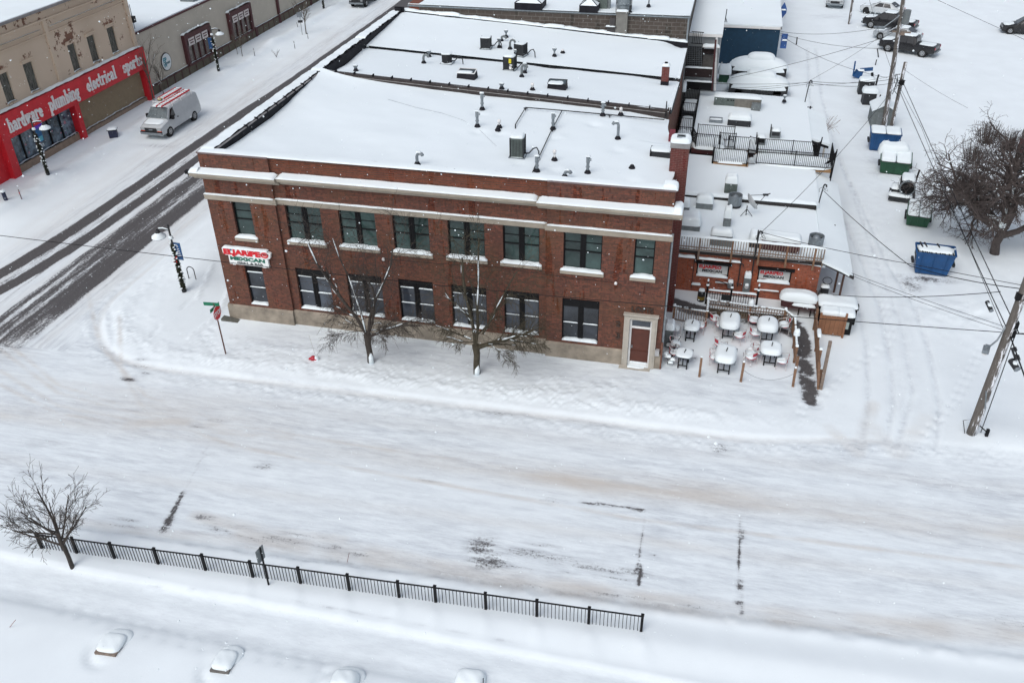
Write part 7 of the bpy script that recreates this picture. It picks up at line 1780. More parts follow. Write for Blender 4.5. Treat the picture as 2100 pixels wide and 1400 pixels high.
wire('single line from the buried cars up to the pole transformer', [A(1500,160,'y',42.5), A(1790,85,'y',38), A(1856,50,'y',q2.y)], .15, .016)
wire('thin far line slanting across the empty snowy lot at upper right', [A(1900,-10,'y',45), ext(A(1900,-10,'y',45), A(2110,210,'y',40), 3)], .2, .014)
wire('thin left line descending from the transformer pole to the bare tree', [A(1780,-10,'y',36), A(1825,135,'y',33), A(1890,262,'y',28), A(2060,680,'y',-1.9)], .1, .012)
wire('faint line from the cable cluster over the lot to the tree top', [A(1850,140,'y',33), A(1985,222,'y',30)], .1, .009)

# ------------------------------------------------------------------ trees
def limb(mb, p, d, L, r, rnd, lev, cfg, snowmb=None):
    n = max(2, int(cfg.get('seg', 4))); pts = [p.copy()]; rs = [r]; dd = d.copy()
    for i in range(n):
        dd = (dd+Vector((rnd.gauss(0,1), rnd.gauss(0,1), rnd.gauss(0,1)))*cfg['wob']+Vector((0,0,cfg['grav'][min(lev, len(cfg['grav'])-1)]))).normalized()
        pts.append(pts[-1]+dd*L/n); rs.append(max(cfg['rmin'], r*(1-(1-cfg['tap'])*(i+1)/n)))
    mb.tube(pts, rs, 7 if r > .05 else (5 if r > .02 else 3), r > .02)
    if snowmb is not None and r > cfg.get('snow_r', .022):
        i = 0
        while i < n:
            if rnd.random() < cfg.get('snow_p', .6):
                a, b = pts[i], pts[i+1]; k = abs((b-a).normalized().z)
                if k < .97:
                    o = Vector((0.0,-.35,.8))*rs[i]
                    snowmb.tube([a+o, (a+b)/2+o*1.1, b+o], [rs[i]*.45, rs[i]*.65+.006, rs[i+1]*.4], 5)
            i += 1
    if lev < cfg['lev']:
        k = cfg['kids'][lev]
        for j in range(k):
            t = cfg['t0'][lev]+(1-cfg['t0'][lev])*(j+rnd.random()*.8)/k; t = min(t, .999); i = min(n-1, int(t*n)); f = t*n-i
            q = pts[i].lerp(pts[i+1], f); base = (pts[i+1]-pts[i]).normalized()
            ax = base.cross(Vector((rnd.gauss(0,1), rnd.gauss(0,1), rnd.gauss(0,1)))).normalized(); ang = rnd.uniform(*cfg['ang'][lev])
            nd = (base*math.cos(ang)+ax*math.sin(ang)).normalized()
            limb(mb, q, nd, L*rnd.uniform(*cfg['len'][lev]), max(cfg['rmin'], (rs[i]*(1-f)+rs[i+1]*f)*cfg['rr'][lev]), rnd, lev+1, cfg, snowmb)
def street_tree(lab, p, seed, mains, cfg, trunk, mat_=None, snowy=True, group='bare trees'):
    t = thing('bare_tree', lab, 'tree', p, 0, group); rnd = random.Random(seed)
    d = MB(); s = MB()
    d.tube(trunk[0], trunk[1], 10); d.build('trunk', mat_ or bark, t, smooth=True)
    d = MB()
    for (a, dr, L, r) in mains: limb(d, Vector(a), Vector(dr).normalized(), L, r, rnd, 0, cfg, s if snowy else None)
    d.build('crown', mat_ or bark, t, smooth=False)
    if snowy and s.v: s.build('branch_snow', snow, t, smooth=True)
    return t
cfgA = dict(wob=.11, grav=[.02,.0,-.07,-.12], tap=.45, rmin=.006, lev=3, kids=[10,6,4], t0=[.15,.15,.15], ang=[(.35,.95),(.45,1.0),(.4,.9)], len=[(.26,.46),(.45,.75),(.4,.7)], rr=[.36,.5,.6], seg=5, snow_r=.024, snow_p=.36)
q = G(760,742)
t = street_tree('bare pruned tree with snow on its upright limbs by the brick facade, left of two', q, 11,
    [((0,0,1.55),(-.50,.10,1.0),5.2,.09),((0,0,1.5),(.42,.1,.9),4.2,.075),((0.05,0,1.5),(.10,.10,1),5.5,.075),((.1,0,1.5),(.85,-.1,.7),3.0,.085),((-.05,0,1.7),(-.22,.15,1),4.8,.058),((-.6,.1,2.5),(-1,.1,.35),1.3,.05),((0,-.1,1.9),(-.9,-.5,-.02),1.7,.022),((0,-.1,1.9),(.8,-.6,.0),1.6,.022),((.1,.1,1.8),(.9,.3,.1),1.9,.03),((-.1,.1,1.8),(-.9,.3,.1),1.9,.03)],
    cfgA, ([(0,0,-.2),(0.02,0,.4),(-.02,0,1.0),(0,0,1.6)], [.17,.15,.145,.19]))
d = MB(); d.tube([(.07,-.06,-.05),(.08,-.07,.35),(.06,-.06,.62)], [.13,.12,.06], 8); d.build('trunk_snow', snow, t, smooth=True)
q = G(978,766)
t = street_tree('bare tree with green-mossed trunk and a snow-laden sideways limb, right of two by facade', q, 23,
    [((0,0,1.55),(-.32,.10,1),5.0,.09),((0,0,1.6),(.20,.10,1),5.2,.08),((.02,0,1.5),(.88,0,.42),2.9,.125),((0.35,.05,2.3),(.55,.1,.9),3.9,.06),((1.3,0,2.1),(.85,.1,.5),2.2,.06),((-.2,0,1.95),(-.95,.1,.25),1.9,.05),((0,-.1,1.9),(-.8,-.5,.05),1.5,.03),((.8,-.1,1.8),(.8,-.6,-.1),1.4,.03),((1.6,0,2.2),(.8,-.2,-.2),1.5,.035),((.1,.1,2.2),(.5,.6,.5),1.6,.04)],
    cfgA, ([(0,0,-.2),(0,0,.5),(.04,0,1.1),(0,0,1.65)], [.17,.155,.15,.18]), plain('mossy_bark', (.050,.042,.026), .9, var=.5, scale=5))
d = MB(); d.tube([(.02,-.08,-.05),(.05,-.09,.3),(.08,-.06,.58)], [.13,.13,.05], 8); d.build('trunk_snow', snow, t, smooth=True)
cfgB = dict(wob=.045, grav=[.03,.02,.0,-.02], tap=.5, rmin=.006, lev=3, kids=[6,4,3], t0=[.2,.2,.2], ang=[(.35,.75),(.35,.8),(.3,.8)], len=[(.40,.62),(.38,.6),(.4,.6)], rr=[.5,.6,.7], seg=5)
q = G(148,1162)
mains = []
rnd = random.Random(3)
for k in range(9):
    a = k*2*PI/9+.3; e = rnd.uniform(.35,1.1) if k % 3 else 1.6; z = 1.35+.12*k
    mains.append(((0,0,z*.85), (math.cos(a), math.sin(a), e*.9), rnd.uniform(1.35,1.8), .038))
mains.append(((0,0,2.1),(-.15,.05,1),1.7,.045))
mains.append(((0,0,1.1),(-1,-.1,.30),1.9,.045))
street_tree('young bare tree with fanned branches standing behind the left end of the black fence', q, 7, mains, cfgB, ([(0,0,-.2),(.02,0,.6),(-.04,0,1.3),(0,0,2.2)], [.085,.075,.065,.045]), snowy=False)
# the big crab-apple at right
cfgC = dict(wob=.22, grav=[.02,-.02,-.06,-.05,-.03], tap=.5, rmin=.0065, lev=4, kids=[8,7,6,4], t0=[.25,.15,.1,.1], ang=[(.5,1.2),(.5,1.3),(.5,1.3),(.4,1.2)], len=[(.50,.70),(.42,.62),(.38,.58),(.35,.6)], rr=[.6,.6,.6,.75], seg=5, snow_r=.06, snow_p=.25)
q = G(2037,520)
t = street_tree('wide gnarled bare tree with dense purple-brown twigs by the lot at the right edge', (q.x+.1, q.y, q.z), 5,
    [((0,0,1.0),(-.35,.3,.9),2.9,.17),((0,0,1.1),(.3,.2,1),3.0,.16),((0.05,0,.9),(.75,.1,.55),3.0,.15),((0,0,1.2),(-.1,.8,.8),3.2,.15),((-.1,0,1.1),(-.85,.05,.55),3.0,.12),((.1,.1,1.2),(.6,.7,.7),3.2,.13),((-.2,.3,1.4),(-.7,.6,.8),3.2,.13),((0,.1,1.3),(.1,.1,1),3.0,.12)],
    cfgC, ([(0,0,-.2),(-.1,0,.5),(-.02,0,.9),(0,0,1.3)], [.20,.17,.17,.16]), bark2)
t.scale = (1.42, 1.28, 1.32)
# broom-like twig heads
d = MB()
for cx, cy, cz_ in ((-1.1,1.6,4.9),(1.1,1.7,4.9),(-.1,1.9,4.6),(-1.6,.8,4.4)):
    for k in range(150):
        a = rnd.uniform(0, 6.28); r = rnd.uniform(0,.55); b = Vector((cx+math.cos(a)*r*.7, cy+math.sin(a)*r*.7, cz_-.5)); d.tube([b, b+Vector((math.cos(a)*r*.6+rnd.gauss(0,.06), math.sin(a)*r*.5, rnd.uniform(.5,1.0)))], [.008,.004], 3, False)
d.build('twig_heads', bark2, t)
# small street trees and shrubs on the left pavement
cfgD = dict(wob=.06, grav=[.05,.03,.0], tap=.5, rmin=.008, lev=2, kids=[5,4], t0=[.25,.2], ang=[(.3,.6),(.3,.7)], len=[(.4,.6),(.4,.6)], rr=[.6,.7], seg=4, snow_r=.02, snow_p=.3)
def small_tree(lab, u, v, hgt, seed, spread=.5, r=.05):
    q = G(u, v); rnd = random.Random(seed)
    mains = [((0,0,hgt*(.28+.06*k)), (math.cos(k*2.1+seed)*spread, math.sin(k*2.1+seed)*spread, 1), hgt*.42, r*.55) for k in range(7)]
    return street_tree(lab, q, seed, mains, cfgD, ([(0,0,-.1),(.02,0,hgt*.4),(0,0,hgt*.72)], [r, r*.8, r*.5]), plain('pale_bark', (.11,.095,.075), .9, var=.4, scale=9))
small_tree('slim pale bare street tree at the corner of the red store', 315, 205, 5.0, 3, .55, .07)
small_tree('thin dark sapling close to the slim pale street tree, shop side', 336, 196, 2.6, 5, .4, .04)
small_tree('small bare sapling between the two dark bay windows', 497, 116, 2.4, 8, .8, .035)
small_tree('tiny bare sapling near the second bay window base', 487, 112, 1.7, 9, .9, .025)
small_tree('bare street tree at the top beside the street signs', 628, 70, 3.6, 12, .7, .06)
for u, v, s in ((567,118,.45),):
    q = G(u, v); t = thing('bare_shrub', 'small spray of bare stems poking from the snow across the street', 'shrub', q); d = MB(); rnd = random.Random(5)
    for k in range(14): a = rnd.uniform(0,6.28); d.tube([(0,0,0),(math.cos(a)*s*.5,math.sin(a)*s*.5,s),(math.cos(a)*s,math.sin(a)*s,s*1.6)], .008, 3, False)
    d.build('stems', bark2, t)
q = Vector((31.6, 31.2, .3)); t = thing('bare_shrub', 'pale wispy bare shrub beside the alley at the wire mast', 'shrub', q); d = MB(); rnd = random.Random(9)
for k in range(26): a = rnd.uniform(-1.2,1.2); L = rnd.uniform(.6,1.5); d.tube([(0,0,.5),(math.cos(a)*L*.5,math.sin(a)*L*.4,1.2+rnd.random()*.6),(math.cos(a)*L,math.sin(a)*L*.7,1.0+rnd.random()*1.3)], .010, 3, False)
d.build('stems', plain('tan_stems', (.25,.19,.16), .9), t)

# ------------------------------------------------------------------ street lamps
def garland(mb, z0, z1, r, rnd, n=260):
    for k in range(n):
        z = z0+(z1-z0)*k/n; a = k*.9; c = Vector((math.cos(a)*r, math.sin(a)*r, z))
        for j in range(3):
            v = Vector((rnd.gauss(0,1), rnd.gauss(0,1), rnd.gauss(0,.6))).normalized()*rnd.uniform(.07,.16); w = v.cross(Vector((0,0,1))).normalized()*.032
            mb.add([c+v, c-v*.3+w, c-v*.3-w], [(0,1,2)])
def lamp(lab, u, v, rz, banner=None, H=4.1, dz=0):
    q = G(u, v); t = thing('street_lamp', lab, 'street lamp', q, rz, 'street lamps wound with garland'); rnd = random.Random(int(u))
    d = MB(); d.tube([(0,0,-.1),(0,0,H)], .055, 10); d.lathe((0,0,-.1), [(.13,0),(.12,.3),(.06,.4)], 10); d.lathe((0,0,H), [(.055,0),(.07,.04),(0,.14)], 8); d.build('pole', darkgrey, t, smooth=True)
    d = MB(); d.tube([(0,0,H-.25),(-.35,0,H-.18),(-.62,0,H-.22),(-.72,0,H-.30)], .03, 7); a = d.build('lamp_arm', darkgrey, t, smooth=True)
    d = MB(); d.lathe((-.72,0,H-.72), [(.06,.46),(.10,.40),(.14,.22),(.36,.06),(.38,.0),(.33,.0),(.1,.16)], 18); h = d.build('lamp_shade', darkgrey, a, smooth=True, autosmooth=40)
    d = MB(); d.lathe((-.72,0,H-.70), [(.385,-.005),(.37,.08),(.17,.22),(.15,.27)], 18); d.tube([(-.05,0,H-.18),(-.35,0,H-.12),(-.62,0,H-.16)], .035, 6); d.lathe((0,0,H-.75), [(0,0),(.13,.03),(.12,.15),(0,.25)], 8); d.build('snow_cap', snow, a, smooth=True)
    d = MB(); garland(d, .15, H-1.0, .10, rnd, 360); d.build('garland', needle, t)
    d = MB()
    for k in range(60):
        z = rnd.uniform(.2, H-1.0); b = rnd.uniform(0, 6.28); d.pillow(math.cos(b)*.16, math.sin(b)*.16, z, .11, .11, .05, n=3)
    d.build('garland_snow', snow, t, smooth=True)
    d = MB()
    for s in (-1, 1): d.add([(0,-.1,H-1.8),(s*.16,-.13,H-1.68),(s*.15,-.12,H-1.9)], [(0,1,2)]); d.add([(0,-.11,H-1.8),(s*.05,-.12,H-2.1),(s*.10,-.12,H-2.1)], [(0,1,2)])
    d.build('red_bow', redsign, t)
    if banner:
        d = MB(); d.tube([(0,0,H-.92),(.46,0,H-.95)], .014, 5); d.tube([(0,0,H-1.95),(.46,0,H-1.98)], .014, 5); d.build('banner_rod', galv, t)
        d = MB(); d.box(.08,.45,-.012,.012,H-1.96,H-.95); b = d.build('banner', blue, t)
        d = MB()
        for k in range(5): w = .06+k*.025; z = H-1.22-k*.13; d.add([(.26-w,-.016,z-.02),(.26+w,-.016,z+.04),(.26+w*.6,-.016,z+.07),(.26-w*.8,-.016,z+.02)], [(0,1,2,3)])
        d.add([(.24,-.016,H-1.05),(.27,-.016,H-1.05),(.29,-.016,H-1.22),(.22,-.016,H-1.22)], [(0,1,2,3)])
        d.build('banner_emblem', white, b)
    return t
lamp('garland-wound street lamp with a blue banner on the corner beside the brick building', 378, 598, 0.0, True, 4.0)
lamp('street lamp wound with garland in front of the hardware store window', 100, 362, PI+.5, False, 4.0)
lamp('street lamp wound with garland before the first bay window of the beige building', 449, 148, PI+.4, True, 4.0)
lamp('garlanded street lamp cut by the top edge of the picture beyond the bay windows', 664, 18, PI+.4, False, 4.0)
# ------------------------------------------------------------------ signs
q = G(463,725); t = thing('stop_sign', 'red octagonal stop sign with green street name blades on a thin brown post', 'street sign', q)
topv = at(446, 655, 'y', q.y); d = MB(); dx = topv.x-q.x; H = at(440, 622, 'y', q.y).z-q.z
d.tube([(0,0,-.1),(-.03,0,H)], .035, 6); d.build('post', plain('rust_post', (.10,.045,.035), .8), t)
rz = rad(92); zc = at(446,641,'y',q.y).z-q.z
R = Matrix.Rotation(rz, 3, 'Z')
def octa(r, y, m, nm, par=t):
    d = MB(); pts = [Vector((r*math.cos(PI/8+k*PI/4), y, zc+r*math.sin(PI/8+k*PI/4))) for k in range(8)]; b = [p+Vector((0,.012,0)) for p in pts]
    d.add([R@p for p in pts+b], [tuple(range(8)), tuple(range(15,7,-1))]+[(k,8+k,8+(k+1)%8,(k+1)%8) for k in range(8)]); return d.build(nm, m, par)
pz_ = octa(.40, -.05, white, 'sign_plate'); octa(.365, -.062, redsign, 'sign_face')
text_mesh('STOP', .33, white, t, (R@Vector((-.33,-.066,0)))+Vector((0,0,zc-.12)), R@SOUTH, 'stop_letters', .003, .012, .86)
d = MB(); d.cbox((-.15,-.02,H-.05), (.80,.02,.18), rz=rad(5)); d.build('name_blade', greensign, t); d = MB(); d.cbox((-.03,0.0,H-.24), (.8,.02,.18), rz=rad(88)); d.build('name_blade', greensign, t)
text_mesh('WALNUT ST', .125, white, t, (-.48,-.05,H-.09), Matrix.Rotation(rad(5),3,'Z')@SOUTH, 'blade_letters', .002, .003, .85)
# sign by the fence
q = G(551,1198); t = thing('road_sign', 'grey-backed road sign seen edge-on on a dark post behind the black fence', 'street sign', q); H = at(533,1122,'y',q.y).z-q.z; xt = at(533,1122,'y',q.y).x-q.x
d = MB(); d.tube([(0,0,-.1),(xt,0,H)], .035, 6); d.build('post', black, t); d = MB(); d.cbox((xt*.9-.03,-.03,H-.33), (.40,.02,.62), rz=rad(80)); d.build('sign_plate', greym, t)
# sign post on far pavement
q = G(620,72); t = thing('road_sign', 'pale road sign with a dark plate on a post beside the top street tree', 'street sign', q); d = MB(); d.tube([(0,0,0),(0,0,2.6)], .03, 6); d.build('post', greym, t); d = MB(); d.cbox((0,-.04,2.1), (.55,.02,.5), rz=.5); d.build('sign_plate', galv, t); d = MB(); d.cbox((0,-.04,1.4), (.5,.02,.25), rz=.3); d.build('sign_plate', darkgrey, t)
# marker stakes in the snow
for u, v, h, lab in ((523,117,.75,'thin dark stake in the snowbank, leftmost by the second bay window'), (605,100,.75,'dark stake in front of the top snow mound, nearest the road'), (632,80,.6,'short dark stake right of the road sign at the top'), (611,60,.5,'faint dark stake behind the road sign at the top'), (46,412,.7,'thin red and black stake in the snow below the hardware store')):
    q = G(u, v); t = thing('marker_stake', lab, 'stake', q); d = MB(); d.tube([(0,0,-.05),(-.03,0,h)], .03, 5); d.build('stake', maroon if u < 50 else darkgrey, t); d = MB(); d.tube([(-.02,0,h*.6),(-.03,0,h*.75)], .034, 5); d.build('stake_band', white if u > 50 else redsign, t)
q = G(13,412); t = thing('hydrant', 'small dark blue hydrant-like post with snow cap at the left edge', 'bollard', q); t.name = 'bollard'; d = MB(); d.tube([(0,0,0),(-.04,0,.6)], .13, 10); d.build('post', plain('navy', (.012,.018,.05), .5), t); d = MB(); d.pillow(-.04,0,.6,.3,.3,.12,n=5); d.build('snow_cap', snow, t, smooth=True)
# bin box with snow, in front of the store
q = G(234,281); t = thing('planter_box', 'small dark blue box with flat snow lid in the snow before the red store', 'box', q, .5); d = MB(); d.cbox((0,0,.28),(.62,.5,.6)); d.build('box_body', plain('navy', (.012,.018,.05), .5), t); d = MB(); d.cbox((0,0,.60),(.75,.62,.05)); d.build('box_lid', darkgrey, t); d = MB(); d.pillow(0,0,.62,.74,.6,.12,n=7); d.build('snow_cap', snow, t, smooth=True)
# bike rack
q = G(395,573); t = thing('bike_rack', 'black hoop bicycle rack rising from the corner snowbank', 'bike rack', q); d = MB(); pts = [(-.22,0,-.2),(-.22,0,.55)]+[(-.22*math.cos(a)*1.0, 0, .55+.24*math.sin(a)) for a in [k*PI/8 for k in range(1,8)]]+[(.22,0,.55),(.22,0,0.0)]; d.tube(pts, .026, 7); d.build('hoop', black, t, smooth=True)
# hydrant
q = G(643,738,-.10); t = thing('fire_hydrant', 'red fire hydrant mostly buried in a lump of snow with a thin whip marker', 'hydrant', q); d = MB(); d.lathe((0,0,-.2), [(.12,0),(.12,.35),(.16,.37),(.15,.45),(.08,.52),(0,.54)], 12); d.build('barrel', redplastic, t, smooth=True)
d = MB(); d.tube([(-.2,-.05,.18),(.2,-.05,.18)], .06, 8); d.build('side_outlet', redplastic, t); d = MB(); d.pillow(.12,.04,.10,.34,.30,.24,n=7,p=2.5,q=2.5); d.pillow(-.05,-.2,-.05,.5,.4,.16,n=7,p=2.5,q=2.5); d.build('snow_cap', snow, t, smooth=True); d = MB(); d.tube([(.1,.1,.2),(-.10,.12,1.5)], .007, 4); d.build('whip_marker', plain('marker_grey', (.25,.22,.2), .6), t)
for u, v, ut, vt, lab in ((712,1152,716,1133,'thin reddish whip marker standing in the verge behind the black fence'), (20,1285,32,1270,'thin dark twig-like marker in the snow at lower left')):
    q = G(u, v); tq = at(ut, vt, 'y', q.y); d = MB(); d.tube([q, (tq.x, tq.y, tq.z)], .010, 4); tag(d.build('whip_marker', plain('whip', (.25,.12,.1), .7)), lab, 'marker')

# ------------------------------------------------------------------ black fence in the foreground
FT = thing('metal_fence', 'black metal picket fence with square posts running along the snowy foreground', 'fence', (FENCE[0].x, FENCE[0].y, 0))
for i, p in enumerate(FENCE):
    z = hz(p.x, p.y)-.15; mb = MB(); mb.box(p.x-.045, p.x+.045, p.y-.045, p.y+.045, z, 1.04); mb.box(p.x-.055, p.x+.055, p.y-.055, p.y+.055, 1.04, 1.06); mb.build('fence_post', black, FT, world=True)
for a, b in zip(FENCE[:-1], FENCE[1:]):
    a0 = Vector((a.x, a.y, 0)); b0 = Vector((b.x, b.y, 0)); mb = MB(); L = (b0-a0).length; n = int(round(L/.125))
    for k in range(1, n): q = a0.lerp(b0, k/n); z = hz(q.x, q.y)-.1; mb.box(q.x-.010, q.x+.010, q.y-.010, q.y+.010, z, .97)
    mb.beam(a0+Vector((0,0,.97)), b0+Vector((0,0,.97)), .04, .04); mb.beam(a0+Vector((0,0,.12)), b0+Vector((0,0,.12)), .03, .03); mb.build('fence_panel', black, FT, world=True)
# stone benches in the foreground, under snow
for (u0, u1, v, w, lab) in ((194, 247, 1334, .80, 'snow-capped low bench, leftmost of the row at the bottom'), (433, 474, 1370, .68, 'snow-capped low bench, second from the left at the bottom'), (667, 735, 1416, .85, 'snow mound over a low bench cut by the bottom edge, third from left'), (925, 995, 1414, .95, 'largest rounded snow mound over a low bench at the bottom edge, fourth from left')):
    c = G((u0+u1)/2, v); t = thing('low_bench', lab, 'bench', (c.x, c.y+.22, c.z-.06), .06, 'snow-covered benches along the bottom'); d = MB(); d.box(-w/2*.93, w/2*.96, -.40, .28, -.05, .145); d.build('seat', woodgrey if u0 < 300 else plain('bench_stone', (.14,.13,.12), .9), t)
    d = MB(); d.pillow(.0, .05, .12, w*1.04, .80, .14 if u0 < 600 else .32, n=18, seed=u0, p=4.2, q=4.5, lump=.06)
    d.pillow(.05, .30, -.02, w*1.25, .9, .17, n=14, seed=u0+1, p=2.6, q=2.2); d.pillow(w*.42, -.30, -.06, .5, .5, .13, n=8, seed=u0, p=2.4, q=2); d.build('snow_cap', snow, t, smooth=True)
    if u0 > 900: d = MB(); d.tube([(w/2-.02,-.1,.1),(w/2,-.1,.62)], .015, 5); d.build('thin_rod', black, t)
# ------------------------------------------------------------------ patio
def zt(u, v): return at(u, v, 'z', .85)
def table(lab, corners_px, seed, w, dd, rz=0.0, dome=.22):
    w *= 1.07; dd *= 1.05; dome *= 1.22
    u, v = corners_px; c = at(u, v, 'z', .95); t = thing('patio_table', lab, 'table', (c.x, c.y, hz(c.x, c.y)), rz, 'patio tables under snow')
    d = MB(); d.box(-w/2, w/2, -dd/2, dd/2, .68, .72); d.build('table_top', galv, t)
    for s in (-1, 1):
        d = MB(); y = s*dd*.36; d.box(-w*.26-.03, -w*.26+.03, y-.03, y+.03, -.1, .68); d.box(w*.26-.03, w*.26+.03, y-.03, y+.03, -.1, .68); d.box(-w*.26, w*.26, y-.02, y+.02, .16, .21); d.box(-w*.26, w*.26, y-.02, y+.02, .60, .66); d.box(-.025, .025, y-.025, y+.025, .2, .62); d.build('leg_frame', black, t)
    d = MB(); d.pillow(0, 0, .72, w*1.02, dd*1.02, dome, n=16, seed=seed, p=3.2, q=5, lump=.04); d.build('snow_cap', snow, t, smooth=True)
    d = MB(); d.beam((0.0,-.10,.72+dome+.01),(0.04,.18,.72+dome+.03),.035,.05); d.build('umbrella_stub', black, t)
    return t
table('square patio table under snow nearest the tall chimney', (1419, 664), 1, .74, .92, -.05, .15)
table('patio table under deep snow in the back row, middle of three', (1497, 656), 2, .95, 1.45, -.03, .26)
table('patio table under deep snow in the back row, farthest from the chimney', (1575, 664), 3, .95, 1.25, -.02, .26)
table('square patio table with thin snow in the front row beside the brick wall', (1404, 720), 4, .74, .80, -.08, .06)
table('patio table under deep snow in the front row, middle of three', (1489, 724), 5, .95, 1.38, -.06, .24)
table('patio table under deep snow in the front row, nearest the dark walkway', (1582, 712), 6, .95, 1.05, .0, .20)
whitetube = plain('chair_white', (.55,.53,.52), .45, var=.05)
def make_chair(p, rz, lab, seed=0, snowy=.14):
    t = thing('patio_chair', lab, 'chair', p, rz, 'white and red patio chairs')
    # front faces -y ; curved arm and back tube
    for x, y in ((-.24,-.22),(.24,-.22),(-.20,.22),(.20,.22)):
        d = MB(); d.tube([(x*1.05,y*1.1,-.08),(x,y,.40)], .014, 5); d.build('leg', whitetube, t)
    d = MB(); pts = [(-.27,-.24,.42),(-.29,-.24,.62),(-.29,.05,.66)]+[(-.29*math.cos(a), .05+.25*math.sin(a), .66+.16*math.sin(a)) for a in [k*PI/8 for k in range(1,8)]]+[(.29,.05,.66),(.29,-.24,.62),(.27,-.24,.42)]
    d.tube(pts, .018, 6); d.build('arm_tube', whitetube, t, smooth=True)
    d = MB(); d.lathe((0,0,.40), [(0,0),(.25,0),(.27,.02),(.25,.04),(0,.045)], 16); d.build('seat', redplastic, t)
    d = MB(); vs = []
    for k in range(7):
        a = PI*(.32+.36*k/6); vs += [(-.26*math.cos(a), .05+.22*math.sin(a), .58), (-.27*math.cos(a), .05+.25*math.sin(a), .66+.14*math.sin(a))]
    d.add(vs, [(2*k,2*k+1,2*k+3,2*k+2) for k in range(6)]); d.build('back_panel', redplastic, t)
    if snowy: d = MB(); d.pillow(0,-.02,.44,.50,.50,snowy,n=8,seed=seed,p=3,q=4); d.build('snow_cap', snow, t, smooth=True)
    return t
CH = [((1383,675),1.2,'patio chair beside the brick wall, snow on its seat, behind the nearest square table'),((1436,668),-1.7,'patio chair showing a red edge right of the back square table'),
      ((1466,655),2.2,'snow-filled patio chair against the brown lattice rail left of back middle table'),((1478,668),1.5,'patio chair tucked close to the left of the back middle table'),((1517,690),-2.2,'patio chair with red back right of the back middle table'),
      ((1545,658),1.6,'patio chair behind, between the two deep-snow back tables'),((1548,685),1.9,'snow-heaped patio chair with red edge at the left of the farthest back table'),((1608,668),-1.4,'patio chair leaning against the walkway rail right of farthest back table'),
      ((1384,708),1.5,'patio chair at the wall side of the thin-snow front table'),((1383,724),1.8,'patio chair with red seat in front of the thin-snow table'),
      ((1476,706),2.3,'patio chair with upright red back behind the front middle table'),((1466,733),1.6,'patio chair with round red back left of the front middle table'),
      ((1540,733),-2.4,'snow-covered patio chair standing apart left of the front right table, nearer one'),((1543,722),-2.0,'snow-covered patio chair pressed behind its twin by the front right table'),((1604,741),-1.7,'patio chair at the right of the front right table by the post'),
      ((1554,722),1.4,'patio chair with bright red back at the left edge of the front right table')]
for i, ((u, v), rz, lab) in enumerate(CH):
    c = at(u, v, 'z', .5); make_chair((c.x, c.y, hz(c.x, c.y)), rz, lab, i, .16 if i not in (9, 15, 10) else .05)
def post(name, lab, u, v, ut, vt, w=.055, m=None, snowy=True, group='brown wooden posts round the patio', cat='post'):
    q = G(u, v); tq = at(ut, vt, 'y', q.y); t = thing(name, lab, cat, q, 0, group); h = tq.z-q.z; dx = tq.x-q.x
    d = MB(); d.beam((0,0,-.1),(dx,0,h),w*2,w*2); d.build('post', m or wood, t)
    if snowy: d = MB(); d.pillow(dx,0,h,w*2.1,w*2.1,.07,n=5); d.build('snow_cap', snow, t, smooth=True)
    return t
post('wooden_post', 'brown wooden post in snow at the front of the patio, leftmost of three', 1434,772,1439,732)
post('wooden_post', 'brown wooden post in snow at the front of the patio, middle of three', 1519,782,1526,742)
post('wooden_post', 'brown wooden post in snow at the front of the patio beside the walkway', 1626,792,1632,754)
# rope between the posts
d = MB(); a = at(1524,748,'y',-.1)-Vector((0,0,.25)); b = at(1632,758,'y',0)-Vector((0,0,.2)); d.tube([a.lerp(b, k/8)-Vector((0,0,.5*4*(k/8)*(1-k/8))) for k in range(9)], .008, 4); tag(d.build('rope', darkgrey, smooth=True), 'thin rope sagging between patio posts at front', 'rope')
PF = thing('patio_fence', 'brown wooden picket fence with snowy rails round three sides of the patio', 'fence', (24.6, 4.2, 0))
pA = G(1380,668); pB = Vector((24.60, 4.25, .1)); pC = Vector((24.55, 6.3, .1)); pD = Vector((26.75, 5.35, .1)); pE = Vector((28.65, 5.3, .1)); pG_ = Vector((29.0, 4.6, .1)); pH = Vector((29.0, 1.9, .1))
pA = Vector((22.95, 4.5, .1)); pB = Vector((24.62, 4.3, .1)); pB2 = Vector((24.62, 5.55, .1)); pD = Vector((26.80, 5.35, .1)); pE = Vector((28.55, 5.30, .1))
segs = [(pA,pB),(pB,pB2),(pB2,pD),(pD,pE),(pE,pG_),(pG_,pH)]
for a, b in segs[:-1]: picket_panel(a, b, .88, woodgrey, PF, .13, .04, midrail=.62 if a is not pA else None)
picket_panel(pG_, pH, .88, wood, PF, .11, .04)
for q in (pA, pB, pB2, pD, pE, pG_, Vector((29.0,3.2,.1)), pH, Vector((29.02,1.0,.1))):
    mb = MB(); mb.box(q.x-.06,q.x+.06,q.y-.06,q.y+.06,-.1,1.05); mb.build('fence_post', wood, PF, world=True)
mb = MB()
for a, b in segs:
    n = 14
    for k in range(n):
        if (k*7) % 11 < 9: p_, q_ = a.lerp(b, k/n), a.lerp(b, (k+1)/n); mb.tube([p_+Vector((0,0,.90)), p_.lerp(q_,.5)+Vector((0,0,.92)), q_+Vector((0,0,.90))], [.045,.06,.045], 6)
for q in (pA, pB, pB2, pD, pE, pG_, pH): mb.pillow(q.x,q.y,1.05,.17,.17,.10,n=5,p=3,q=3)
mb.pillow(pD.x, pD.y, 1.05, .30, .30, .34, n=8, p=3, q=3); mb.pillow(29.02, 3.0, 1.02, .32, .32, .34, n=8, p=3, q=3)
mb.build('fence_snow', snow, PF, smooth=True, world=True)
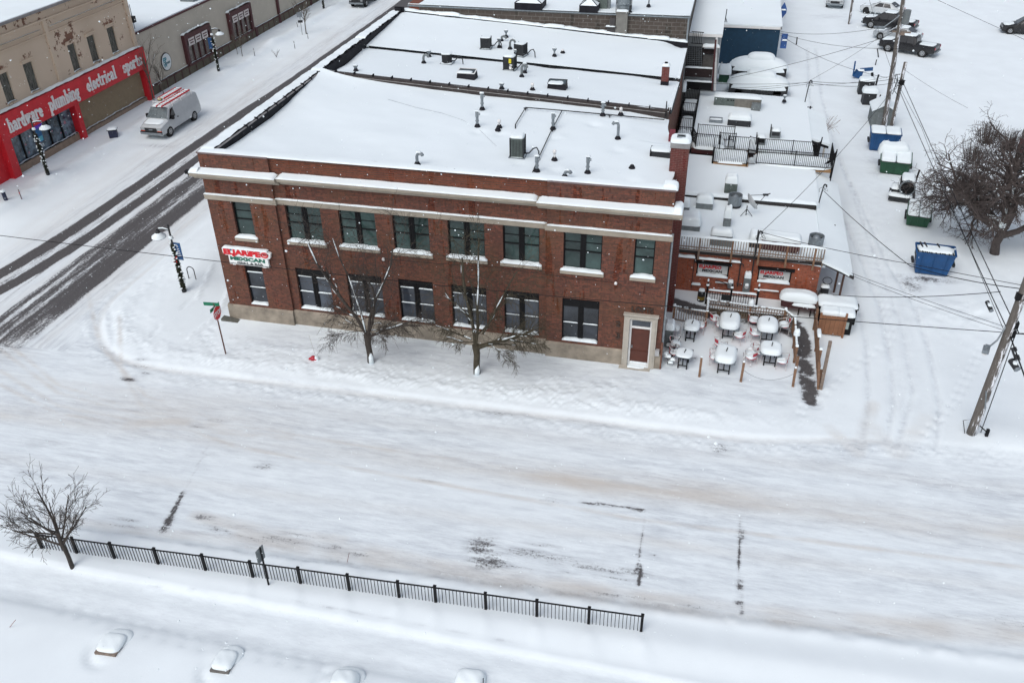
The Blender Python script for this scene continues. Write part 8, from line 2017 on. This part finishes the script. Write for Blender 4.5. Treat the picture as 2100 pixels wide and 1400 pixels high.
mb = MB(); mb.box(pB2.x, pE.x, 5.42, 5.46, .1, .55); mb.build('lower_boards', plain('lower_boards', (.10,.075,.05), .9, var=.4, scale=5), PF, world=True)
# right side of the walkway
WF = thing('walkway_fence', 'dark brown open fence with posts along the far side of the cleared walkway', 'fence', (30.1, 3, 0))
picket_panel((30.02,.3,.05),(30.10,5.2,.05), .85, wood, WF, .14, .045)
picket_panel((30.15,5.2,.05),(30.2,7.6,.05), 1.0, plain('fence_brown', (.10,.06,.045), .85, var=.3, scale=6), WF, .10, .09)
for y, h in ((.3,1.0),(1.7,1.15),(3.2,1.1),(5.2,1.3)):
    mb = MB(); mb.box(30.02,30.14,y-.06,y+.06,-.1,h); mb.build('fence_post', wood, WF, world=True)
mb = MB(); mb.pillow(30.08,3.2,1.1,.2,.75,.12,n=6)
for y, h in ((.3,1.0),(1.7,1.15)): mb.pillow(30.08,y,h,.16,.16,.1,n=5)
mb.build('fence_snow', snow, WF, smooth=True, world=True)
post('wooden_post', 'tall slanting brown timber leaning beyond the walkway, longest of the posts', 1683,797,1703,700,.07, woodgrey, False)
post('wooden_post', 'short brown timber leaning at the walkway fence beside the long slanting timber', 1678,797,1680,742,.05, wood, False)
# black iron gate
GT = thing('iron_gate', 'black iron gate with snowy finials in front of the orange brick wall', 'gate', (24.6, 6.3, 0))
y = 6.55
for a, b in ((24.55,25.75),(25.8,27.1)): 
    mb = MB(); n = int((b-a)/.13)
    for k in range(1, n): x = a+(b-a)*k/n; mb.box(x-.014,x+.014,y-.014,y+.014,.08,.98)
    mb.box(a,b,y-.02,y+.02,.12,.16); mb.box(a,b,y-.02,y+.02,.97,1.01); mb.box(a,b,y-.02,y+.02,.78,.81); mb.build('gate_leaf', black, GT, world=True)
for x in (24.52, 25.78, 27.15):
    mb = MB(); mb.box(x-.05,x+.05,y-.05,y+.05,-.1,1.15); mb.lathe((x,y,1.15), [(.05,0),(.09,.05),(.03,.12),(.06,.2),(.02,.34),(0,.4)], 8); mb.build('gate_post', black, GT, world=True)
mb = MB(); wavy_strip(mb, 24.6, 27.1, y-.04, y+.04, 1.01, .06, 3, 30, .01)
for x in (24.52, 25.78, 27.15): mb.pillow(x,y,1.28,.16,.16,.12,n=5,p=3,q=3)
for x in (24.52, 27.15): mb.pillow(x,y,1.55,.10,.10,.14,n=5,p=3,q=3)
mb.build('gate_snow', snow, GT, smooth=True, world=True)
mb = MB(); mb.box(25.3,25.75,y-.06,y-.03,.5,.85); mb.build('gate_latch', darkgrey, GT, world=True)
# keg
q = G(1437,616); t = thing('metal_keg', 'steel keg with a yellow band and snowy top in the snow beside the iron gate', 'keg', q); d = MB(); d.lathe((0,0,-.1), [(.19,0),(.2,.05),(.2,.62),(.17,.66),(.19,.70),(.19,.74),(.0,.72)], 16); d.build('keg_body', darkgrey, t, smooth=True, autosmooth=40); d = MB(); d.lathe((0,0,.12), [(.203,0),(.205,.02),(.205,.18),(.203,.2)], 16); d.build('keg_band', plain('keg_yellow', (.22,.15,.02), .5), t); d = MB(); d.pillow(0,0,.62,.34,.34,.10,n=5,p=3); d.build('snow_cap', snow, t, smooth=True)
# snow-covered boat-like table by the wall corner
c = G(1637,632); t = thing('covered_grill', 'dark red covered grill with a slumped snow load against the orange brick wall', 'grill', (29.35, 6.75, .1), -.05); d = MB(); d.prism_x([(-.4,.45),(.4,.45),(.45,.85),(-.45,.85)], -.95, .95); d.build('cover', maroon, t); 
for x in (-.6, 0, .6):
    d = MB(); d.box(x-.03,x+.03,-.3,-.24,-.1,.45); d.build('leg', black, t)
d = MB(); d.pillow(-.1,0,.84,1.95,.95,.40,n=12,seed=3); d.pillow(.2,-.42,.66,1.2,.3,.16,n=6); d.build('snow_cap', snow, t, smooth=True)
# bin behind board fence
BF = thing('board_screen', 'brown vertical board screen with tall posts hiding a black bin', 'fence', (30.8, 4.8, 0))
mb = MB(); x = 30.30
for k in range(5): mb.box(30.30+k*.225, 30.30+k*.225+.215, 4.78, 4.82, .12, 1.22)
mb.build('boards', fencewood, BF, world=True)
for x, h in ((30.24,1.35),(31.45,1.45)): mb = MB(); mb.box(x-.05,x+.05,4.70,4.82,-.1,h); mb.build('post', fencewood, BF, world=True)
t = thing('waste_bin', 'black wheeled bin full of snow behind the brown board screen', 'bin', (31.5, 5.45, .05)); d = MB(); d.prism([(-.45,-.4),(.35,-.4),(.42,.4),(-.45,.4)], 0, 1.05); d.build('bin_body', black, t); d = MB(); d.box(-.35,.2,-.42,-.40,.35,.75); d.build('bin_label', plain('label_pale', (.35,.42,.40), .5), t); d = MB(); d.pillow(0,0,1.02,.95,.85,.22,n=8); d.build('snow_cap', snow, t, smooth=True)
t = thing('waste_bin', 'larger black container with a broad flat snow lid at the alley corner of the restaurant', 'bin', (31.2, 6.6, .05)); d = MB(); d.box(-.95,.95,-.5,.5,0,.95); d.build('bin_body', black, t); d = MB(); d.pillow(0,0,.95,2.0,1.15,.22,n=10,p=8); d.build('snow_cap', snow, t, smooth=True); d = MB(); d.box(.9,1.06,-.2,.1,.7,.95); d.build('handle', black, t)
t = thing('snow_pile', 'x', 'bin', (30.75, 5.4, .05)); t.name = 'waste_bin'; t['label'] = 'black bin with rounded snow heap directly behind the board screen'; d = MB(); d.box(-.4,.35,-.35,.35,0,.98); d.build('bin_body', black, t); d = MB(); d.pillow(0,0,.98,1.0,.8,.30,n=10); d.build('snow_cap', snow, t, smooth=True)
# utility box and bicycle-like clutter at the brick wall by the patio
t = thing('utility_box', 'grey utility cabinet with snow on top at the east foot of the brick building', 'cabinet', (22.85, 2.2, 0)); d = MB(); d.box(-.18,.25,-.3,.3,0,1.15); d.build('cabinet', greym, t); d = MB(); d.pillow(.03,0,1.15,.5,.7,.35,n=8); d.build('snow_cap', snow, t, smooth=True)
t = thing('stacked_metal_chairs', 'tangle of dark metal chair frames with snow leaning at the brick building corner', 'chair frames', (22.95, 1.0, .1)); t.name = 'chair_frame_stack'; d = MB(); rnd = random.Random(2)
for k in range(16): a = Vector((rnd.uniform(-.1,.3), rnd.uniform(-.9,1.0), rnd.uniform(0,.2))); d.tube([a, a+Vector((rnd.uniform(-.2,.3), rnd.uniform(-.3,.3), rnd.uniform(.3,.8)))], .016, 5)
d.build('frames', black, t); d = MB()
for k in range(7): d.pillow(rnd.uniform(-.1,.3), rnd.uniform(-.8,.9), rnd.uniform(.1,.6), .25, .25, .08, n=4, seed=k)
d.build('snow_cap', snow, t, smooth=True)
# ------------------------------------------------------------------ falling snow: uncountable, one object
rnd = random.Random(99); mb = MB()
fwd = Vector((math.sin(YAW), math.cos(YAW), 0)); rgt = Vector((math.cos(YAW), -math.sin(YAW), 0))
for k in range(9000):
    dist = 5+rnd.random()**.8*52; lat = rnd.uniform(-.75,.75)*dist*1.0; z = rnd.uniform(.3, 24)
    p = Vector((CAM.x, CAM.y, 0))+fwd*dist+rgt*lat; 
    if -0.5 < p.x < 22.8 and p.y > -.3 and z < 9.6: continue
    r = .004+.014*rnd.random()**1.6; r *= (1 if rnd.random() < .95 else 1.7)
    if (Vector((p.x,p.y,z))-CAM).length < 9: r *= .5
    vs = [(r,0,0),(-r,0,0),(0,r,0),(0,-r,0),(0,0,r),(0,0,-r)]
    mb.add([(p.x+a, p.y+b, z+c) for a, b, c in vs], [(0,2,4),(2,1,4),(1,3,4),(3,0,4),(2,0,5),(1,2,5),(3,1,5),(0,3,5)])
o = mb.build('falling_snow', snow); o['kind'] = 'stuff'
